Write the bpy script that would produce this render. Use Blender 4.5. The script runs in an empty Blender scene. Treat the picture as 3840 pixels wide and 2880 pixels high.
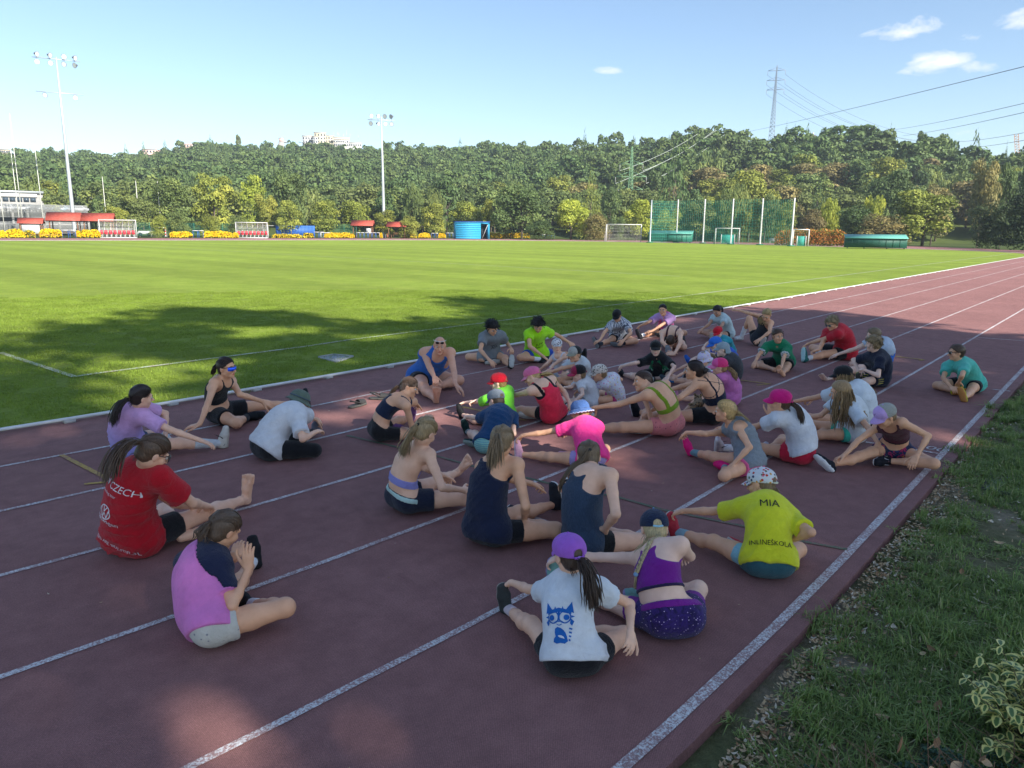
import bpy, bmesh, math, random
import numpy as np
from mathutils import Vector, Matrix
from mathutils.bvhtree import BVHTree
PI = math.pi
SC = bpy.context.scene
COL = SC.collection
# ---------------------------------------------------------------- camera
CAM_AZ, CAM_PITCH, CAM_ROLL = 0.6979795, 0.2056487, 0.0100752
CAM_LOC = (-4.8508, -8.5533, 2.0865)
def make_camera():
 cd = bpy.data.cameras.new('camera'); co = bpy.data.objects.new('camera', cd); COL.objects.link(co)
 cy, sy, cp, sp = math.cos(CAM_AZ), math.sin(CAM_AZ), math.cos(CAM_PITCH), math.sin(CAM_PITCH)
 fw = Vector((cy*cp, sy*cp, -sp)); rt = Vector((sy, -cy, 0)); up = rt.cross(fw)
 r2 = rt*math.cos(CAM_ROLL) + up*math.sin(CAM_ROLL); u2 = -rt*math.sin(CAM_ROLL) + up*math.cos(CAM_ROLL)
 M = Matrix((r2, u2, -fw)).transposed().to_4x4(); M.translation = Vector(CAM_LOC); co.matrix_world = M
 cd.sensor_width = 36; cd.lens = 2784.65/3840*36; cd.clip_start = .05; cd.clip_end = 6000
 SC.camera = co
make_camera()
# ---------------------------------------------------------------- light
SUN_EL, SUN_AZ = math.radians(33), math.radians(-95)   # azimuth of the direction towards the sun
sun_dir = Vector((math.cos(SUN_AZ)*math.cos(SUN_EL), math.sin(SUN_AZ)*math.cos(SUN_EL), math.sin(SUN_EL)))
W = bpy.data.worlds.new('World'); SC.world = W; W.use_nodes = True
def make_world():
 nt = W.node_tree; nt.nodes.clear()
 out = nt.nodes.new('ShaderNodeOutputWorld'); bg = nt.nodes.new('ShaderNodeBackground')
 sky = nt.nodes.new('ShaderNodeTexSky'); sky.sky_type = 'NISHITA'; sky.sun_disc = False
 sky.sun_elevation = SUN_EL; sky.sun_rotation = math.atan2(sun_dir.x, sun_dir.y) % (2*PI)
 sky.air_density = 1.0; sky.dust_density = .5; sky.ozone_density = 2.2; sky.altitude = 250
 bg.inputs['Strength'].default_value = .092
 L = nt.links
 # fair weather clouds at fixed compass directions, some unseen ones added as fill light
 geo = nt.nodes.new('ShaderNodeTexCoord')
 def math_(op, a, b=None, c=None):
  n = nt.nodes.new('ShaderNodeMath'); n.operation = op
  for i, v in enumerate((a, b, c)):
   if v is None: continue
   if isinstance(v, (int, float)): n.inputs[i].default_value = v
   else: L.new(v, n.inputs[i])
  return n.outputs[0]
 def noise(scale, detail, rough, vec, dist=0):
  n = nt.nodes.new('ShaderNodeTexNoise'); n.inputs['Scale'].default_value = scale; n.inputs['Detail'].default_value = detail
  n.inputs['Roughness'].default_value = rough; n.inputs['Distortion'].default_value = dist; L.new(vec, n.inputs['Vector']); return n.outputs['Fac']
 mp = nt.nodes.new('ShaderNodeMapping'); mp.inputs['Scale'].default_value = (1, 1, 2.2); L.new(geo.outputs['Generated'], mp.inputs['Vector'])
 n1 = noise(16, 9, .6, mp.outputs[0], .3)
 mask = None
 for (az, el, wa, we, amt) in CLOUDS_AND_FILL:
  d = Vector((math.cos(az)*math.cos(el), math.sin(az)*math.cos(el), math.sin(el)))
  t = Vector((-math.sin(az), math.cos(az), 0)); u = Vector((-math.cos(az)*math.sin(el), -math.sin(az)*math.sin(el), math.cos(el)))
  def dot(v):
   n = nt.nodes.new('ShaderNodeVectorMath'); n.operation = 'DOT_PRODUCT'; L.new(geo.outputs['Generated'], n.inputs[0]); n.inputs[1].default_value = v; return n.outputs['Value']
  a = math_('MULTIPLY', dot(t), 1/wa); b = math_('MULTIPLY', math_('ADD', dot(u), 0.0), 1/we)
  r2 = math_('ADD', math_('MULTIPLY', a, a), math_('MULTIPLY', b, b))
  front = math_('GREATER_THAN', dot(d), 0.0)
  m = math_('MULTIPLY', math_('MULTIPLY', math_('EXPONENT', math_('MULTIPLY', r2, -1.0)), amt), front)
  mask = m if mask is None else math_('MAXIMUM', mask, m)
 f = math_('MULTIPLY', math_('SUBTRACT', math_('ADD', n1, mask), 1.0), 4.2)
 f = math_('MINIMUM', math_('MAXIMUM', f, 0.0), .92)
 mix = nt.nodes.new('ShaderNodeMix'); mix.data_type = 'RGBA'
 L.new(f, mix.inputs['Factor']); L.new(sky.outputs[0], mix.inputs['A'])
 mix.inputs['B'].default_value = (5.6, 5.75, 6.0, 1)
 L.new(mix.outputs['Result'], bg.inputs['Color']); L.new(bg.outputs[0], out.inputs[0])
CLOUDS_AND_FILL = [(0.0606, 0.1899, 0.0934, 0.0323, 0.60), (-0.0196, 0.1209, 0.1077, 0.0215, 0.55), (0.5779, 0.1943, 0.0341, 0.0093, 0.70), (0.2434, 0.2203, 0.0610, 0.0172, 0.66), (0.1800, 0.2061, 0.0467, 0.0144, 0.50), (0.1429, 0.2198, 0.0431, 0.0215, 0.62), (0.2183, 0.1846, 0.0754, 0.0187, 0.66), (0.1664, 0.1761, 0.0431, 0.0144, 0.62), (0.7252, 0.1148, 0.0467, 0.0136, 0.44), (0.5650, 0.1201, 0.0431, 0.0129, 0.46), (0.4402, 0.1215, 0.0251, 0.0072, 0.30), (0.1915, 0.1096, 0.1508, 0.0162, 0.46), (0.6952, 0.1937, 0.0144, 0.0050, 0.36), (0.7222, 0.1894, 0.0090, 0.0036, 0.33), (0.3027, 0.1203, 0.0431, 0.0108, 0.44), (-0.3491, 0.4887, 0.3000, 0.1200, 0.60), (-1.0472, 0.3840, 0.3500, 0.1200, 0.60), (-1.6581, 0.8727, 0.3500, 0.2000, 0.62), (-2.4435, 0.5236, 0.4000, 0.1400, 0.60), (3.0543, 0.4363, 0.3500, 0.1200, 0.60), (2.4435, 0.7854, 0.3000, 0.1600, 0.60), (1.7453, 1.0472, 0.3000, 0.2000, 0.60), (0.3491, 1.0821, 0.3500, 0.2200, 0.60), (-0.7854, 1.2217, 0.3000, 0.3000, 0.60), ]  # wide clouds at the end are out of view, added to brighten the shade
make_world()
sd = bpy.data.lights.new('sun', 'SUN'); so = bpy.data.objects.new('sun', sd); COL.objects.link(so)
sd.energy = 4.8; sd.angle = math.radians(.53); sd.color = (1, .93, .82)
so.rotation_euler = sun_dir.to_track_quat('Z', 'Y').to_euler(); so.location = (0, -40, 40)
SC.view_settings.view_transform = 'Standard'; SC.view_settings.look = 'None'; SC.view_settings.gamma = 1
SC.view_settings.use_curve_mapping = False; SC.view_settings.exposure = 1.15
SC.cycles.max_bounces = 6; SC.cycles.diffuse_bounces = 3; SC.cycles.glossy_bounces = 2; SC.cycles.transmission_bounces = 4; SC.cycles.transparent_max_bounces = 12
SC.cycles.caustics_reflective = False; SC.cycles.caustics_refractive = False
SC.cycles.use_denoising = True; SC.cycles.sample_clamp_indirect = 6
# ---------------------------------------------------------------- helpers
def hexc(h, k=1.0):
 h = h.lstrip('#'); o = []
 for i in (0, 2, 4):
  c = int(h[i:i+2], 16)/255; c = c/12.92 if c <= .04045 else ((c+.055)/1.055)**2.4
  o.append(c*k)
 return tuple(o)
def tag(o, label=None, cat=None, group=None, kind=None):
 if label: o['label'] = label
 if cat: o['category'] = cat
 if group: o['group'] = group
 if kind: o['kind'] = kind
 return o
def empty(name, loc, rz=0, **k):
 o = bpy.data.objects.new(name, None); COL.objects.link(o); o.location = loc; o.rotation_euler = (0, 0, rz); o.empty_display_size = .1
 return tag(o, **k)
def npmesh(name, V, F, smooth=True, attrs=None):
 """V (n,3) array, F list of arrays of polygons grouped by size, or one (m,k) array"""
 me = bpy.data.meshes.new(name)
 if not isinstance(F, (list, tuple)): F = [F]
 F = [np.asarray(f, dtype=np.int32) for f in F if len(f)]
 V = np.asarray(V, dtype=np.float32)
 me.vertices.add(len(V)); me.vertices.foreach_set('co', V.ravel())
 nl = sum(f.size for f in F); npl = sum(len(f) for f in F)
 me.loops.add(nl); me.polygons.add(npl)
 me.loops.foreach_set('vertex_index', np.concatenate([f.ravel() for f in F]) if F else [])
 starts = []; tot = []; c = 0
 for f in F:
  k = f.shape[1]; starts.append(c+np.arange(len(f))*k); tot.append(np.full(len(f), k)); c += f.size
 me.polygons.foreach_set('loop_start', np.concatenate(starts)); me.polygons.foreach_set('loop_total', np.concatenate(tot))
 me.update(calc_edges=True); me.validate()
 if smooth: me.polygons.foreach_set('use_smooth', np.ones(len(me.polygons), dtype=bool))
 if attrs:
  for an, av in attrs.items():
   a = me.attributes.new(an, 'FLOAT_COLOR' if av.ndim == 2 else 'FLOAT', 'POINT')
   if av.ndim == 2: a.data.foreach_set('color', av.astype(np.float32).ravel())
   else: a.data.foreach_set('value', av.astype(np.float32))
 return me
def link(name, me, m, parent=None, loc=None, rz=0):
 o = bpy.data.objects.new(name, me); COL.objects.link(o)
 if m is not None:
  me.materials.clear()
  for x in (m if isinstance(m, (list, tuple)) else [m]): me.materials.append(x)
 if parent is not None: o.parent = parent
 if loc is not None: o.location = loc
 if rz: o.rotation_euler = (0, 0, rz)
 return o
class MB:
 """collects simple solids as one mesh"""
 def __init__(s): s.v = []; s.f = {}; s.n = 0; s.cur = 0
 def add(s, V, F):
  V = np.asarray(V, dtype=float)
  for f in F: s.f.setdefault(len(f), []).append([i+s.n for i in f])
  s.v.append(V); s.n += len(V); return s
 def addnp(s, V, F):
  for f in (F if isinstance(F, list) else [F]):
   if len(f): s.f.setdefault(f.shape[1], []).extend((np.asarray(f)+s.n).tolist())
  s.v.append(np.asarray(V, dtype=float)); s.n += len(V); return s
 def box(s, x0, x1, y0, y1, z0, z1):
  V = [(x, y, z) for z in (z0, z1) for y in (y0, y1) for x in (x0, x1)]
  return s.add(V, [(0, 2, 3, 1), (4, 5, 7, 6), (0, 1, 5, 4), (2, 6, 7, 3), (0, 4, 6, 2), (1, 3, 7, 5)])
 def obox(s, c, ax, ay, az):
  """box with centre c and half vectors"""
  c, ax, ay, az = [np.array(t, float) for t in (c, ax, ay, az)]
  V = [c+sx*ax+sy*ay+sz*az for sz in (-1, 1) for sy in (-1, 1) for sx in (-1, 1)]
  return s.add(V, [(0, 2, 3, 1), (4, 5, 7, 6), (0, 1, 5, 4), (2, 6, 7, 3), (0, 4, 6, 2), (1, 3, 7, 5)])
 def bar(s, a, b, w, h=None):
  a, b = np.array(a, float), np.array(b, float); d = b-a; L = np.linalg.norm(d); d /= L
  r = np.array((0, 0, 1.)) if abs(d[2]) < .9 else np.array((1., 0, 0))
  x = np.cross(d, r); x /= np.linalg.norm(x); y = np.cross(x, d)
  return s.obox((a+b)/2, d*L/2, x*w/2, y*(h or w)/2)
 def tube(s, pts, r, n=6, cap=True):
  V, F = tube_geo(pts, r, n, cap); return s.add(V, F)
 def lathe(s, c, prof, n=16, axis=None):
  c = np.array(c, float); V = []; F = []
  for (r, z) in prof:
   for i in range(n):
    a = 2*PI*i/n; V.append(c+np.array((r*math.cos(a), r*math.sin(a), z)))
  for j in range(len(prof)-1):
   for i in range(n):
    k = (i+1) % n; F.append((j*n+i, j*n+k, (j+1)*n+k, (j+1)*n+i))
  F.append(tuple(range(n))[::-1]); F.append(tuple((len(prof)-1)*n+i for i in range(n)))
  return s.add(V, F)
 def build(s, name, m, parent=None, smooth=False, loc=None, rz=0, attrs=None):
  V = np.concatenate(s.v) if s.v else np.zeros((0, 3))
  me = npmesh(name, V, [np.array(x) for x in s.f.values()], smooth, attrs)
  return link(name, me, m, parent, loc, rz)
def tube_geo(pts, r, n=6, cap=True):
 P = [np.array(p, float) for p in pts]; m = len(P)
 R = r if isinstance(r, (list, tuple, np.ndarray)) else [r]*m
 V = []; F = []; up = None
 for i, p in enumerate(P):
  d = P[min(i+1, m-1)]-P[max(i-1, 0)]; d = d/(np.linalg.norm(d)+1e-12)
  if up is None: up = np.array((0, 0, 1.)) if abs(d[2]) < .9 else np.array((1., 0, 0))
  x = np.cross(up, d); x /= (np.linalg.norm(x)+1e-12); y = np.cross(d, x); up = y
  for k in range(n):
   a = 2*PI*k/n; V.append(p+R[i]*(math.cos(a)*x+math.sin(a)*y))
 for i in range(m-1):
  for k in range(n):
   k2 = (k+1) % n; F.append((i*n+k, i*n+k2, (i+1)*n+k2, (i+1)*n+k))
 if cap: F.append(tuple(range(n))[::-1]); F.append(tuple((m-1)*n+k for k in range(n)))
 return V, F
# ---------------------------------------------------------------- materials
_mats = {}
class NT:
 def __init__(s, name):
  s.m = bpy.data.materials.new(name); s.m.use_nodes = True; s.t = s.m.node_tree; s.b = s.t.nodes['Principled BSDF']; s.L = s.t.links
 def n(s, typ, **k):
  x = s.t.nodes.new(typ)
  for a, v in k.items(): setattr(x, a, v)
  return x
 def set(s, node, **k):
  for a, v in k.items():
   a = a.replace('_', ' ')
   i = node.inputs[a]
   if hasattr(v, 'is_output') or isinstance(v, bpy.types.NodeSocket): s.L.new(v, i)
   else: i.default_value = (*v, 1) if isinstance(v, tuple) and len(v) == 3 and i.type == 'RGBA' else v
  return node
 def noise(s, scale, detail=3, rough=.55, vec=None, dist=0):
  x = s.n('ShaderNodeTexNoise'); s.set(x, Scale=scale, Detail=float(detail), Roughness=rough, Distortion=float(dist))
  if vec is not None: s.L.new(vec, x.inputs['Vector'])
  return x.outputs['Fac']
 def coord(s, which='Object'): return s.n('ShaderNodeTexCoord').outputs[which]
 def mapping(s, vec, scale=(1, 1, 1), rot=(0, 0, 0), loc=(0, 0, 0)):
  x = s.n('ShaderNodeMapping'); x.inputs['Scale'].default_value = scale; x.inputs['Rotation'].default_value = rot; x.inputs['Location'].default_value = loc
  s.L.new(vec, x.inputs['Vector']); return x.outputs[0]
 def math(s, op, a, b=None, c=None, clamp=False):
  x = s.n('ShaderNodeMath', operation=op); x.use_clamp = clamp
  for i, v in enumerate((a, b, c)):
   if v is None: continue
   if isinstance(v, (int, float)): x.inputs[i].default_value = v
   else: s.L.new(v, x.inputs[i])
  return x.outputs[0]
 def ramp(s, fac, stops, interp='LINEAR'):
  x = s.n('ShaderNodeValToRGB'); x.color_ramp.interpolation = interp; e = x.color_ramp.elements
  while len(e) < len(stops): e.new(.5)
  for i, (p, c) in enumerate(stops):
   e[i].position = p; e[i].color = (*c, 1) if not isinstance(c, (int, float)) else (c, c, c, 1)
  s.L.new(fac, x.inputs['Fac']); return x.outputs['Color']
 def mix(s, f, a, b, blend='MIX'):
  x = s.n('ShaderNodeMix', data_type='RGBA', blend_type=blend)
  for k, v in (('Factor', f), ('A', a), ('B', b)):
   i = x.inputs[k]
   if isinstance(v, bpy.types.NodeSocket): s.L.new(v, i)
   elif isinstance(v, (int, float)): i.default_value = v if k == 'Factor' else (v, v, v, 1)
   else: i.default_value = (*v, 1)
  return x.outputs['Result']
 def bump(s, h, strength=.3, dist=.01):
  x = s.n('ShaderNodeBump'); x.inputs['Strength'].default_value = strength; x.inputs['Distance'].default_value = dist
  s.L.new(h, x.inputs['Height']); s.L.new(x.outputs[0], s.b.inputs['Normal']); return x.outputs[0]
 def base(s, c, rough=.6, spec=.4, metal=0):
  i = s.b.inputs['Base Color']
  if isinstance(c, bpy.types.NodeSocket): s.L.new(c, i)
  else: i.default_value = (*c, 1)
  if isinstance(rough, bpy.types.NodeSocket): s.L.new(rough, s.b.inputs['Roughness'])
  else: s.b.inputs['Roughness'].default_value = rough
  s.b.inputs['Specular IOR Level'].default_value = spec; s.b.inputs['Metallic'].default_value = metal
  return s
def plain(name, c, rough=.6, spec=.4, metal=0, var=.12, scale=6, bump=0):
 key = (name, c, rough)
 if key in _mats: return _mats[key]
 t = NT(name); v = t.noise(scale, 4, .6, t.coord())
 t.base(t.mix(1.0, c, t.ramp(v, [(0.3, 1-var), (.7, 1+var)]), 'MULTIPLY'), rough, spec, metal)
 if bump: t.bump(t.noise(scale*12, 3, .6, t.coord()), bump, .01)
 _mats[key] = t.m; return t.m
# ---------------------------------------------------------------- signed distance figures
def nrm(v): return v/(np.linalg.norm(v)+1e-12)
def A3(*p): return np.array(p, float)
class Sdf:
 def __init__(s, res): s.res = res; s.ops = []
 def rc(s, a, b, ra, rb=None, k=.02): s.ops.append(('rc', np.array(a, float), np.array(b, float), ra, ra if rb is None else rb, k)); return s
 def sp(s, a, r, k=.02): return s.rc(a, np.array(a)+1e-4, r, r, k)
 def el(s, c, M, r, k=.02): s.ops.append(('el', np.array(c, float), np.array(M, float), np.array(r, float), None, k)); return s   # M rows = local axes
 def fn(s, f): s.ops.append(('fn', f, None, None, None, 0)); return s       # D = f(X, D)
 def sub(s, c, r, k=.01): s.ops.append(('sub', np.array(c, float), r, None, None, k)); return s
 def mesh(s, pad=.02):
  lo = np.full(3, 1e9); hi = -lo
  for o in s.ops:
   if o[0] == 'rc':
    lo = np.minimum(lo, np.minimum(o[1]-o[3], o[2]-o[4])); hi = np.maximum(hi, np.maximum(o[1]+o[3], o[2]+o[4]))
   elif o[0] == 'el':
    m = np.sqrt((o[2]**2*(o[3]**2)[:, None]).sum(0)); lo = np.minimum(lo, o[1]-m); hi = np.maximum(hi, o[1]+m)
  h = s.res; lo = lo-pad-2*h; hi = hi+pad+2*h
  n = np.ceil((hi-lo)/h).astype(int)+1
  ax = [lo[i]+np.arange(n[i])*h for i in range(3)]
  D = np.full(n, .2)
  def region(l, u):
   i0 = np.maximum(((l-lo)/h).astype(int), 0); i1 = np.minimum(((u-lo)/h).astype(int)+2, n)
   sl = tuple(slice(a, b) for a, b in zip(i0, i1))
   X = np.stack(np.meshgrid(*[ax[i][sl[i]] for i in range(3)], indexing='ij'), -1)
   return sl, X
  for o in s.ops:
   k = o[5]
   if o[0] == 'rc':
    a, b, ra, rb = o[1:5]; m = k+3*h
    sl, X = region(np.minimum(a-ra, b-rb)-m, np.maximum(a+ra, b+rb)+m)
    ba = b-a; L2 = ba@ba; t = np.clip(((X-a)@ba)/L2, 0, 1)
    d = np.linalg.norm(X-a-t[..., None]*ba, axis=-1)-(ra+(rb-ra)*t)
   elif o[0] == 'el':
    c, M, r = o[1:4]; m = np.sqrt((M**2*(r**2)[:, None]).sum(0))+k+3*h
    sl, X = region(c-m, c+m); q = (X-c)@M.T; e = np.linalg.norm(q/r, axis=-1); g = np.linalg.norm(q/r**2, axis=-1)+1e-9
    d = e*(e-1)/g
   elif o[0] == 'sub':
    c, r = o[1:3]; sl, X = region(c-r-k-2*h, c+r+k+2*h); d = -(np.linalg.norm(X-c, axis=-1)-r)
    old = D[sl]; hh = np.maximum(k-np.abs(old-d), 0)/max(k, 1e-6); D[sl] = np.maximum(old, d)+hh*hh*k*.25; continue
   else:
    sl = (slice(None),)*3; X = np.stack(np.meshgrid(*ax, indexing='ij'), -1); D = o[1](X, D); continue
   old = D[sl]
   hh = np.maximum(k-np.abs(old-d), 0)/max(k, 1e-6); D[sl] = np.minimum(old, d)-hh*hh*k*.25
  return snet(D, lo, h)
_CO = np.array([(i, j, k) for i in (0, 1) for j in (0, 1) for k in (0, 1)])
_ED = [(a, b) for a in range(8) for b in range(a+1, 8) if abs(_CO[a]-_CO[b]).sum() == 1]
def snet(D, lo, h):
 ins = D < 0
 n = np.array(D.shape)
 c = np.zeros(n-1, dtype=np.int8)
 for o in _CO: c += ins[o[0]:n[0]-1+o[0], o[1]:n[1]-1+o[1], o[2]:n[2]-1+o[2]]
 act = np.argwhere((c > 0) & (c < 8))
 if not len(act): return np.zeros((0, 3)), np.zeros((0, 4), int)
 vals = np.stack([D[act[:, 0]+o[0], act[:, 1]+o[1], act[:, 2]+o[2]] for o in _CO], 1)
 acc = np.zeros((len(act), 3)); cnt = np.zeros(len(act))
 for a, b in _ED:
  va, vb = vals[:, a], vals[:, b]; m = (va < 0) != (vb < 0)
  t = np.where(m, va/(va-vb+1e-20), 0)[:, None]
  acc += np.where(m[:, None], _CO[a]+t*(_CO[b]-_CO[a]), 0); cnt += m
 V = lo+(act+acc/cnt[:, None])*h
 idx = np.full(n-1, -1, dtype=np.int64); idx[act[:, 0], act[:, 1], act[:, 2]] = np.arange(len(act))
 Fs = []
 for ax in range(3):
  u, v = [(1, 2), (2, 0), (0, 1)][ax]
  sl0 = [slice(None)]*3; sl1 = [slice(None)]*3; sl0[ax] = slice(0, -1); sl1[ax] = slice(1, None)
  a, b = ins[tuple(sl0)], ins[tuple(sl1)]
  e = np.argwhere(a != b)
  e = e[(e[:, u] > 0) & (e[:, v] > 0) & (e[:, u] < n[u]-1) & (e[:, v] < n[v]-1)]
  if not len(e): continue
  flip = ~a[e[:, 0], e[:, 1], e[:, 2]]
  du = np.zeros(3, int); du[u] = 1; dv = np.zeros(3, int); dv[v] = 1
  q = [e-du-dv, e-dv, e, e-du]
  q = np.stack([idx[x[:, 0], x[:, 1], x[:, 2]] for x in q], 1)
  q[flip] = q[flip][:, ::-1]; q = q[(q >= 0).all(1)]; Fs.append(q)
 return V, np.concatenate(Fs)
def folds(seed, amp, wl, axis, mask=None):
 """creases of thin cloth: narrow outward ridges running roughly across the axis"""
 rs = np.random.RandomState(seed); K = []
 for i in range(3):
  d = nrm(axis*(1, .8, .35)[i]*rs.choice((-1, 1))+rs.normal(size=3)*(.35, .45, .6)[i]); K.append((d*PI/(wl*rs.uniform(.75, 1.5)), rs.uniform(0, 6.3), (1, .7, .6)[i], nrm(rs.normal(size=3))*rs.uniform(9, 16)))
 def f(X, D):
  band = np.abs(D) < amp*2+.03
  Y = X[band]; v = np.zeros(len(Y))
  for kk, ph, a, w in K: v += a*(1-np.abs(np.sin(Y@kk+ph+.9*np.sin(Y@w+ph))))**2*np.clip(.15+.85*np.sin(Y@w*.6+ph*2), 0, 1)
  if mask is not None: v = v*mask(Y)
  D = D.copy(); D[band] -= amp*v; return D
 return f
def floor_cut(z0):
 return lambda X, D: np.maximum(D, z0-X[..., 2])
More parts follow.
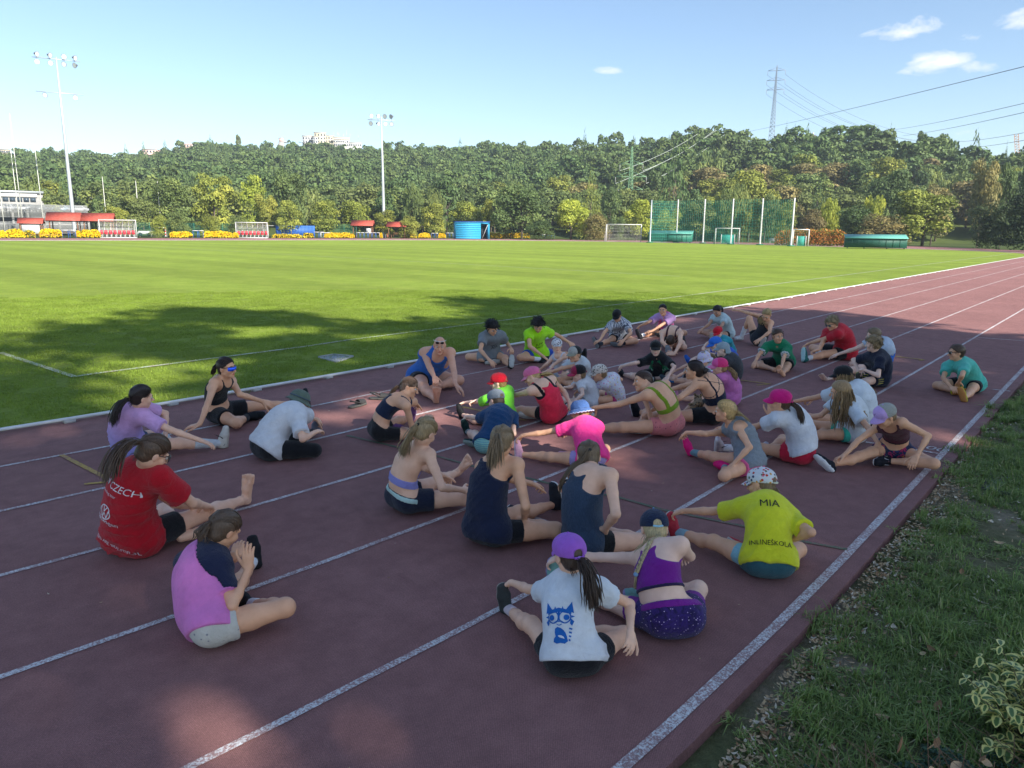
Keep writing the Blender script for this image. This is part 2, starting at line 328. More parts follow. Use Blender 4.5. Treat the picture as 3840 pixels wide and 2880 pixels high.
FAR = {"TREES":[[64.34,205.54,-1.19,-0.3132,4.51,14.35,"round",1],[67.2,201.43,-1.13,-0.3311,2.59,14.51,"spruce",1],[73.5,191.66,-1.0,-0.3736,4.04,9.65,"round",0],[76.4,193.74,-1.04,-0.3825,2.87,12.05,"spruce",0],[57.93,144.04,-0.28,-0.3909,4.98,6.18,"round",2],[65.55,151.66,-0.4,-0.4146,8.44,8.4,"round",1],[73.34,153.58,-0.45,-0.4499,10.82,12.5,"round",1],[80.25,147.78,-0.38,-0.499,10.39,13.89,"tall",2],[93.5,154.01,-0.5,-0.5445,6.96,14.28,"tall",3],[95.76,143.11,-0.34,-0.586,9.21,14.91,"round",0],[85.19,135.64,-0.21,-0.5586,5.15,9.62,"round",2],[86.6,128.78,-0.11,-0.5878,5.2,7.81,"round",2],[94.22,127.12,-0.1,-0.631,7.26,7.99,"round",2],[100.35,124.99,-0.08,-0.6675,7.35,8.49,"round",2],[100.01,114.93,0.06,-0.7042,5.55,5.98,"round",2],[130.06,139.09,-0.35,-0.7405,7.27,12.92,"willow",1],[131.7,132.05,-0.25,-0.7709,6.15,11.52,"willow",1],[148.41,142.24,-0.44,-0.7936,3.61,17.13,"spruce",0],[141.07,128.22,-0.22,-0.8177,3.37,13.35,"spruce",0],[142.66,140.91,-0.4,-0.7789,1.47,13.98,"spruce",3],[112.95,114.02,0.05,-0.7656,6.52,7.82,"round",2],[119.68,110.09,0.09,-0.8097,8.93,8.17,"round",2],[120.12,103.73,0.19,-0.8388,3.43,9.01,"round",2],[123.47,96.76,0.28,-0.8835,12.39,11.48,"round",0],[126.51,102.47,0.19,-0.869,5.45,11.2,"round",2],[125.15,84.72,0.45,-0.9482,8.35,8.67,"round",3],[148.14,95.46,0.25,-0.9735,7.35,16.67,"spruce",2],[126.48,79.3,0.53,-0.981,7.2,5.39,"bush",4],[130.79,76.31,0.57,-1.0115,2.49,4.95,"bush",0],[136.08,75.32,0.57,-1.0336,6.41,8.3,"round",3],[175.87,88.21,0.3,-1.0788,11.06,26.65,"spruce",0],[140.15,70.19,0.64,-1.0729,6.41,6.7,"bush",2],[149.16,68.03,0.65,-1.1089,8.01,8.63,"round",1],[154.68,63.37,0.71,-1.1468,7.42,10.29,"willow",1],[160.19,63.29,0.69,-1.1597,7.57,11.82,"willow",1],[174.93,66.97,0.61,-1.1726,13.14,16.63,"round",2],[154.97,55.01,0.83,-1.1918,8.18,8.98,"willow",1],[149.95,48.55,0.93,-1.2169,4.63,8.02,"round",2],[137.33,39.26,1.09,-1.2458,5.58,5.79,"bush",4],[145.8,39.09,0.37,-1.2635,4.99,7.95,"willow",3],[151.76,32.89,0.45,-1.311,5.05,8.58,"willow",3],[179.56,37.21,0.21,-1.3265,10.58,16.08,"round",0],[139.42,32.51,0.53,-1.2924,8.36,6.8,"bush",0],[136.82,26.73,0.64,-1.3256,9.13,5.18,"bush",4],[144.04,22.04,0.68,-1.367,12.5,9.23,"round",2],[166.86,25.22,0.5,-1.3754,6.61,11.25,"round",4],[153.39,15.12,0.75,-1.4211,5.49,15.61,"round",4],[158.83,12.31,0.77,-1.4428,4.11,14.4,"tall",0],[144.38,6.58,0.96,-1.4685,6.14,15.57,"round",0],[128.86,10.08,0.98,-1.4311,5.9,6.27,"bush",5],[122.45,4.82,1.11,-1.4649,7.43,7.44,"bush",5],[114.88,-0.52,1.25,-1.5025,5.5,8.76,"round",5],[105.11,-5.47,1.4,-1.5414,5.94,10.12,"round",5],[38.12,176.52,-0.71,-0.2288,4.72,9.95,"round",1],[60.51,227.57,-1.5,-0.2707,4.11,13.22,"round",1],[62.65,136.51,-0.18,-0.436,3.71,4.54,"bush",2],[65.61,135.1,-0.16,-0.4565,4.72,5.08,"bush",1],[70.73,132.47,-0.13,-0.4924,4.87,4.65,"bush",2],[75.46,129.83,-0.1,-0.5263,5.99,4.71,"bush",1],[117.15,87.06,0.44,-0.906,6.54,3.78,"bush",0],[163.31,99.71,0.16,-0.9985,6.24,12.92,"round",0],[178.68,103.43,0.07,-1.0227,9.62,14.56,"round",1],[101.02,108.73,0.15,-0.7344,5.46,4.89,"bush",2]],"SKY":[[1.3752,0.066],[1.2848,0.0767],[1.2098,0.0791],[1.1751,0.0798],[1.1473,0.0833],[1.104,0.0921],[1.0743,0.0969],[1.0197,0.0973],[0.9789,0.1005],[0.8946,0.0999],[0.8377,0.1043],[0.7766,0.1027],[0.732,0.108],[0.6839,0.1059],[0.6583,0.1123],[0.6325,0.1078],[0.595,0.1094],[0.558,0.1155],[0.5211,0.1116],[0.5017,0.1201],[0.479,0.1248],[0.45,0.1261],[0.4211,0.1217],[0.3988,0.118],[0.329,0.1204],[0.2856,0.1232],[0.2518,0.1217],[0.226,0.1105],[0.1951,0.1068],[0.1831,0.0925],[0.1437,0.0908],[0.1319,0.095],[0.1176,0.0959],[0.0375,0.1011],[-0.0226,0.1018]],"SKYTREES":[[348.17,236.96,47.74,-0.9664,5.72,9.4,"spruce",0],[303.76,108.33,38.63,-1.2177,4.13,6.83,"spruce",0],[309.5,107.25,39.93,-1.2271,2.44,5.36,"spruce",0],[310.17,105.41,39.56,-1.233,1.82,4.12,"spruce",0],[305.31,70.19,37.21,-1.3332,2.67,5.19,"spruce",0],[307.73,59.96,34.89,-1.3659,4.31,3.64,"round",0],[289.44,49.68,29.55,-1.3855,7.84,5.03,"round",0],[278.75,474.32,56.06,-0.5247,4.8,6.78,"tall",1],[411.46,46.97,40.0,-1.449,2.06,4.1,"spruce",0],[367.75,294.05,50.53,-0.8901,3.3,4.74,"spruce",0]],"FLOWER":[[33.2,124.6,0.0,-0.279,0.64,1.11],[34.79,124.34,-0.0,-0.2906,2.38,1.33],[36.7,124.03,0.0,-0.3044,1.43,1.13],[39.49,123.57,0.0,-0.3244,3.06,1.41],[43.28,122.95,0.0,-0.3515,0.65,1.17],[44.99,122.66,0.0,-0.3636,2.77,1.34],[58.87,120.38,0.0,-0.4595,3.6,1.1],[65.16,119.35,0.0,-0.5013,4.75,1.23],[68.22,118.85,-0.0,-0.5212,1.03,0.94],[76.98,115.76,0.0,-0.5825,5.44,0.77],[81.23,115.03,0.0,-0.6087,1.93,1.0],[87.6,113.94,-0.0,-0.6468,5.8,1.07],[96.83,112.35,-0.0,-0.6994,0.63,1.07],[103.55,111.2,0.0,-0.7358,3.27,1.1],[107.43,110.53,-0.0,-0.7561,2.59,1.07],[111.89,109.76,0.0,-0.7788,1.64,1.01],[126.12,107.32,0.0,-0.8465,3.88,1.2],[122.45,104.05,-0.0,-0.8465,3.77,1.1],[128.83,102.86,-0.0,-0.8759,6.39,1.26]],"PAV":[[43.44,143.99,-0.1,-0.3071,3.95,3.21],[48.34,142.35,-0.09,-0.3394,5.5,4.26],[53.4,140.47,-0.07,-0.3731,5.44,4.24],[94.12,114.61,0.13,-0.6771,4.54,3.54],[99.42,110.16,0.19,-0.7209,4.13,3.34]],"DUG":[[49.57,123.37,0.0,-0.3918,5.45,2.99],[71.31,118.34,-0.0,-0.541,5.51,2.87]],"POLE":[[51.37,146.57,-0.25,-0.3483,1.13,31.69],[101.91,117.25,0.03,-0.7039,0.79,24.86]],"CONT":[[87.3,128.32,0.4,-0.5928,7.81,1.95]],"CABIN":[[110.4,99.53,1.1,-0.8175,7.1,2.31]],"TABLE":[[82.29,113.19,-0.0,-0.6216,1.94,1.2],[92.69,111.32,0.0,-0.6833,4.61,1.14],[108.4,108.5,0.0,-0.7689,1.6,1.09],[113.7,107.55,0.0,-0.7958,4.04,1.17],[118.99,106.61,-0.0,-0.8217,4.64,1.11],[41.09,120.57,0.0,-0.3425,2.05,1.29],[60.28,117.13,-0.0,-0.4786,1.85,1.33],[140.87,102.68,-0.0,-0.9186,3.08,0.91]],"BIN":[[103.13,117.58,-0.0,-0.7082,0.62,1.03]],"BENCH":[[105.47,117.24,0.0,-0.7201,1.88,1.24]],"FRAME":[[38.1,122.34,0.0,-0.3178,3.5,0.51]],"PARK":[[57.9,181.35,0.36,-0.3192,17.44,6.19]],"HALL":[[56.37,197.55,6.99,-0.2854,13.68,2.8]],"HGOAL":[[62.45,136.6,0.04,-0.4346,2.64,1.66]],"GOAL2":[[91.48,122.94,0.82,-0.6324,2.82,0.95]],"VAN":[[63.56,144.89,-0.08,-0.4198,3.11,0.99]],"GOAL":[[116.66,66.52,-0.0,-1.0169,6.42,3.13]],"SGOAL":[[114.7,45.25,0.0,-1.1469,3.82,2.56],[109.5,31.3,0.0,-1.234,2.19,2.44]],"GBOX":[[116.51,56.86,0.0,-1.0758,7.61,2.03],[102.33,18.94,0.0,-1.3177,7.4,1.8]],"WBENCH":[[128.02,42.37,-0.0,-1.2037,1.79,0.93]],"RAIL":[[117.52,56.48,0.0,-1.0816,4.04,1.07]],"CAGE":[[112.29,58.44,0.0,-1.0507,0.27,7.3],[117.92,56.33,-0.0,-1.0839,0.27,7.51],[115.74,50.11,0.0,-1.1172,0.26,7.39],[112.56,43.64,0.0,-1.1515,0.25,7.24],[112.62,38.77,0.0,-1.1866,0.24,7.2],[107.84,32.1,-0.0,-1.2232,0.22,6.98]],"FENCE1":[[69.71,139.76,-0.24,-0.4663,18.85,2.9]],"FENCE2":[[96.18,125.67,0.44,-0.6454,7.8,2.33]],"PYL":[[200.1,116.33,10.46,-1.0251,2.13,16.7],[385.39,146.74,49.86,-1.2009,3.48,34.49]],"SANA":[[354.5,471.93,61.19,-0.6381,43.33,10.17]],"WATCH":[[323.61,493.55,59.83,-0.574,9.7,7.23]],"ROOF1":[[270.87,524.34,56.81,-0.4704,11.25,3.58]],"ROOF2":[[247.95,535.59,52.02,-0.4276,11.81,2.5]],"RED":[[189.59,258.08,16.94,-0.628,3.76,2.34],[178.31,130.55,10.3,-0.9221,2.26,0.95],[87.64,212.91,8.24,-0.3927,1.73,1.1]],"WHOUSE":[[80.62,210.35,8.43,-0.369,3.35,1.82]],"VILLA":[[320.94,104.97,38.97,-1.2446,4.27,3.0],[321.29,118.46,40.15,-1.208,2.78,1.96]],"EDGE":[[172.66,585.49,48.12,-0.2815,5.85,2.99]],"CRANE":[[421.66,46.1,42.85,-1.4547,2.05,4.74]],"WIRES":[[[379.431,160.939,51.951],[114.736,1.391,23.968]],[[315.336,71.324,40.569],[124.753,1.593,21.059]],[[316.059,68.37,38.19],[124.765,1.43,19.823]],[[290.142,46.028,32.191],[124.794,1.054,16.982]],[[290.152,45.977,29.977],[124.804,0.912,15.911]],[[193.234,19.056,16.245],[104.883,-0.906,11.051]]],"LINES":{},"WTOP":[[295.9,139.006,44.386],[297.509,135.681,43.776],[297.748,135.178,43.446],[299.917,130.522,43.222],[300.918,128.307,41.795],[301.578,126.821,41.23]],"PITCH":[[-1.009,5.753],[-0.979,2.694],[-0.979,2.694],[-0.718,2.737],[2.785,2.69],[3.781,2.775],[8.344,2.698],[11.845,2.839],[18.905,2.83],[20.184,2.848],[45.308,2.843],[94.865,2.894]],"YEL":[[[-2.486,-1.142],[-2.484,-2.154]],[[-2.666,-2.15],[-2.522,-2.232]],[[5.22,-4.3],[5.264,-4.784]],[[5.264,-4.784],[5.047,-4.67]],[[1.379,-2.571],[1.379,-2.961]],[[1.377,-3.417],[1.39,-3.537]],[[9.084,-5.484],[9.038,-5.94]],[[9.038,-5.94],[8.922,-5.892]]],"GREEN":[[[-0.321,-2.553],[-0.25,-3.295],[-0.201,-3.724],[-0.196,-4.287],[-0.129,-4.71],[-0.1,-5.088],[-0.003,-5.62],[-0.009,-5.994],[0.094,-6.611],[0.108,-7.035],[0.172,-7.292]]],"WHT":[[[-0.769,-5.061],[-0.791,-5.624]],[[3.035,-6.636],[3.041,-6.743]],[[3.084,-7.027],[3.08,-7.301]],[[12.885,-6.14],[12.973,-6.926]],[[7.0,-7.196],[7.028,-7.402]]],"TICK":[[[12.378,-2.316],[12.409,-2.558]],[[12.53,-4.744],[12.548,-4.998]],[[12.581,-5.989],[12.605,-6.228]],[[20.98,-3.502],[20.917,-3.793]],[[21.071,-4.739],[21.003,-5.004]]],"DIG":[[3.201,-7.088],[3.17,-7.27]],"SLAB1":[[2.303,1.567],[2.6,1.597],[2.719,1.241],[2.22,1.003]],"SLAB2":[[2.711,-7.783],[2.779,-8.084],[2.232,-8.136],[2.207,-7.787]],"CLOG":[[0.55,-1.624],[0.978,-1.527]],"PLUSH":[[3.246,-4.571]],"BUSH":[[-1.077,-8.375],[-1.491,-8.33],[-1.692,-8.072],[-2.026,-7.854]],"LIT":[[0.904,-1.49,0.5,0.35],[1.006,-2.514,0.35,0.22],[0.146,-1.85,0.5,0.25],[0.744,-3.031,0.4,0.2],[0.933,-4.03,0.5,0.25],[0.933,-5.05,0.35,0.15],[-1.502,-3.951,0.15,0.1],[-3.433,-5.685,0.22,0.12],[-3.762,-4.97,0.2,0.13],[-3.251,-6.269,0.2,0.1],[-3.525,-6.119,0.2,0.08],[-2.453,-0.282,0.3,0.12],[3.797,-7.201,0.4,0.2],[10.45,-6.643,0.8,0.06],[9.123,-5.446,0.6,0.07],[7.795,-1.084,0.9,0.2],[11.316,-0.295,0.6,0.2],[-0.846,0.417,0.5,0.12],[17.246,-0.685,1.5,0.25],[-3.249,-4.473,0.2,0.12],[0.516,-5.443,0.2,0.1],[0.216,-7.198,0.12,0.07],[0.48,-4.355,0.3,0.12],[0.758,-2.147,0.3,0.2],[0.392,2.213,0.9,0.2],[3.268,4.666,1.2,0.3],[4.674,2.673,0.8,0.2],[1.054,0.312,0.5,0.12],[0.128,1.308,0.4,0.12]]}
# ================================================================ the setting
R_IN = 43.637
def closed_path():
 P = []
 for a in np.linspace(-90, -165, 60): P.append((R_IN*math.cos(math.radians(a)), R_IN+R_IN*math.sin(math.radians(a))))
 P = P[::-1]
 for x in np.linspace(1.5, 78, 52): P.append((x, 0.0))
 far = [(84.4, .1), (96.8, 2.6), (104, 9), (109, 20), (112.8, 34), (114.5, 47), (114, 60), (110, 73), (100, 83.5), (84, 91), (60, 97), (27, 103), (-10, 107), (-42, 100), (-56, 82), (-55, 60), (P[0][0], P[0][1])]
 prev = [P[-2], P[-1]]+far[:-1]; pts = [np.array(p) for p in prev]+[np.array(P[0]), np.array(P[1])]
 out = []
 for i in range(1, len(pts)-2):
  p0, p1, p2, p3 = pts[i-1:i+3]
  for t in np.linspace(0, 1, 13)[:-1]:
   out.append(.5*((2*p1)+(-p0+p2)*t+(2*p0-5*p1+4*p2-p3)*t*t+(-p0+3*p1-3*p2+p3)*t**3))
 P = [np.array(p) for p in P]+out[1:]
 return np.array(P)
PATH = closed_path()
_T = np.roll(PATH, -1, 0)-np.roll(PATH, 1, 0); _T /= np.linalg.norm(_T, axis=1)[:, None]
OUTN = np.stack([_T[:, 1], -_T[:, 0]], 1)          # outward normal (path runs anticlockwise)
def off(d): return PATH+OUTN*(d if np.isscalar(d) else np.asarray(d)[:, None])
def ring(d0, d1, z0, z1=None, idx=None):
 a, b = off(d0), off(d1); n = len(a); z1 = z0 if z1 is None else z1
 V = np.concatenate([np.c_[a, np.full(n, z0)], np.c_[b, np.full(n, z1)]])
 ids = np.arange(n) if idx is None else idx; j = (ids+1) % n
 return V, np.stack([ids, n+ids, n+j, j], 1)
# ---- materials
def grass_field_mat():
 t = NT('football_turf'); co = t.coord(); m1 = t.noise(.06, 3, .5, co); m2 = t.noise(.9, 5, .65, co); m3 = t.noise(14, 4, .7, co)
 w = t.n('ShaderNodeTexWave'); t.set(w, Scale=.055, Distortion=.6, Detail=1.0); t.L.new(t.mapping(co, (1, 1, 1), (0, 0, .0)), w.inputs['Vector'])
 st = t.ramp(w.outputs['Fac'], [(.4, .93), (.6, 1.06)])
 c = t.ramp(m2, [(.25, (.165, .235, .030)), (.5, (.21, .285, .038)), (.75, (.27, .335, .055))])
 c = t.mix(1.0, c, st, 'MULTIPLY'); c = t.mix(1.0, c, t.ramp(m1, [(.3, .88), (.7, 1.14)]), 'MULTIPLY'); c = t.mix(1.0, c, t.ramp(m3, [(.25, .72), (.75, 1.28)]), 'MULTIPLY')
 t.base(c, .9, .15); t.bump(t.math('ADD', t.noise(60, 3, .7, co), t.noise(9, 3, .6, co)), .9, .04); return t.m
def track_mat():
 t = NT('running_track_rubber'); co = t.coord()
 a = t.n('ShaderNodeTexWave'); t.set(a, Scale=42.0, Distortion=.8, Detail=2.0, Detail_Scale=3.0); t.L.new(t.mapping(co, rot=(0, 0, .9)), a.inputs['Vector'])
 b = t.n('ShaderNodeTexWave'); t.set(b, Scale=42.0, Distortion=.8, Detail=2.0, Detail_Scale=3.0); t.L.new(t.mapping(co, rot=(0, 0, -.7)), b.inputs['Vector'])
 waf = t.math('MULTIPLY', a.outputs['Fac'], b.outputs['Fac'])
 big = t.noise(.5, 6, .62, co, .5); mid = t.noise(6, 6, .7, co); grit = t.noise(130, 3, .7, co)
 c = t.ramp(big, [(.25, (.265, .130, .122)), (.55, (.31, .153, .142)), (.8, (.36, .182, .168))])
 c = t.mix(1.0, c, t.ramp(mid, [(.28, .80), (.72, 1.14)]), 'MULTIPLY'); c = t.mix(1.0, c, t.ramp(grit, [(.3, .74), (.7, 1.3)]), 'MULTIPLY')
 c = t.mix(1.0, c, t.ramp(waf, [(.05, .78), (.5, 1.12)]), 'MULTIPLY')
 # dark scuffs and pale chalk flecks
 sc = t.noise(1.6, 8, .75, t.mapping(co, (1, .35, 1)), 1.0); c = t.mix(t.ramp(sc, [(.60, 0.0), (.74, .55)]), c, (.16, .07, .065))
 fl = t.noise(48, 4, .8, co, .6); c = t.mix(t.ramp(fl, [(.73, 0.0), (.76, .55)]), c, (.50, .46, .42))
 t.base(c, .86, .22); t.bump(t.math('ADD', t.math('MULTIPLY', waf, 1.0), t.math('MULTIPLY', grit, .8)), .55, .006); return t.m
def paint_mat(name, col, wear=.5):
 t = NT(name); co = t.coord(); n = t.noise(85, 4, .75, co); n2 = t.noise(3, 4, .6, co)
 f = t.math('ADD', n, t.math('MULTIPLY', n2, .35)); c = t.mix(t.ramp(f, [(.55+.16*(1-wear), 0.0), (.66+.18*(1-wear), .85)]), col, (.29, .14, .13))
 c = t.mix(1.0, c, t.ramp(t.noise(30, 3, .6, co), [(.3, .8), (.7, 1.1)]), 'MULTIPLY'); t.base(c, .8, .2); t.bump(n, .5, .004); return t.m
def soil_mat():
 t = NT('verge_soil'); co = t.coord(); n = t.noise(1.1, 6, .65, co, .4); n2 = t.noise(22, 5, .75, co)
 c = t.ramp(n, [(.3, (.13, .15, .06)), (.5, (.17, .165, .085)), (.62, (.30, .25, .17)), (.8, (.42, .37, .28))]); c = t.mix(1.0, c, t.ramp(n2, [(.25, .6), (.75, 1.35)]), 'MULTIPLY')
 t.base(c, .95, .1); t.bump(t.math('ADD', n2, t.noise(90, 3, .7, co)), .8, .03); return t.m
def land_mat():
 t = NT('meadow'); co = t.coord(); n = t.noise(.05, 6, .6, co); c = t.ramp(n, [(.3, (.035, .06, .014)), (.7, (.085, .11, .03))]); t.base(c, .95, .1); return t.m
TRACK, FIELD, LINE, SOIL, LAND = track_mat(), grass_field_mat(), paint_mat('white_line_paint', (.66, .66, .66), .62), soil_mat(), land_mat()
LINE2 = paint_mat('white_border_paint', (.70, .70, .69), .70)
# ---- ground and hills as one sheet of terrain
SKY = FAR['SKY']
def skyel(az):
 a = np.array([s[0] for s in SKY]); e = np.array([s[1] for s in SKY]); o = np.argsort(a); return np.interp(az, a[o], e[o])
azL, azR = SKY[0][0], SKY[-1][0]
CX, CY = CAM_LOC[0], CAM_LOC[1]
def ridgeD(az):   # distance of the skyline
 return np.interp(az, [azR, 0.25, .45, .72, .95, azL], [300, 300, 340, 460, 590, 640])
def hill_z(az, D):
 rd = ridgeD(az); f = 205+0*az; t = np.clip((D-f)/(rd-f), 0, 1.25); zr = 2.1+rd*skyel(az)-10.5
 z = np.where(t <= 1, zr*(.75*t+.25*t*t*(3-2*t)), zr*(1-.5*(t-1)))
 return z+2.2*np.sin(az*43+D*.02)*np.clip(t, 0, 1)*np.clip(2-2*t, 0, 1)
def terrain():
 n = 1400
 bm = MB(); az = np.linspace(azR-.7, azL+.7, 150); D = np.concatenate([[205], np.linspace(215, 800, 50)])
 A, DD = np.meshgrid(az, D, indexing='ij'); fade = np.clip(1-np.maximum(azR-A, A-azL)/.6, 0, 1)
 Z = np.maximum(hill_z(A, DD)*fade, -.1)
 V = np.stack([CX+DD*np.cos(A), CY+DD*np.sin(A), Z-.3], -1).reshape(-1, 3); m = len(D); ii = np.arange((len(az)-1)*m).reshape(-1, m)[:, :-1].ravel()
 F = np.stack([ii, ii+1, ii+m+1, ii+m], 1)[:, ::-1]
 tag(link('hillside', npmesh('hillside', V, F), LAND), kind='structure')
 g = MB(); g.box(-1100, 1100, -1100, 1100, -1.5, -.34); tag(g.build('ground', LAND), kind='structure')
terrain()
# ---- running track
n_ = len(PATH); far_w = np.full(n_, 0.0)
ang = np.array([np.hypot(p[0]-20, p[1]) for p in PATH])
wid = 7.44+np.clip((PATH[:, 1]-4)/20, 0, 1)*np.where(PATH[:, 0] > 20, 13, 4)*np.clip((ang-60)/20, 0, 1)
def ring_solid(name, d0, d1, ztop, zbot, mat):
 V1, F1 = ring(d0, d1, ztop); mb = MB(); mb.addnp(V1, F1)
 a = off(d1); n = len(a); V = np.concatenate([np.c_[a, np.full(n, ztop)], np.c_[a, np.full(n, zbot)]]); i = np.arange(n); j = (i+1) % n
 mb.addnp(V, np.stack([i, n+i, n+j, j], 1)); return mb.build(name, mat)
tag(ring_solid('running_track', -.12, wid, 0.0, -.2, TRACK), kind='structure')
def infield():
 P = off(-.10); bm = bmesh.new(); vs = [bm.verts.new((p[0], p[1], -.006)) for p in P]; es = [bm.edges.new((vs[i], vs[(i+1) % len(vs)])) for i in range(len(vs))]
 bmesh.ops.triangle_fill(bm, use_beauty=True, edges=es); me = bpy.data.meshes.new('infield'); bm.to_mesh(me); bm.free()
 tag(link('football_pitch_grass', me, FIELD), kind='structure')
infield()
for k in range(1, 6):
 V, F = ring(1.219*k-.021, 1.219*k+.021, .004)
 tag(link('lane_line', npmesh('lane_line', V, F, False), LINE), kind='structure')
V, F = ring(7.314-.028, 7.314+.028, .004); tag(link('border_line', npmesh('border_line', V, F, False), LINE2), kind='structure')
def strip(name, pts, w, z, m, kind='structure'):
 mb = MB()
 for a, b in zip(pts[:-1], pts[1:]):
  a, b = np.array(a), np.array(b); d = (b-a)/np.linalg.norm(b-a); n = np.array((-d[1], d[0]))*w/2
  mb.add([(*(a+n), z), (*(a-n), z), (*(b-n), z), (*(b+n), z)], [(0, 1, 2, 3)])
 return tag(mb.build(name, m), kind=kind)
CHALK = paint_mat('pitch_chalk', (.42, .52, .34), .35)
pp = FAR['PITCH']; strip('pitch_goal_line', [pp[0], pp[1]], .09, .004, CHALK); strip('pitch_touch_line', pp[2:], .09, .0045, CHALK)
YEL = paint_mat('yellow_paint', (.52, .37, .08), .5); GRN = paint_mat('green_paint', (.10, .16, .10), .35)
for s in FAR['YEL']: strip('yellow_mark', s, .045, .0056, YEL)
for s in FAR['GREEN']: strip('green_line', s, .035, .0052, GRN)
for s in FAR['WHT']: strip('white_mark', s, .045, .0054, LINE)
for s in FAR['TICK']: strip('lane_tick', s, .02, .0055, LINE)
strip('pitch_halfway_line', [(-3.0+30, 8), (-3.0+34, 98)], .1, .0042, CHALK)
# ---- a digit triple at the start line
def ground_text(txt, p, q, size, m):
 cu = bpy.data.curves.new('txt', 'FONT'); cu.body = txt; cu.size = size; cu.align_x = 'CENTER'; ob = bpy.data.objects.new('txt', cu); COL.objects.link(ob); me = bpy.data.meshes.new_from_object(ob); bpy.data.objects.remove(ob)
 o = link('start_number', me, m); p, q = np.array(p), np.array(q); d = q-p; o.location = (*((p+q)/2), .006); o.rotation_euler = (0, 0, math.atan2(d[1], d[0])); tag(o, kind='structure')
ground_text('100', *FAR['DIG'], .19, LINE)
# ---- kerb: white aluminium rail on small feet round the inside of the track
def kerb():
 white = plain('kerb_paint', (.62, .63, .62), .45, .4, 0, .18, 3); w2 = plain('kerb_foot', (.48, .48, .46), .6, .3)
 k = empty('kerb_rail', (0, 0, 0), label='low white metal kerb rail on small feet between the grass pitch and the inside lane', cat='kerb')
 prof = [(-.055, .030), (-.055, .046), (-.047, .055), (-.008, .055), (.0, .046), (.0, .030)]
 n = len(PATH); mb = MB(); rings = [np.c_[off(d), np.full(n, z)] for d, z in prof]; V = np.concatenate(rings); F = []
 i = np.arange(n); j = (i+1) % n
 for a in range(len(prof)):
  b = (a+1) % len(prof); F.append(np.stack([a*n+i, b*n+i, b*n+j, a*n+j], 1)[:, ::-1])
 link('rail', npmesh('rail', V, np.concatenate(F), False), white, k)
 fm = MB(); fm.box(-.055, .055, -.035, .035, 0, .030); fm.box(-.045, .045, .035, .050, 0, .012); me = None
 d = 0; last = -9; c = 0
 seg = np.linalg.norm(np.roll(PATH, -1, 0)-PATH, axis=1)
 for a in range(n):
  p, q = PATH[a], PATH[(a+1) % n]
  for t in np.arange(0, 1, .05):
   x = p+(q-p)*t; d += seg[a]*.05
   if d-last > 1.1 and -14 < x[0] < 50 and x[1] < 30:
    last = d; 
    if me is None: o = fm.build('kerb_foot', w2, k); me = o.data
    else: o = bpy.data.objects.new('kerb_foot', me); COL.objects.link(o); o.parent = k
    o.location = (*(x-OUTN[a]*.027), 0.0); o.rotation_euler = (0, 0, math.atan2(_T[a][1], _T[a][0]))
kerb()
# ---- verge outside the track
def verge():
 mb = MB(); xs = np.linspace(-30, 110, 141); ys = np.concatenate([[-7.42], -7.46-np.linspace(.05, 1.1, 13), np.linspace(-9, -60, 30)])
 V = []; rs = np.random.RandomState(3)
 for x in xs:
  for j, y in enumerate(ys):
   V.append((x, y if x >= 0 else y, -.020-.025*math.exp((y+7.52)*6)+.012*math.sin(x*3.1+y*2)*math.sin(y*2.3)*(j > 2)))
 V = np.array(V); m = len(ys)
 # left of the straight the outer edge follows the bend
 L = V[:, 0] < 0; a = V[L, 0]/50.0; r = (R_IN-V[L, 1]); V[L, 0] = r*np.sin(a); V[L, 1] = R_IN-r*np.cos(a)
 ii = np.arange((len(xs)-1)*m).reshape(-1, m)[:, :-1].ravel(); F = np.stack([ii, ii+1, ii+m+1, ii+m], 1)
 tag(link('grass_verge', npmesh('grass_verge', V, F), SOIL), kind='structure')
verge()
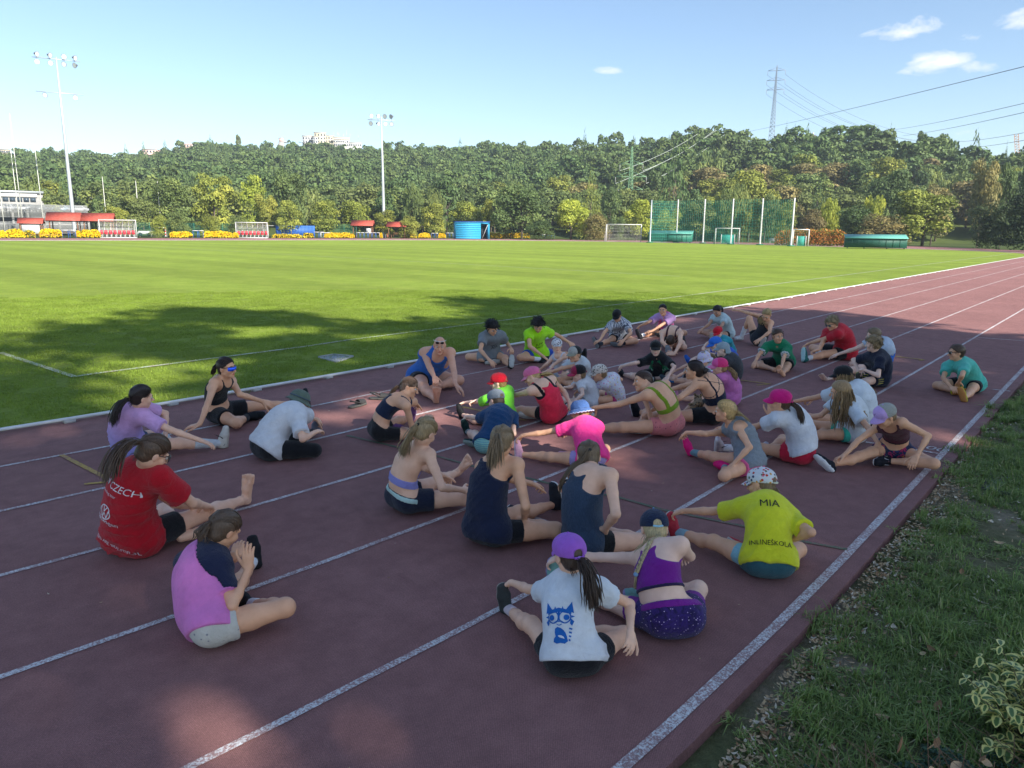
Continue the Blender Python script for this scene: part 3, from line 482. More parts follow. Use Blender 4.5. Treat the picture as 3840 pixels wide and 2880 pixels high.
# ---- scattering with geometry nodes: one object, many small instances
def scatter(name, pts, rot, scl, vid, variants, label=None, kind='stuff', cat=None):
 n = len(pts); me = bpy.data.meshes.new(name); me.vertices.add(n); me.vertices.foreach_set('co', np.asarray(pts, np.float32).ravel())
 for an, typ, dat, key in (('rot', 'FLOAT_VECTOR', rot, 'vector'), ('scl', 'FLOAT_VECTOR', scl, 'vector'), ('vid', 'INT', vid, 'value')):
  a = me.attributes.new(an, typ, 'POINT'); a.data.foreach_set(key, np.asarray(dat, np.int32 if typ == 'INT' else np.float32).ravel())
 o = bpy.data.objects.new(name, me); COL.objects.link(o)
 ng = bpy.data.node_groups.new(name, 'GeometryNodeTree'); ng.interface.new_socket('Geometry', in_out='INPUT', socket_type='NodeSocketGeometry'); ng.interface.new_socket('Geometry', in_out='OUTPUT', socket_type='NodeSocketGeometry')
 N, L = ng.nodes, ng.links; gi = N.new('NodeGroupInput'); go = N.new('NodeGroupOutput'); jn = N.new('GeometryNodeJoinGeometry'); L.new(jn.outputs[0], go.inputs[0])
 def attr(nm, dt): a = N.new('GeometryNodeInputNamedAttribute'); a.data_type = dt; a.inputs['Name'].default_value = nm; return a.outputs[0]
 r, s, v = attr('rot', 'FLOAT_VECTOR'), attr('scl', 'FLOAT_VECTOR'), attr('vid', 'INT')
 e2r = N.new('FunctionNodeEulerToRotation'); L.new(r, e2r.inputs[0])
 for i, var in enumerate(variants):
  oi = N.new('GeometryNodeObjectInfo'); oi.inputs['Object'].default_value = var; oi.transform_space = 'ORIGINAL'; oi.inputs['As Instance'].default_value = False
  cmp_ = N.new('FunctionNodeCompare'); cmp_.data_type = 'INT'; cmp_.operation = 'EQUAL'
  ins = [x for x in cmp_.inputs if x.enabled]; L.new(v, ins[0]); ins[1].default_value = i
  ip = N.new('GeometryNodeInstanceOnPoints'); L.new(gi.outputs[0], ip.inputs['Points']); L.new(cmp_.outputs[0], ip.inputs['Selection']); L.new(oi.outputs['Geometry'], ip.inputs['Instance'])
  L.new(e2r.outputs[0], ip.inputs['Rotation']); L.new(s, ip.inputs['Scale']); L.new(ip.outputs[0], jn.inputs[0])
 md = o.modifiers.new('scatter', 'NODES'); md.node_group = ng
 tag(o, label, cat, None, kind); return o
# ---- grass
def blade_mat(name, c1, c2, c3):
 t = NT(name); a = t.n('ShaderNodeAttribute', attribute_name='tone').outputs['Fac']; r = t.n('ShaderNodeObjectInfo').outputs['Random']
 c = t.ramp(a, [(0, c1), (.55, c2), (.85, c2), (1, c3)]); c = t.mix(1.0, c, t.ramp(r, [(0, .8), (1, 1.2)]), 'MULTIPLY'); t.base(c, .6, .3)
 tr = t.n('ShaderNodeBsdfTranslucent'); t.L.new(c, tr.inputs['Color']); mx = t.n('ShaderNodeMixShader'); mx.inputs[0].default_value = .3
 t.L.new(t.b.outputs[0], mx.inputs[1]); t.L.new(tr.outputs[0], mx.inputs[2]); t.L.new(mx.outputs[0], t.t.nodes['Material Output'].inputs['Surface']); return t.m
def blades(seed, n, size, h, w, lean=.5, clump=0):
 rs = np.random.RandomState(seed); V = []; F3 = []; F4 = []; T = []
 cl = rs.uniform(-size/2, size/2, (max(clump, 1), 2))
 P = rs.uniform(-size/2, size/2, (n, 2)) if not clump else cl[rs.randint(0, clump, n)]+rs.normal(size=(n, 2))*size*.045
 an = rs.uniform(0, 2*PI, n); hh = h*rs.uniform(.45, 1.15, n); ll = np.abs(rs.normal(size=n))*lean*hh; ww = w*rs.uniform(.7, 1.3, n); tone = rs.uniform(0, 1, n)
 for i in range(n):
  d = np.array((math.cos(an[i]), math.sin(an[i]))); s = np.array((-d[1], d[0]))*ww[i]/2; p = P[i]; b = len(V)
  m = p+d*ll[i]*.35; t = p+d*ll[i]
  V += [(*(p-s), 0), (*(p+s), 0), (*(m+s*.8), hh[i]*.6), (*(m-s*.8), hh[i]*.6), (*t, hh[i]*max(.35, 1-ll[i]/hh[i]*.35))]
  F4.append((b, b+1, b+2, b+3)); F3.append((b+3, b+2, b+4)); T += [tone[i]]*5
 return np.array(V), [np.array(F4), np.array(F3)], {'tone': np.array(T)}
TURF = blade_mat('turf_blade', (.17, .25, .030), (.22, .31, .038), (.29, .35, .07)); WILD = blade_mat('verge_blade', (.16, .25, .065), (.24, .32, .09), (.52, .46, .26))
def lawn():
 rs = np.random.RandomState(11); va = []
 for i in range(2):
  V, F, at = blades(50+i, 560, .55, .040, .0055, .6); va.append(tag(link('mown_turf', npmesh('mown_turf', V, F, False, at), TURF, None, (6+i*.5, 4, 0)), label='short mown turf tuft of the pitch', kind='stuff'))
 pts = []
 for x in np.arange(-14, 34, .5):
  for y in np.arange(-.1, 22, .5):
   p = np.array((x, y))+rs.uniform(-.12, .12, 2)
   D = np.hypot(x-CX, y-CY)
   if D > 26: continue
   r = y if x >= 0 else R_IN-math.hypot(x, y-R_IN)
   if r < .36: 
    if r < .22: continue
    p = p+np.array((0, .12))
   if (p[0]-5)**2/.6+(p[1]-3.3)**2 < .0: continue
   pts.append((*p, -.008))
 n = len(pts); rot = np.c_[np.zeros(n), np.zeros(n), rs.uniform(0, 6.3, n)]; s = rs.uniform(.8, 1.15, n)
 scatter('pitch_turf', pts, rot, np.c_[s, s, s*.9], rs.randint(0, 2, n), va, 'short green turf of the pitch beside the kerb')
 # verge
 vb = []
 for i in range(3):
  V, F, at = blades(70+i, (420, 330, 170)[i], .36, (.066, .09, .05)[i], .006, 1.0, (0, 9, 5)[i]); 
  if i == 2: at['tone'] = .55+.45*at['tone']
  vb.append(tag(link('verge_grass_tuft', npmesh('verge_grass_tuft', V, F, False, at), WILD, None, (-1.2+.5*i, -9.6, -.05)), label='uneven dry green grass tuft of the verge', kind='stuff'))
 pts = []; vid = []; sc = []
 from mathutils import noise as mn
 def bare(x, y): return mn.noise((x*.45+7, y*.6, 1.3))
 for x in np.arange(-4.2, 26, .17):
  for y in np.arange(-14.0, -7.4, .17):
   D = math.hypot(x-CX, y-CY)
   if x > 10 and rs.rand() > .45: continue
   if D > 13 and rs.rand() > .5: continue
   q = (x+rs.uniform(-.1, .1), y+rs.uniform(-.1, .1)); e = -7.47-q[1]-(0 if q[0] > 0 else q[0]*q[0]/(2*51))
   if e < .02: continue
   b = bare(*q)
   if b > .33 or (e < .28+.2*mn.noise((q[0]*1.7, 3, 0)) and rs.rand() < .75):
    if rs.rand() < .55: continue
    k = 2
   else: k = int(rs.rand() < .45)
   pts.append((*q, -.03)); vid.append(k); s = rs.uniform(.75, 1.25)*(1+.25*mn.noise((q[0]*1.1, q[1]*1.1, 4))); sc.append((s, s, s*rs.uniform(.8, 1.2)*(1 if k < 2 else .7)))
 n = len(pts); scatter('verge_grass', pts, np.c_[rs.normal(size=n)*.08, rs.normal(size=n)*.08, rs.uniform(0, 6.3, n)], sc, vid, vb, 'rough green grass with dry patches along the outside of the track')
lawn()
# ---- leaf litter
def litter():
 m = {}
 def lm(name, c): return plain(name, c, .75, .25, 0, .3, 30)
 mats = [lm('dry_leaf_tan', (.46, .33, .19)), lm('dry_leaf_brown', (.28, .16, .08)), lm('dry_leaf_pale', (.58, .50, .38))]
 rs = np.random.RandomState(5)
 def leaf_geo(L, w, curl):
  xs = np.linspace(-.5, .5, 6); V = []
  for i, x in enumerate(xs):
   h = w*math.cos(x*PI)**.7 if abs(x) < .5 else 0.0; z = curl*(x*x*2)
   V += [(x*L, -h*L/2, z*L+.15*w*L), (x*L, 0, z*L), (x*L, h*L/2, z*L+.18*w*L)]
  F = []
  for i in range(5):
   for j in range(2): a = i*3+j; F.append((a, a+3, a+4, a+1))
  return np.array(V), np.array(F)
 # fine litter: uncountable
 for k, mat in enumerate(mats):
  mb = MB()
  for i in range(4200 if k == 0 else 2000):
   x = rs.uniform(-4, 16) if rs.rand() < .5 else rs.uniform(-3.4, 4); e = abs(rs.normal())*.15+.01
   if rs.rand() < .25: e = rs.uniform(0, 2.2)
   y = -7.46-e-(0 if x > 0 else x*x/102); V, F = leaf_geo(rs.uniform(.012, .035), rs.uniform(.25, .55), rs.uniform(0, .6)); a = rs.uniform(0, 6.3); c, s = math.cos(a), math.sin(a)
   t = rs.normal()*.35; V = V@np.array(((c, s, 0), (-s, c, 0), (0, 0, 1))); V[:, 2] += V[:, 0]*t+.014; mb.addnp(V+np.array((x, y, -.028+(.025 if e > .5 else 0))), F)
  for i in range(60):
   x = rs.uniform(-5, 16); y = rs.uniform(-7.4, -.2); V, F = leaf_geo(rs.uniform(.01, .028), rs.uniform(.3, .6), .4); a = rs.uniform(0, 6.3); c, s = math.cos(a), math.sin(a); V = V@np.array(((c, s, 0), (-s, c, 0), (0, 0, 1))); mb.addnp(V+np.array((x, y, .006)), F)
  tag(mb.build('leaf_litter', mat), label='fine dry leaf litter and wood chips along the track edge', kind='stuff')
 geo = [leaf_geo(.075, .5, .3), leaf_geo(.06, .62, .5), leaf_geo(.085, .38, .2)]; mes = [npmesh('fallen_leaf', V, F) for V, F in geo]
 spots = [(-2.05, -8.05, 2), (-1.75, -8.25, 1), (-1.35, -8.12, 1), (-1.1, -8.3, 2), (-.85, -8.0, 1), (-.45, -8.35, 0), (-2.35, -7.95, 0), (-1.6, -7.95, 0), (-.1, -8.1, 2), (.25, -7.95, 1), (.6, -8.25, 0), (.95, -8.05, 0), (1.35, -7.95, 2), (-.75, -7.8, 2), (-1.95, -7.85, 0), (1.8, -8.2, 0), (2.3, -8.3, 2), (-2.3, -8.2, 1)]
 for i, (x, y, k) in enumerate(spots):
  o = link('fallen_leaf', mes[i % 3].copy(), mats[k]); o.location = (x, y, .012); o.rotation_euler = (rs.uniform(-.4, .4), rs.uniform(-.4, .4), rs.uniform(0, 6.3))
  tag(o, 'dry curled brown leaf lying on the grass verge near the hedge', 'leaf', 'fallen leaves on the verge')
litter()
# ================================================================ trees
def leaf_mat(name, c, var=.25, hue=.03, trans=.25):
 t = NT(name); a = t.n('ShaderNodeAttribute', attribute_name='tone').outputs['Fac']; r = t.n('ShaderNodeObjectInfo').outputs['Random']
 c1 = tuple(x*.62 for x in c); c3 = (min(1, c[0]*1.5), c[1]*1.32, c[2]*1.15)
 col = t.ramp(a, [(0, c1), (.5, c), (1, c3)]); hs = t.n('ShaderNodeHueSaturation'); t.L.new(col, hs.inputs['Color'])
 t.L.new(t.math('MULTIPLY_ADD', r, hue*2, .5-hue), hs.inputs['Hue']); t.L.new(t.math('MULTIPLY_ADD', t.math('FRACT', t.math('MULTIPLY', r, 17.3)), var*2, 1-var), hs.inputs['Value']); col = hs.outputs[0]
 t.base(col, .62, .25); tr = t.n('ShaderNodeBsdfTranslucent'); t.L.new(col, tr.inputs['Color']); mx = t.n('ShaderNodeMixShader'); mx.inputs[0].default_value = trans
 t.L.new(t.b.outputs[0], mx.inputs[1]); t.L.new(tr.outputs[0], mx.inputs[2]); t.L.new(mx.outputs[0], t.t.nodes['Material Output'].inputs['Surface']); return t.m
TONE = [(.105, .165, .055), (.165, .215, .065), (.25, .285, .055), (.30, .37, .055), (.23, .205, .08), (.045, .07, .024)]  # last tone has shade painted in, for the trees at the right edge
LEAF = [leaf_mat('foliage_%s' % n, c, .12, .012) for n, c in zip(('deep', 'mid', 'yellowgreen', 'bright', 'brownish', 'dark'), TONE)]
BARK = plain('bark', (.13, .105, .08), .9, .2, 0, .3, 8, .4)
def crown_mesh(kind, seed, nleaf, ls):
 """a crown in a unit box: radius .5, height 0..1, made of leaf-sized faces on uneven clumps"""
 rs = np.random.RandomState(seed); B = []
 if kind == 'round':
  for i in range(20):
   a = rs.uniform(0, 2*PI); z = rs.uniform(.16, .88); R = .5*math.sin(PI*min(1, (z*.92+.10)))**.55; rr = R*rs.uniform(.35, .80); B.append((rr*math.cos(a), rr*math.sin(a), z, rs.uniform(.12, .21), rs.uniform(.10, .16)))
  B.append((0, 0, .5, .30, .36))
 elif kind == 'tall':
  for i in range(26):
   a = rs.uniform(0, 2*PI); z = rs.uniform(.08, .92); R = .42*math.sin(PI*min(1, z*.80+.14))**.6; rr = R*rs.uniform(.3, .8); B.append((rr*math.cos(a), rr*math.sin(a), z, rs.uniform(.10, .17), rs.uniform(.07, .12)))
  B.append((0, 0, .5, .26, .42))
 elif kind == 'bush':
  for i in range(24):
   a = rs.uniform(0, 2*PI); z = rs.uniform(.05, .8); rr = .42*rs.uniform(.3, .95)*math.cos(z*1.2); B.append((rr*math.cos(a), rr*math.sin(a), z, rs.uniform(.12, .2), rs.uniform(.12, .22)))
  B.append((0, 0, .3, .36, .5))
 elif kind == 'willow':
  for i in range(30):
   a = rs.uniform(0, 2*PI); z = rs.uniform(.2, .85); rr = .42*rs.uniform(.3, .95)*math.sin(PI*min(1, z*.8+.15))**.5; B.append((rr*math.cos(a), rr*math.sin(a), z, rs.uniform(.08, .13), rs.uniform(.13, .24)))
  B.append((0, 0, .5, .3, .4))
 elif kind == 'spruce':
  for t in np.linspace(.04, .97, 20):
   R = .5*(1-t)**.85+.015; k = max(3, int(11*(1-t)+3))
   for i in range(k):
    a = 2*PI*(i+rs.rand()*.6)/k; rr = R*rs.uniform(.5, .85); B.append((rr*math.cos(a), rr*math.sin(a), t-.02*rr, max(.03, R*.32), .030+.02*(1-t)))
  B.append((0, 0, .45, .12, .5))
 B = np.array(B); wgt = B[:, 3]*(B[:, 3]+B[:, 4]); wgt[-1] *= .45; pick = rs.choice(len(B), nleaf, p=wgt/wgt.sum()); b = B[pick]
 d = rs.normal(size=(nleaf, 3)); d /= np.linalg.norm(d, axis=1)[:, None]; d[:, 2] = np.where(rs.rand(nleaf) < .65, np.abs(d[:, 2]), d[:, 2])
 r = rs.uniform(.72, 1.08, nleaf)[:, None]; P = b[:, :3]+d*np.c_[b[:, 3], b[:, 3], b[:, 4]]*r
 nm = d*.9+rs.normal(size=(nleaf, 3))*.55+np.array((0, 0, .25)); nm /= np.linalg.norm(nm, axis=1)[:, None]
 u = np.cross(nm, rs.normal(size=(nleaf, 3))); u /= np.linalg.norm(u, axis=1)[:, None]; v = np.cross(nm, u); s = ls*rs.uniform(.55, 1.25, nleaf)[:, None]
 asp = 1.0
 if kind == 'willow': u = u*.35+np.array((0, 0, -1.)); u /= np.linalg.norm(u, axis=1)[:, None]; v = np.cross(nm, u); v /= np.linalg.norm(v, axis=1)[:, None]+1e-9; asp = .45
 if kind == 'spruce': o = P.copy(); o[:, 2] = -.25; o /= np.linalg.norm(o, axis=1)[:, None]+1e-9; u = o; v = np.cross(nm, u); v /= np.linalg.norm(v, axis=1)[:, None]+1e-9; asp = .5
 V = np.stack([P-u*s, P-v*s*asp*.8, P+u*s, P+v*s*asp*.8], 1).reshape(-1, 3); F = np.arange(nleaf*4).reshape(-1, 4)
 tone = np.repeat(np.clip(.5+rs.normal(size=len(B))*.24, 0, 1)[pick]+rs.normal(size=nleaf)*.13, 4)
 return V, F, {'tone': np.clip(tone, 0, 1)}
def trunk_mesh(seed, h=.62, r=.022, limbs=6):
 rs = np.random.RandomState(seed); mb = MB(); pts = [(0, 0, -.05), (.005, .0, h*.35), (rs.normal()*.02, rs.normal()*.02, h*.7), (rs.normal()*.03, rs.normal()*.03, h)]; mb.tube(pts, [r*1.25, r, r*.7, r*.3], 8)
 for i in range(limbs):
  z = h*rs.uniform(.3, .8); a = 2*PI*i/limbs+rs.rand(); R = rs.uniform(.18, .34); mb.tube([(0, 0, z), (R*.5*math.cos(a), R*.5*math.sin(a), z+.09), (R*math.cos(a), R*math.sin(a), z+.24)], [r*.5, r*.33, r*.12], 5)
 return mb
CROWN = {}
def crown(kind, q, seed):
 k = (kind, q, seed)
 if k not in CROWN:
  n, ls = {'hi': (6500, .0200), 'lo': (1000, .052), 'mid': (2600, .032)}[q]
  if kind == 'spruce': n = int(n*.8); ls *= .95
  if kind == 'willow': ls *= 1.5
  V, F, at = crown_mesh(kind, seed, n, ls); CROWN[k] = npmesh('crown', V, F, False, at)
 return CROWN[k]
TRUNK = [trunk_mesh(9+i) for i in range(3)]
TRUNKM = []
def tree(name, loc, w, h, kind, tone, q, seed, rz, label, group, cat='tree', z0=.06):
 t = empty(name, loc, rz, label=label, cat=cat, group=group)
 me = crown(kind, q, seed)
 c = link('crown', me, None, t); c.scale = (w, w, h*(1-z0)); c.location = (0, 0, h*z0)
 if len(me.materials) == 0: me.materials.append(LEAF[0])
 c.material_slots[0].link = 'OBJECT'; c.material_slots[0].material = LEAF[tone]
 if kind != 'bush':
  if not TRUNKM:
   for tm in TRUNK: o = tm.build('trunk', BARK); TRUNKM.append(o.data); bpy.data.objects.remove(o)
  k = link('trunk', TRUNKM[seed % 3], None, t)
  k.scale = (w*.8, w*.8, h)
 return t
KW = {'round': 'broad round-crowned tree', 'tall': 'tall upright leafy tree', 'willow': 'soft drooping willow', 'spruce': 'dark pointed spruce', 'bush': 'spreading bush'}
CW = ['deep green', 'mid green', 'yellow-green', 'bright light green', 'brownish green', 'very dark']
def ORD(i):
 a = sorted(range(len(FAR['TREES'])), key=lambda k: -math.atan2(FAR['TREES'][k][1]-CY, FAR['TREES'][k][0]-CX)).index(i)+1
 return '%d%s from left' % (a, 'th' if 10 < a % 100 < 14 else {1: 'st', 2: 'nd', 3: 'rd'}.get(a % 10, 'th'))
def trees():
 rs = np.random.RandomState(21)
 for i, (x, y, z, rz, w, h, kind, tone) in enumerate(FAR['TREES']):
  zz = min(z, 0); right = i/len(FAR['TREES'])
  az = math.atan2(y-CY, x-CX); D = math.hypot(x-CX, y-CY); e = (azL-az)/(azL-azR)
  place = 'left of the left floodlight' if az > 1.27 else 'behind the dugouts' if az > 1.06 else 'beyond the blue container' if az > .82 else 'beyond the turquoise cabin' if az > .62 else 'behind the green net' if az > .40 else 'beyond the dark green box' if az > .2 else 'at the right edge'
  tree({'spruce': 'spruce_tree', 'bush': 'bush', 'willow': 'willow_tree'}.get(kind, 'leafy_tree'), (x, y, -.1), w*1.08, h+max(z, 0), kind, tone, 'hi' if D < 200 else 'mid', 100+i % 3, rs.uniform(0, 6), '%s %s %s, %s' % (CW[tone], KW[kind], place, ORD(i)), 'trees beyond the far side of the track', 'bush' if kind == 'bush' else 'tree', .0 if kind in ('bush', 'spruce') else .04)
 for i, (x, y, z, rz, w, h, kind, tone) in enumerate(FAR['SKYTREES']):
  tree('spruce_tree' if kind == 'spruce' else 'leafy_tree', (x, y, z-10), w*1.15, h+10, kind, tone, 'mid', 200+i % 2, rs.uniform(0, 6), ('single dark spruce' if kind == 'spruce' else 'single round tree')+' above the skyline, '+('between the other two towards the pylon', 'just right of the hilltop pylon', 'second right of the pylon', 'small, third right of the pylon', 'far right of the pylon', 'right of the tall one', 'broad, at the end of the ridge', 'left of the sanatorium', 'near the crane', 'small, beside the tallest')[i], 'trees standing above the skyline', 'tree', 0)
 # the wooded hillside
 cand = []
 A0, A1 = azR-.12, azL+.12
 k = 0
 while k < 5200:
  az = rs.uniform(A0, A1); f = 206; rd = float(ridgeD(az)); D = math.sqrt(rs.uniform(f*f, (rd*1.04)**2)); k += 1
  cand.append((az, D))
 grid = {}; keep = []
 for az, D in cand:
  x, y = CX+D*math.cos(az), CY+D*math.sin(az); c = (int(x//6.5), int(y//6.5))
  if any(math.hypot(x-p[0], y-p[1]) < 6.3 for dx in (-1, 0, 1) for dy in (-1, 0, 1) for p in grid.get((c[0]+dx, c[1]+dy), [])): continue
  grid.setdefault(c, []).append((x, y)); keep.append((D, az, x, y))
 keep.sort(); pts = []; rot = []; scl = []; vid = []
 from mathutils import noise as mn
 kinds = [('round', 0), ('round', 1), ('tall', 0), ('willow', 1), ('spruce', 0), ('round', 4), ('round', 2)]; vobj = {}
 for i, (D, az, x, y) in enumerate(keep):
  z = float(hill_z(np.array(az), np.array(D)))-.5; s = rs.uniform(.75, 1.2); nz = mn.noise((x*.012, y*.012, .3)); r = rs.rand()
  v = 4 if r < .03+.12*(nz > .25) else 3 if r < .13 else 2 if r < .30 else 5 if r < .40 else 6 if r < .52+.1*(nz < -.2) else (1 if nz > 0 else 0)
  kind, tone = kinds[v]; w, h = {'round': (11.5, 10.5), 'tall': (9.0, 12.5), 'willow': (10, 10), 'spruce': (6.5, 14.5)}[kind]; w *= s; h *= s*rs.uniform(.9, 1.1); a = rs.uniform(0, 6.3)
  if i < 230:
   t = tree('spruce_tree' if kind == 'spruce' else 'willow_tree' if kind == 'willow' else 'leafy_tree', (x, y, z), w, h, kind, tone, 'mid', 300+v, a, '%s %s, lower slope of the hill' % (CW[tone], KW[kind]), 'trees on the lower slope of the hill', 'tree', .08)
  else:
   if v not in vobj:
    t = tree('leafy_tree' if kind != 'spruce' else 'spruce_tree', (x, y, z), w, h, kind, tone, 'lo', 400+v, a, '%s %s, upper slope of the hill' % (CW[tone], KW[kind]), 'trees on the upper slope of the hill', 'tree', .08); vobj[v] = t.children[0]; continue
   pts.append((x, y, z+h*.05)); rot.append((0, 0, a)); scl.append((w, w, h*.95)); vid.append(v)
 order = sorted(vobj); mp = {v: i for i, v in enumerate(order)}
 scatter('hillside_wood', pts, rot, scl, [mp.get(v, 0) for v in vid], [vobj[v] for v in order], 'dense mixed wood covering the hill behind the stadium')
trees()
# ---- the row of trees on the near side whose shade covers the group
def shade_trees():
 rs = np.random.RandomState(77)
 tx, ty = sun_dir.x/sun_dir.z, sun_dir.y/sun_dir.z
 spec = [(.6, -30, 19.3, 5.8, 6.6, 9500), (8.3, -30, 18.3, 5.0, 5.6, 8000), (-7.6, -30.5, 18.2, 5.8, 5.8, 8500), (-18.5, -31, 18.5, 6, 6, 6500), (4.6, -31, 16.0, 4.6, 4.6, 5000), (-3.5, -31, 16.0, 4.6, 4.6, 5500)]
 names = ['tall leafy tree', 'leafy tree', 'leafy tree', 'leafy tree', 'smaller leafy tree', 'smaller leafy tree']
 for i, (x, y, zc, rx, rz_, n) in enumerate(spec):
  t = empty('leafy_tree', (x, y, 0), label='%s with a dense crown in the row behind the verge, %s' % (names[i], ('second from the right', 'rightmost', 'third from the left', 'leftmost', 'third from the right', 'second from the left')[i]), cat='tree', group='shade trees along the near verge')
  B = []
  for k in range(46):
   d = rs.normal(size=3); d /= np.linalg.norm(d); r = rs.uniform(.35, .86); B.append((d[0]*rx*r, d[1]*rx*.85*r, zc+d[2]*rz_*r, rs.uniform(1.0, 1.8)))
  B = np.array(B); b = B[rs.randint(0, len(B), n)]; d = rs.normal(size=(n, 3)); d /= np.linalg.norm(d, axis=1)[:, None]; P = b[:, :3]+d*b[:, 3:4]*rs.uniform(.3, 1.05, n)[:, None]
  # gaps where the sun reaches the ground
  G = P+np.array((x, y, 0)); gx = G[:, 0]-tx*G[:, 2]; gy = G[:, 1]-ty*G[:, 2]; keep = np.ones(n, bool)
  for (lx, ly, a, c) in FAR['LIT']: keep &= ((gx-lx)/(a*1.05+.12))**2+((gy-ly)/(c*1.05+.15))**2 > rs.uniform(.85, 1.1, n)
  P = P[keep]; m = len(P); nm = rs.normal(size=(m, 3)); nm /= np.linalg.norm(nm, axis=1)[:, None]; u = np.cross(nm, rs.normal(size=(m, 3))); u /= np.linalg.norm(u, axis=1)[:, None]; v = np.cross(nm, u); s = .27*rs.uniform(.7, 1.3, m)[:, None]
  V = np.stack([P-u*s, P-v*s*.7, P+u*s, P+v*s*.7], 1).reshape(-1, 3)
  link('crown', npmesh('crown', V, np.arange(4*m).reshape(-1, 4), False, {'tone': np.repeat(rs.rand(m), 4)}), LEAF[0], t)
  mb = MB(); mb.tube([(0, 0, -.1), (.1, 0, 2.2), (.0, .1, zc*.7), (0, 0, zc+rz_*.5)], [.26, .2, .14, .04], 10)
  for k in range(9):
   a = 2*PI*k/9; z = zc*rs.uniform(.4, .8); mb.tube([(0, 0, z), (rx*.35*math.cos(a), rx*.35*math.sin(a), z+1.1), (rx*.7*math.cos(a), rx*.7*math.sin(a), z+2)], [.09, .06, .02], 6)
  mb.build('trunk', BARK, t, True)
shade_trees()
# ================================================================ things on the far side
def gi(x, y): return (x, y, 0)
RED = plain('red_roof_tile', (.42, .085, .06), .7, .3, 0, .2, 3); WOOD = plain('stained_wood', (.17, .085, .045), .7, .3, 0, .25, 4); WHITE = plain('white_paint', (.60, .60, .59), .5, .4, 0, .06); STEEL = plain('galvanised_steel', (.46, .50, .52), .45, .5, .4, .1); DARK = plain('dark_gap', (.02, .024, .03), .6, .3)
BLUEP = plain('blue_paint', (.03, .12, .42), .55, .4); TURQ = plain('turquoise_paint', (.03, .30, .50), .6, .3); GREENP = plain('green_paint', (.03, .19, .13), .55, .35); GREEND = plain('dark_green_tarpaulin', (.012, .075, .055), .6, .35, 0, .2)
CONC = plain('concrete', (.30, .30, .29), .85, .2, 0, .15, 2); CREAM = plain('cream_render', (.50, .44, .33), .85, .2, 0, .08); PINK = plain('rose_render', (.60, .42, .38), .85, .2, 0, .08); WR = plain('white_render', (.48, .48, .47), .85, .2, 0, .08)
def glass_mat():
 t = NT('window_glass'); t.base((.05, .07, .09), .08, .8); return t.m
GLASS = glass_mat()
def clear_mat():
 t = NT('clear_acrylic'); t.base((.85, .9, .9), .12, .6); t.b.inputs['Alpha'].default_value = .22; return t.m
CLEAR = clear_mat()
def net_mat(name, c, a, sc):
 t = NT(name); co = t.coord('UV'); t.base(c, .7, .2); s = t.n('ShaderNodeSeparateXYZ'); t.L.new(co, s.inputs[0]); m = None
 t.b.inputs['Alpha'].default_value = a; return t.m
def net(name, quads, cell, r, m, parent, label=None):
 """cord mesh over the quads (each four corners): real cords"""
 mb = MB()
 for (a, b, c, d) in quads:
  a, b, c, d = [np.array(x, float) for x in (a, b, c, d)]; w = max(np.linalg.norm(b-a), np.linalg.norm(c-d)); h = max(np.linalg.norm(d-a), np.linalg.norm(c-b)); nu = max(2, int(w/cell)); nv = max(2, int(h/cell))
  for i in range(nu+1):
   t = i/nu; p, q = a+(b-a)*t, d+(c-d)*t; mb.tube([p, q], r, 3, False)
  for j in range(nv+1):
   t = j/nv; p, q = a+(d-a)*t, b+(c-b)*t; mb.tube([p, (p+q)/2-np.array((0, 0, .02*w*.1)), q], r, 3, False)
 o = mb.build(name, m, parent); 
 if label: o['label'] = label
 return o
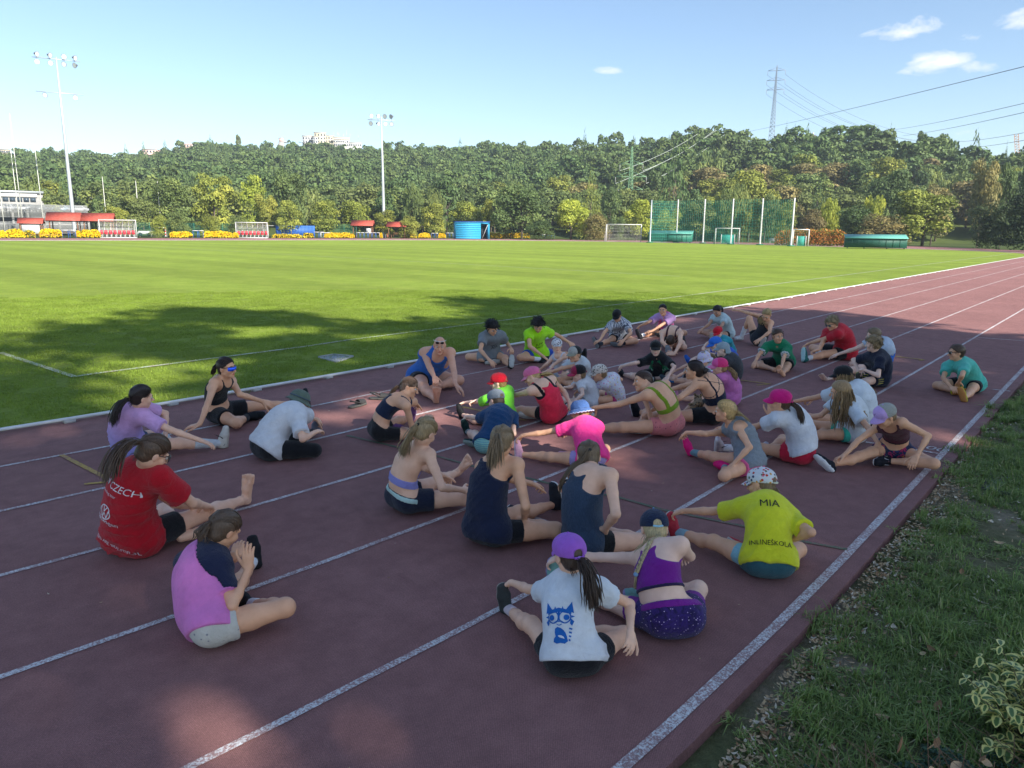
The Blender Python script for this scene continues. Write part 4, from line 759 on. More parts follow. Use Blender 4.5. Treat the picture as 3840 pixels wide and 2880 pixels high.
def far_things():
 rs = np.random.RandomState(4)
 # floodlight poles
 names = ['tall grey floodlight mast with two lamp rows, left side of the pitch', 'grey floodlight mast with eight lamps standing near the middle of the far side']
 LAMPG = plain('lamp_glass', (.55, .6, .62), .15, .7); LAMPB = plain('lamp_housing', (.13, .13, .14), .5, .4)
 for i, (x, y, z, rz, w, h) in enumerate(FAR['POLE']):
  t = empty('floodlight_mast', (x, y, -.1), rz, label=names[i], cat='floodlight'); mb = MB(); mb.lathe((0, 0, 0), [(.42, 0), (.38, .3), (.34, h*.2), (.24, h*.6), (.14, h)], 14); mb.build('mast', STEEL, t, True)
  W = (7.5, 5.6)[i]; rows = [(h-.35, [-3.0, -1.0, 1.2, 2.9], (.55, -.75)), (h-6.1, [-2.3, 2.4], (-.6,))] if i == 0 else [(h-.7, [-2.1, -.7, .8, 2.1], (.75, -.75))]
  for zz, xs, ofs in rows:
   mb = MB(); mb.box(-W/2, W/2, -.05, .05, zz-.06, zz+.06); mb.build('crossarm', STEEL, t)
   for xx in xs:
    for o in ofs:
     yaw = rs.uniform(-.9, .9); mb = MB(); c, s = math.cos(yaw), math.sin(yaw)
     ax = np.array((s, -c, -.25)); ax /= np.linalg.norm(ax); e1 = np.cross(ax, (0, 0, 1.)); e1 /= np.linalg.norm(e1); e2 = np.cross(e1, ax); p = np.array((xx, -.1, zz+o))
     V = []; n = 12; prof = [(.0, -.45), (.16, -.4), (.22, -.2), (.46, .12), (.48, .2)]
     for r_, d_ in prof:
      for k in range(n): a = 2*PI*k/n; V.append(p+ax*d_+e1*r_*math.cos(a)+e2*r_*math.sin(a))
     F = [(j*n+k, j*n+(k+1) % n, (j+1)*n+(k+1) % n, (j+1)*n+k) for j in range(4) for k in range(n)]; mb.add(V, F); mb.bar(p, (xx, 0, zz), .05)
     lamp = mb.build('lamp', LAMPB, t, True); gm = MB(); gm.add([p+ax*.19+e1*.44*math.cos(2*PI*k/n)+e2*.44*math.sin(2*PI*k/n) for k in range(n)], [tuple(range(n))]); gm.build('lamp_glass', LAMPG, lamp)
 # pavilions
 plab = ['small red-roofed notice board with a white panel, left of the pavilions', 'red-roofed wooden pavilion on posts in front of the tall left mast', 'red-roofed wooden pavilion half behind the left dugout', 'red-roofed wooden shelter just left of the middle floodlight mast', 'red-roofed wooden shelter with a bench just right of the middle mast']
 for i, (x, y, z, rz, w, h) in enumerate(FAR['PAV']):
  t = empty('pavilion', (x, y, -.05), rz-.18, label=plab[i], cat='shelter', group='red-roofed wooden shelters'); rh = h*(.34 if i in (1, 2) else .30); d = w*.32; e = h-rh
  for sg in (-1, 1):
   th = .07; a = [(-w/2, sg*d, e), (w/2, sg*d, e), (w/2, 0, h), (-w/2, 0, h)]; V = a+[(p[0], p[1], p[2]+th) for p in a]; mb = MB(); mb.add(V, [(3, 2, 1, 0), (4, 5, 6, 7), (0, 1, 5, 4), (1, 2, 6, 5), (2, 3, 7, 6), (3, 0, 4, 7)]); ro = mb.build('roof', RED, t)
   if sg < 0:
    for k in range(1, 7): tm = MB(); f_ = k/7; tm.bar((-w/2, -d*(1-f_), e+rh*f_+th+.01), (w/2, -d*(1-f_), e+rh*f_+th+.01), .03); tm.build('batten', RED, ro)
  for sx in (-1, 1):
   g = MB(); g.add([(sx*w*.43, -d*.8, e), (sx*w*.43, d*.8, e), (sx*w*.43, 0, h-.1), (sx*w*.43+.05, -d*.8, e), (sx*w*.43+.05, d*.8, e), (sx*w*.43+.05, 0, h-.1)], [(0, 2, 1), (3, 4, 5), (0, 3, 5, 2), (1, 2, 5, 4), (0, 1, 4, 3)]); g.build('gable', WOOD, t)
   for sy in (-1, 1): m = MB(); m.box(sx*w*.40-.08, sx*w*.40+.08, sy*d*.7-.08, sy*d*.7+.08, 0, e+.02); m.build('post', WOOD, t)
  m = MB(); m.bar((-w*.4, -d*.7, e-.12), (w*.4, -d*.7, e-.12), .12, .16); m.build('beam', WOOD, t)
  if i == 0: m = MB(); m.box(-w*.34, w*.34, -d*.7-.05, -d*.7, e-1.75, e-.05); m.build('notice_panel', WHITE, t)
  else:
   m = MB(); m.box(-w*.36, w*.36, -.35, .1, .75, .82); m.build('bench_top', WOOD, t)
   for sx in (-1, 1): m = MB(); m.box(sx*w*.3-.05, sx*w*.3+.05, -.3, .05, 0, .75); m.build('bench_leg', WOOD, t)
  if i == 3: m = MB(); m.box(w*.18, w*.42, -d*.72, -d*.70, .9, 2.0); m.build('notice_panel', WHITE, t)
 # dugouts
 SEAT = plain('red_plastic', (.62, .03, .05), .4, .5); dl = ['clear-roofed players dugout with eight red seats, left', 'clear-roofed players dugout with red seats beside the blue container']
 for i, (x, y, z, rz, w, h) in enumerate(FAR['DUG']):
  t = empty('dugout', (x, y, -.02), rz+(.12, -.10)[i], label=dl[i], cat='dugout', group='players dugouts with curved clear roofs')
  arc = [(-.75, h*.98), (-.1, h), (.55, h*.92), (.95, h*.70), (1.05, h*.35), (1.05, 0)]
  for k in range(7):
   xx = -w/2+w*k/6; m = MB(); m.tube([(xx, p, q) for p, q in arc], .05, 6); m.build('rib', WHITE, t, True)
  m = MB(); m.tube([(-w/2, -.75, h*.98), (w/2, -.75, h*.98)], .07, 6); m.build('front_rail', WHITE, t); m = MB(); m.box(-w/2, w/2, -.8, .9, 0, .12); m.build('floor_frame', WHITE, t)
  m = MB(); V = []
  for p, q in arc: V += [(-w/2, p, q), (w/2, p, q)]
  m.add(V, [(2*k, 2*k+1, 2*k+3, 2*k+2) for k in range(5)]); m.build('clear_shell', CLEAR, t, True)
  for sx in (-1, 1): m = MB(); m.add([(sx*w/2, p, q) for p, q in arc]+[(sx*w/2, -.75, 0)], [tuple(range(7))]); m.build('side_panel', CLEAR, t); m = MB(); m.tube([(sx*w/2, -.75, 0), (sx*w/2, -.75, h)], .05, 6); m.build('side_post', WHITE, t)
  for k in range(8):
   xx = -w*.44+w*.88*k/7; m = MB(); m.box(xx-.24, xx+.24, -.1, .4, .62, .70); V = [(xx-.24, .38, .66), (xx+.24, .38, .66), (xx+.22, .50, 1.25), (xx-.22, .50, 1.25)]; m.add(V+[(a, b+.05, c) for a, b, c in V], [(0, 1, 2, 3), (7, 6, 5, 4), (0, 4, 5, 1), (1, 5, 6, 2), (2, 6, 7, 3), (3, 7, 4, 0)]); sx_ = m.build('seat', SEAT, t); m = MB(); m.box(xx-.03, xx+.03, .1, .2, .1, .62); m.build('seat_leg', WHITE, sx_)
 # container, cabin
 x, y, z, rz, w, h = FAR['CONT'][0]; h += z; t = empty('shipping_container', (x, y, 0), rz-.05, label='bright blue corrugated container between the dugout and the shelters', cat='container'); m = MB(); m.box(-w/2, w/2, 0, 2.4, 0, h); m.build('body', BLUEP, t)
 for k in range(26): xx = -w/2+.3+(w-.6)*k/25; m = MB(); m.box(xx-.07, xx+.07, -.05, 0, .12, h-.12); m.build('rib', BLUEP, t)
 for k in (-1, 1): m = MB(); m.box(-w/2-.04, -w/2, 1.2+k*.55-.5, 1.2+k*.55+.5, .1, h-.1); m.build('door', BLUEP, t)
 m = MB(); m.box(-w/2-2.6, -w/2-.05, 0, 2.2, h-.12, h); m.build('canopy', CONC, t)
 x, y, z, rz, w, h = FAR['CABIN'][0]; h += z; t = empty('cabin', (x, y, 0), rz+.22, label='turquoise wooden cabin with an open doorway at its right end', cat='cabin')
 for k in range(9): m = MB(); zz = h*k/9; m.box(-w/2, w*.24, -1.2-.01*(k % 2), -1.1, zz+.01, zz+h/9-.01); m.build('board', TURQ, t)
 m = MB(); m.box(-w/2+.02, w*.24-.02, -1.1, 1.2, 0, h-.02); m.box(w*.46, w*.5, -1.2, 1.2, 0, h-.02); m.box(w*.22, w*.5, 1.1, 1.2, 0, h-.02); m.box(w*.24, w*.5, -1.2, -1.1, h-.35, h-.02); m.build('wall', TURQ, t); m = MB(); m.box(-w/2-.1, w/2+.1, -1.35, 1.35, h, h+.12); m.build('roof', BLUEP, t)
 m = MB(); m.box(w*.26, w*.44, .2, .3, 0, h*.8); m.build('door_panel', DARK, t); m = MB(); m.bar((w*.28, -1.15, .1), (w*.45, -1.15, h-.5), .06); m.build('brace', WHITE, t)
 # hurdle trolleys and white-topped tables
 tl = ['white-topped blue hurdle stack right of the blue container', 'row of white-topped blue hurdles before the shelter left of the mast', 'small white-topped blue hurdle stack left of the turquoise cabin', 'white-topped blue hurdles in front of the turquoise cabin, left part', 'white-topped blue hurdles in front of the turquoise cabin, right part', 'white-topped blue hurdles by the leftmost pavilion', 'white-topped blue hurdle stack between the two dugouts', 'blue bench with a row of white tops left of the white goal']
 for i, (x, y, z, rz, w, h) in enumerate(FAR['TABLE']):
  t = empty('hurdle_stack', (x, y, 0), rz, label=tl[i], cat='hurdles', group='white-topped blue hurdles along the far track'); n = max(2, int(w/.75))
  for k in range(n):
   xx = -w/2+w*(k+.5)/n; m = MB(); m.box(xx-w/n*.46, xx+w/n*.46, -.25-.05*(k % 2), .25, h-.09, h); tp = m.build('hurdle_top', WHITE, t)
   for sx in (-1, 1): m = MB(); m.box(xx+sx*w/n*.38-.03, xx+sx*w/n*.38+.03, -.2, -.14, 0, h-.09); m.box(xx+sx*w/n*.38-.03, xx+sx*w/n*.38+.03, -.2, .35, 0, .06); m.build('hurdle_leg', BLUEP, t)
 x, y, z, rz, w, h = FAR['BIN'][0]; t = empty('litter_bin', (x, y, 0), rz, label='brown wooden litter bin beside the middle floodlight mast', cat='bin'); m = MB(); m.lathe((0, 0, 0), [(w*.42, 0), (w*.5, .1), (w*.5, h*.9)], 12); m.build('bin_body', plain('bin_brown', (.28, .10, .06), .7), t, True); m = MB(); m.lathe((0, 0, h*.9), [(w*.52, 0), (w*.52, .06), (w*.3, .14)], 12); m.build('lid', DARK, t)
 for key, nm, lab, mt in (('BENCH', 'bench', 'slatted wooden bench under the right red-roofed shelter', WOOD), ('WBENCH', 'bench', 'white bench on the far bend behind the throwing net', WHITE)):
  x, y, z, rz, w, h = FAR[key][0]; t = empty(nm, (x, y, 0), rz, label=lab, cat='bench')
  for k in range(3): m = MB(); m.box(-w/2, w/2, -.25+.18*k, -.10+.18*k, h*.48, h*.54); m.build('slat', mt, t)
  for k in range(2): m = MB(); m.box(-w/2, w/2, .28, .33, h*.62+.2*k, h*.74+.2*k); m.build('slat', mt, t)
  for sx in (-1, 1): m = MB(); m.box(sx*w*.4-.04, sx*w*.4+.04, -.25, .32, 0, h*.48); m.build('leg', mt, t)
 x, y, z, rz, w, h = FAR['FRAME'][0]; t = empty('rail', (x, y, 0), rz, label='low wooden rail before the yellow bushes at the far left', cat='rail'); m = MB(); m.bar((-w/2, 0, h), (w/2, 0, h), .08); m.build('top_bar', WOOD, t)
 for k in range(4): m = MB(); xx = -w/2+w*k/3; m.bar((xx, 0, 0), (xx, 0, h), .08); m.build('post', WOOD, t)
 # goals
 NETW = plain('white_net_cord', (.62, .62, .60), .7); NETG = plain('green_net_cord', (.04, .30, .22), .7); TEAL = plain('teal_frame', (.05, .42, .36), .5)
 def goal(d, lab, depth, net_m, group=None, inner=False, cell=.3):
  x, y, z, rz, w, h = d; t = empty('football_goal', (x, y, 0), rz+.1, label=lab, cat='goal', group=group); r = .07
  for sx in (-1, 1): m = MB(); m.tube([(sx*w/2, 0, 0), (sx*w/2, 0, h)], r, 8); m.build('goal_post', WHITE, t, True); m = MB(); m.tube([(sx*w/2, 0, h), (sx*w/2*1.02, depth*.45, h-.02), (sx*w/2*1.08, depth, .05)], .04, 6); m.build('back_stay', WHITE, t, True); m = MB(); m.tube([(sx*w/2, 0, .04), (sx*w/2*1.08, depth, .04)], .04, 6); m.build('ground_bar', WHITE, t, True)
  m = MB(); m.tube([(-w/2, 0, h), (w/2, 0, h)], r, 8); m.build('crossbar', WHITE, t, True)
  B = w/2*1.08; net('goal_net', [((-B, depth, 0), (B, depth, 0), (w/2*1.02, depth*.45, h), (-w/2*1.02, depth*.45, h)), ((-w/2, 0, h), (w/2, 0, h), (w/2*1.02, depth*.45, h), (-w/2*1.02, depth*.45, h)), ((-w/2, 0, 0), (-B, depth, 0), (-w/2*1.02, depth*.45, h), (-w/2, 0, h)), ((w/2, 0, 0), (B, depth, 0), (w/2*1.02, depth*.45, h), (w/2, 0, h))], cell, .011, net_m, t)['kind'] = 'stuff'
  if inner:
   for sx in (-1, 1): m = MB(); m.tube([(sx*w*.28+.1, -.1, 0), (sx*w*.28+.1, -.1, h*.62)], .06, 6); m.build('small_post', WHITE, t)
   m = MB(); m.box(-w*.28+.1, w*.28+.1, -.04, .0, .06, h*.6); m.build('teal_panel', net_panel, t)
 tt = NT('teal_netting'); tt.base((.05, .42, .36), .7); tt.b.inputs['Alpha'].default_value = .6; net_panel = tt.m
 goal(FAR['GOAL'][0], 'large white football goal with net left of the green throwing cage', 2.2, NETW, cell=.26)
 goal(FAR['SGOAL'][0], 'small white football goal with a teal goal inside, in front of the net', 1.6, NETG, 'small training goals', True); goal(FAR['SGOAL'][1], 'small white goal with teal goal at the right end of the net', 1.6, NETG, 'small training goals', True)
 goal(FAR['GOAL2'][0], 'low white goal frame behind the hurdles right of the blue container', 1.0, NETW)
 x, y, z, rz, w, h = FAR['HGOAL'][0]; t = empty('handball_goal', (x, y, 0), rz-.35, label='white handball goal with red banded posts beside the left dugout', cat='goal'); RW = plain('red_band', (.6, .03, .03), .5)
 for sx in (-1, 1):
  for k in range(6): m = MB(); m.box(sx*w/2-.07, sx*w/2+.07, -.07, .07, h*k/6, h*(k+1)/6); m.build('post_band', RW if (k % 2 and sx > 0) else WHITE, t)
 m = MB(); m.box(-w/2, w/2, -.07, .07, h, h+.12); m.build('crossbar', WHITE, t); net('goal_net', [((-w/2, 1.1, 0), (w/2, 1.1, 0), (w/2, .8, h), (-w/2, .8, h)), ((w/2, 0, 0), (w/2, 1.1, 0), (w/2, .8, h), (w/2, 0, h))], .3, .014, NETW, t)['kind'] = 'stuff'
 # throwing cage
 C = FAR['CAGE']; base = C[0]; t = empty('throwing_cage', (base[0], base[1], 0), 0, label='tall green safety net hung between six pale steel posts', cat='safety net'); o = np.array((base[0], base[1]))
 P = []
 for i, c in enumerate(C):
  p = np.array((c[0], c[1]))-o; P.append((p, c[5])); m = MB(); m.lathe((p[0], p[1], 0), [(.16, 0), (.13, .1), (.12, c[5]*.5), (.10, c[5])], 10); m.build('post', WHITE if i else STEEL, t, True); m = MB(); m.box(p[0]-.5, p[0]+.5, p[1]-.4, p[1]+.4, 0, .16); m.build('post_base', GREENP, t)
 for i in range(5):
  (a, ha), (b, hb) = P[i], P[i+1]; h = min(ha, hb)-.15; d = (b-a); n = np.array((-d[1], d[0])); n = n/np.linalg.norm(n)*.3
  if n@(o+a-np.array((CX, CY))) < 0: n = -n
  net('net_panel', [((*a, .1), (*b, .1), (*b, h), (*a, h))], .45, .014, NETG, t); 
  m = MB(); V = [(*(a+n), .1), (*(b+n), .1), (*(b+n), h-.05), (*(a+n), h-.05)]; m.add(V, [(0, 1, 2, 3)]); m.build('fine_netting', FINE, t)
 # green boxes for the mats
 for i, (x, y, z, rz, w, h) in enumerate(FAR['GBOX']):
  t = empty('mat_cover', (x, y, 0), rz+(-.12, .10)[i], label=('green low-roofed mat box behind the first posts of the throwing net', 'long dark green mat box on wheels at the right of the far bend')[i], cat='equipment box', group='green covers for the landing mats'); mt = (GREENP, GREEND)[i]; d = 2.6
  m = MB(); m.add([(-w/2, 0, .15), (w/2, 0, .15), (w/2, d, .15), (-w/2, d, .15), (-w/2, 0, h*.74), (w/2, 0, h*.74), (w/2, d, h), (-w/2, d, h)], [(0, 3, 2, 1), (4, 5, 6, 7), (0, 1, 5, 4), (1, 2, 6, 5), (2, 3, 7, 6), (3, 0, 4, 7)]); m.build('body', mt, t)
  m = MB(); m.add([(-w/2-.1, -.15, h*.74), (w/2+.1, -.15, h*.74), (w/2+.1, d+.1, h+.02), (-w/2-.1, d+.1, h+.02)]+[(-w/2-.1, -.15, h*.74+.06), (w/2+.1, -.15, h*.74+.06), (w/2+.1, d+.1, h+.08), (-w/2-.1, d+.1, h+.08)], [(0, 3, 2, 1), (4, 5, 6, 7), (0, 1, 5, 4), (1, 2, 6, 5), (2, 3, 7, 6), (3, 0, 4, 7)]); m.build('lid', plain('pale_green_lid', (.10, .33, .27), .5), t)
  for k in range(1, 9): m = MB(); xx = -w/2+w*k/9; m.box(xx-.02, xx+.02, -.03, .01, .2, h*.72); m.build('seam', mt, t)
  for sx in (-1, -.4, .4, 1):
   m = MB(); m.tube([(sx*w*.46-.06, .1, .12), (sx*w*.46+.06, .1, .12)], .12, 10); m.build('wheel', DARK, t)
 x, y, z, rz, w, h = FAR['RAIL'][0]; t = empty('training_bar', (x, y, 0), rz, label='low green metal frame in front of the left green mat box', cat='frame'); m = MB(); m.tube([(-w/2, 0, 0), (-w/2, 0, h), (w/2, 0, h), (w/2, 0, 0)], .05, 6); m.build('bar', GREENP, t)
 # fences with green mesh
 for key, lab in (('FENCE1', 'green mesh fence on thin posts right of the left dugout'), ('FENCE2', 'green mesh fence behind the hurdles beside the blue container')):
  x, y, z, rz, w, h = FAR[key][0]; h += z; t = empty('mesh_fence', (x, y, 0), rz, label=lab, cat='fence'); n = int(w/2.6)
  for k in range(n+1): m = MB(); xx = -w/2+w*k/n; m.bar((xx, 0, 0), (xx, 0, h), .07); m.build('post', GREENP, t)
  m = MB(); m.add([(-w/2, .03, 0), (w/2, .03, 0), (w/2, .03, h), (-w/2, .03, h)], [(0, 1, 2, 3)]); m.build('mesh_panel', FINE, t)
 x, y, z, rz, w, h = FAR['VAN'][0]; t = empty('trailer', (x, y, 0), rz, label='low white covered trailer behind the left dugout', cat='trailer'); m = MB(); m.add([(-w/2, 0, .4), (w/2, 0, .4), (w/2, 2, .4), (-w/2, 2, .4), (-w/2+.5, .2, h), (w/2-.1, .2, h), (w/2-.1, 1.8, h), (-w/2+.5, 1.8, h)], [(0, 3, 2, 1), (4, 5, 6, 7), (0, 1, 5, 4), (1, 2, 6, 5), (2, 3, 7, 6), (3, 0, 4, 7)]); m.build('body', WHITE, t)
 for sx in (-.25, .25): m = MB(); m.tube([(sx*w, -.05, .35), (sx*w, .2, .35)], .35, 12); m.build('wheel', DARK, t)
FINE = None
def fine():
 t = NT('fine_green_mesh'); t.base((.035, .20, .15), .8, .1); t.b.inputs['Alpha'].default_value = .16; return t.m
FINE = fine(); far_things()
# ---- flowering bushes
def flowers():
 t = NT('yellow_petal'); t.base((.80, .55, .015), .6, .2); PET = t.m; rs = np.random.RandomState(8)
 t = NT('orange_petal'); t.base((.42, .17, .035), .6, .2); ORG = t.m
 places = ['at the far left edge', 'left of the notice board', 'under the notice board', 'before the leftmost pavilion', 'beside the left hurdles', 'touching the left dugout', 'left of the hurdle stack between the dugouts', 'right of the hurdle stack between the dugouts', 'touching the second dugout', 'before the blue container', 'before the right end of the blue container', 'right of the blue container', 'beside the middle floodlight', 'right of the second shelter', 'second from the second shelter', 'left of the turquoise cabin', 'right end of the turquoise cabin', 'right of the turquoise cabin', 'last one towards the white goal']
 def bushf(name, x, y, rz, w, h, lab, frac, pm, k, grp):
  t = empty(name, (x, y, 0), rz, label=lab, cat='bush', group=grp); n = int(260*w/2)+120; dd = 1.2
  P = np.c_[rs.uniform(-w/2, w/2, n), rs.uniform(-dd/2, dd/2, n), rs.uniform(0, 1, n)]; edge = 1-np.abs(P[:, 0]/(w/2))**6*.4; lump = .95+.05*np.sin(P[:, 0]*3+k); P[:, 2] *= h*edge*lump
  nm = rs.normal(size=(n, 3)); nm /= np.linalg.norm(nm, axis=1)[:, None]; u = np.cross(nm, rs.normal(size=(n, 3))); u /= np.linalg.norm(u, axis=1)[:, None]; v = np.cross(nm, u); s = .16*rs.uniform(.7, 1.3, n)[:, None]
  V = np.stack([P-u*s, P-v*s, P+u*s, P+v*s], 1).reshape(-1, 3); link('foliage', npmesh('foliage', V, np.arange(4*n).reshape(-1, 4), False, {'tone': np.repeat(rs.rand(n), 4)}), LEAF[2], t)
  m = int(n*frac); P = np.c_[rs.uniform(-w/2, w/2, m), rs.uniform(-dd/2-.12, dd/2, m), rs.uniform(.15, 1.04, m)]; edge = 1-np.abs(P[:, 0]/(w/2))**6*.4; P[:, 2] *= h*edge*(.95+.05*np.sin(P[:, 0]*3+k)); P[:, 1] = np.where(rs.rand(m) < .6, -dd/2-.1, P[:, 1])
  s = .085*rs.uniform(.7, 1.4, m)[:, None]; u = rs.normal(size=(m, 3)); u /= np.linalg.norm(u, axis=1)[:, None]; v = np.cross(u, rs.normal(size=(m, 3))); v /= np.linalg.norm(v, axis=1)[:, None]
  V = np.stack([P-u*s, P-v*s, P+u*s, P+v*s], 1).reshape(-1, 3); o = link('blossom', npmesh('blossom', V, np.arange(4*m).reshape(-1, 4), False), pm, t); o['kind'] = 'stuff'
 for k, (x, y, z, rz, w, h) in enumerate(FAR['FLOWER']):
  dull = k in (2, 9, 10)
  bushf('flowering_bush', x, y, rz, w, h*1.0, ('greenish bush with few flowers ' if dull else 'low bush full of yellow flowers ')+places[k % len(places)], .35 if dull else 1.5, PET, k, 'low yellow flowering bushes along the far track')
 p = (3107, 3257); x, y, z, rz, w, h = FAR['GBOX'][1]
 bushf('orange_hedge', x+14, y+13, rz, 11, 2.6, 'hedge of rusty orange foliage left of the dark green mat box', 1.6, ORG, 3, None)
flowers()
# ---- car park, hall, flag poles
def buildings():
 rs = np.random.RandomState(12)
 x, y, z, rz, w, h = FAR['PARK'][0]; h = h+z; t = empty('car_park', (x, y, 0), rz, label='two-storey car park with rows of grey vertical slats and cars on top', cat='car park'); L = w/2
 m = MB(); m.box(-L, L, 1.2, 16, h*.30, h*.34); m.box(-L, L, 1.2, 16, h*.70, h*.75); m.box(-L, L, 15.5, 16, 0, h*.75); m.build('deck', CONC, t); SL = plain('pale_metal_slat', (.30, .31, .30), .5, .4, .2)
 for (z0, z1) in ((h*.02, h*.30), (h*.36, h*.52), (h*.72, h*.95)):
  pass
 k = 0; sm = None
 rows = ((0, h*.40), (h*.55, h*.97))
 n = 90
 for r_, (z0, z1) in enumerate(rows):
  for i in range(n):
   xx = -L+2*L*(i+.5)/n
   if sm is None: mm = MB(); mm.box(-.05, .05, -.04, .04, 0, 1); o = mm.build('slat', SL, t); sm = o.data
   else: o = bpy.data.objects.new('slat', sm); COL.objects.link(o); o.parent = t
   o.location = (xx, 0, z0); o.scale = (1, 1, z1-z0)
 for zz in (h*.40, h*.55, h*.97): m = MB(); m.box(-L, L, -.06, .06, zz-.05, zz+.05); m.build('rail', SL, t)
 for i in range(7): m = MB(); xx = -L+2*L*i/6; m.box(xx-.2, xx+.2, .9, 1.3, 0, h*.7); m.build('column', CONC, t)
 m = MB(); m.box(-L, L, 1.5, 1.7, 0, h*.7); m.build('shade_backing', DARK, t)  # dark sheet behind the slats, painted as the shaded inside of the decks
 cols = [(.5, .5, .52), (.55, .56, .58), (.30, .38, .46), (.5, .52, .54), (.03, .12, .2), (.45, .04, .04), (.04, .05, .07), (.2, .3, .38), (.1, .14, .2), (.42, .43, .45)]; cn = ['silver', 'white', 'steel blue', 'pale grey', 'teal', 'red', 'black', 'light blue', 'dark blue', 'grey']
 ca, sa = math.cos(rz), math.sin(rz)
 for i, fx in enumerate((-.48, -.40, -.33, -.22, -.15, -.11, -.03, .20, .33, .40)):
  lx = fx*2*L; ly = 2.6+(i % 3)*.3; lw = 4.3; c = empty('parked_car', (x+lx*ca-ly*sa, y+lx*sa+ly*ca, h*.75), rz+rs.uniform(-.1, .1), label='%s car parked on the top deck of the car park, %s from the left' % (cn[i], ('first', 'second', 'third', 'fourth', 'fifth', 'sixth', 'seventh', 'eighth', 'ninth', 'tenth')[i]), cat='car', group='cars on the top deck')
  P = plain('car_paint', cols[i], .25, .6, .2); prof = [(-lw/2, .35), (-lw/2, .8), (-lw*.38, .95), (-lw*.25, 1.42), (lw*.18, 1.46), (lw*.32, 1.0), (lw/2, .85), (lw/2, .35)]; m = MB(); V = [(a, s_, b) for s_ in (0, 1.75) for a, b in prof]; q = len(prof); m.add(V, [tuple(range(q)), tuple(range(q, 2*q))[::-1]]+[(k_, k_+q, (k_+1) % q+q, (k_+1) % q) for k_ in range(q)]); b = m.build('body', P, c)
  m = MB(); m.add([(-lw*.34, -.01, .98), (lw*.26, -.01, 1.0), (lw*.16, -.01, 1.36), (-lw*.23, -.01, 1.33)], [(0, 1, 2, 3)]); m.build('window', GLASS, c)
  for wx in (-.3, .3): m = MB(); m.tube([(wx*lw, -.03, .33), (wx*lw, .2, .33)], .33, 12); m.build('wheel', DARK, c)
 x, y, z, rz, w, h = FAR['HALL'][0]; t = empty('sports_hall', (x, y, 0), rz, label='flat-roofed hall with a broad white band above a strip of dark windows', cat='building'); H = h+z; m = MB(); m.box(-w/2, w/2, 0, 14, 0, H); m.build('wall', CONC, t); m = MB(); m.box(-w/2, w/2-1.2, -.25, 0, z+h*.48, H-.6); m.build('white_band', WHITE, t); m = MB(); m.box(-w/2-.2, w/2+.2, -.5, 14.2, H-.5, H); m.build('roof_edge', STEEL, t)
 for k in range(9): m = MB(); a = -w/2+(w-1.4)*k/9; m.box(a+.12, a+(w-1.4)/9-.12, -.12, -.02, z+h*.10, z+h*.44); m.build('window', GLASS, t)
 # flagpoles
 FP = plain('flagpole_white', (.6, .6, .55), .5); spots = [(3, 1500/2.304)] 
 for i, (u, D, hh) in enumerate([(0.0, 190, 17), (.0265, 190, 15.5), (.0425, 192, 14), (.057, 190, 18), (.0600, 190, 24), (.0795, 190, 18), (.142, 186, 12), (.176, 178, 11), (.199, 178, 11)]):
  az = FLAG0-u; px, py = CX+D*math.cos(az), CY+D*math.sin(az); t = empty('flagpole', (px, py, 0), 0, label='thin pale flagpole rising behind the car park, %s from the left' % ('first', 'second', 'third', 'fourth', 'fifth, tallest', 'sixth', 'seventh', 'eighth', 'ninth')[i], cat='flagpole', group='flagpoles by the car park'); m = MB(); m.tube([(0, 0, 0), (0, 0, hh)], [.09, .05], 6); m.build('pole', FP, t); b = MB(); b.lathe((0, 0, hh), [(.02, 0), (.09, .08), (.02, .18)], 8); b.build('finial', FP, t)
 # hill buildings
 def house(d, lab, wall, roof, depth=9, nwin=3, rows=1, gable=True, extra=0):
  x, y, z, rz, w, h = d; t = empty('house', (x, y, z-6), rz+extra, label=lab, cat='house'); rh = h*.35 if gable else .4; H = 6+h-rh; m = MB(); m.box(-w/2, w/2, 0, depth, 0, H); wl = m.build('wall', wall, t); m = MB()
  if gable: m.add([(-w/2-.3, -.5, H), (w/2+.3, -.5, H), (w/2+.3, depth+.5, H), (-w/2-.3, depth+.5, H), (-w/2-.3, depth/2, H+rh), (w/2+.3, depth/2, H+rh)], [(0, 1, 5, 4), (2, 3, 4, 5), (1, 2, 5), (3, 0, 4), (0, 3, 2, 1)])
  else: m.box(-w/2-.3, w/2+.3, -.3, depth+.3, H, H+rh)
  rf = m.build('roof', roof, t); m = MB(); m.box(w*.2, w*.2+.7, depth*.5, depth*.5+.7, H, H+rh+.9); m.build('chimney', wall, rf)
  for r_ in range(rows):
   for k in range(nwin): m = MB(); a = -w/2+w*(k+.5)/nwin; zz = H-1.9-3*r_; m.box(a-.5, a+.5, -.06, -.01, zz, zz+1.3); wn = m.build('window', GLASS, t); m = MB(); m.box(a-.6, a+.6, -.1, -.01, zz-.12, zz-.02); m.build('sill', WR, wn)
  return t
 for i, d in enumerate(FAR['RED']): house(d, ('cream house with a red roof halfway up the wooded hill', 'orange-red roof showing above the trees left of the conifer', 'red-roofed house among trees right of the car park')[i], WR, RED)
 house(FAR['WHOUSE'][0], 'white villa with chimneys behind the car park', WR, CONC, 9, 4, 1); house(FAR['VILLA'][0], 'dark-gabled house on the hilltop right of the pylon', WR, plain('slate', (.10, .10, .11), .7), 8, 3, 1); house(FAR['VILLA'][1], 'small white house at the foot of the hilltop pylon', WR, CONC, 7, 2, 1, False)
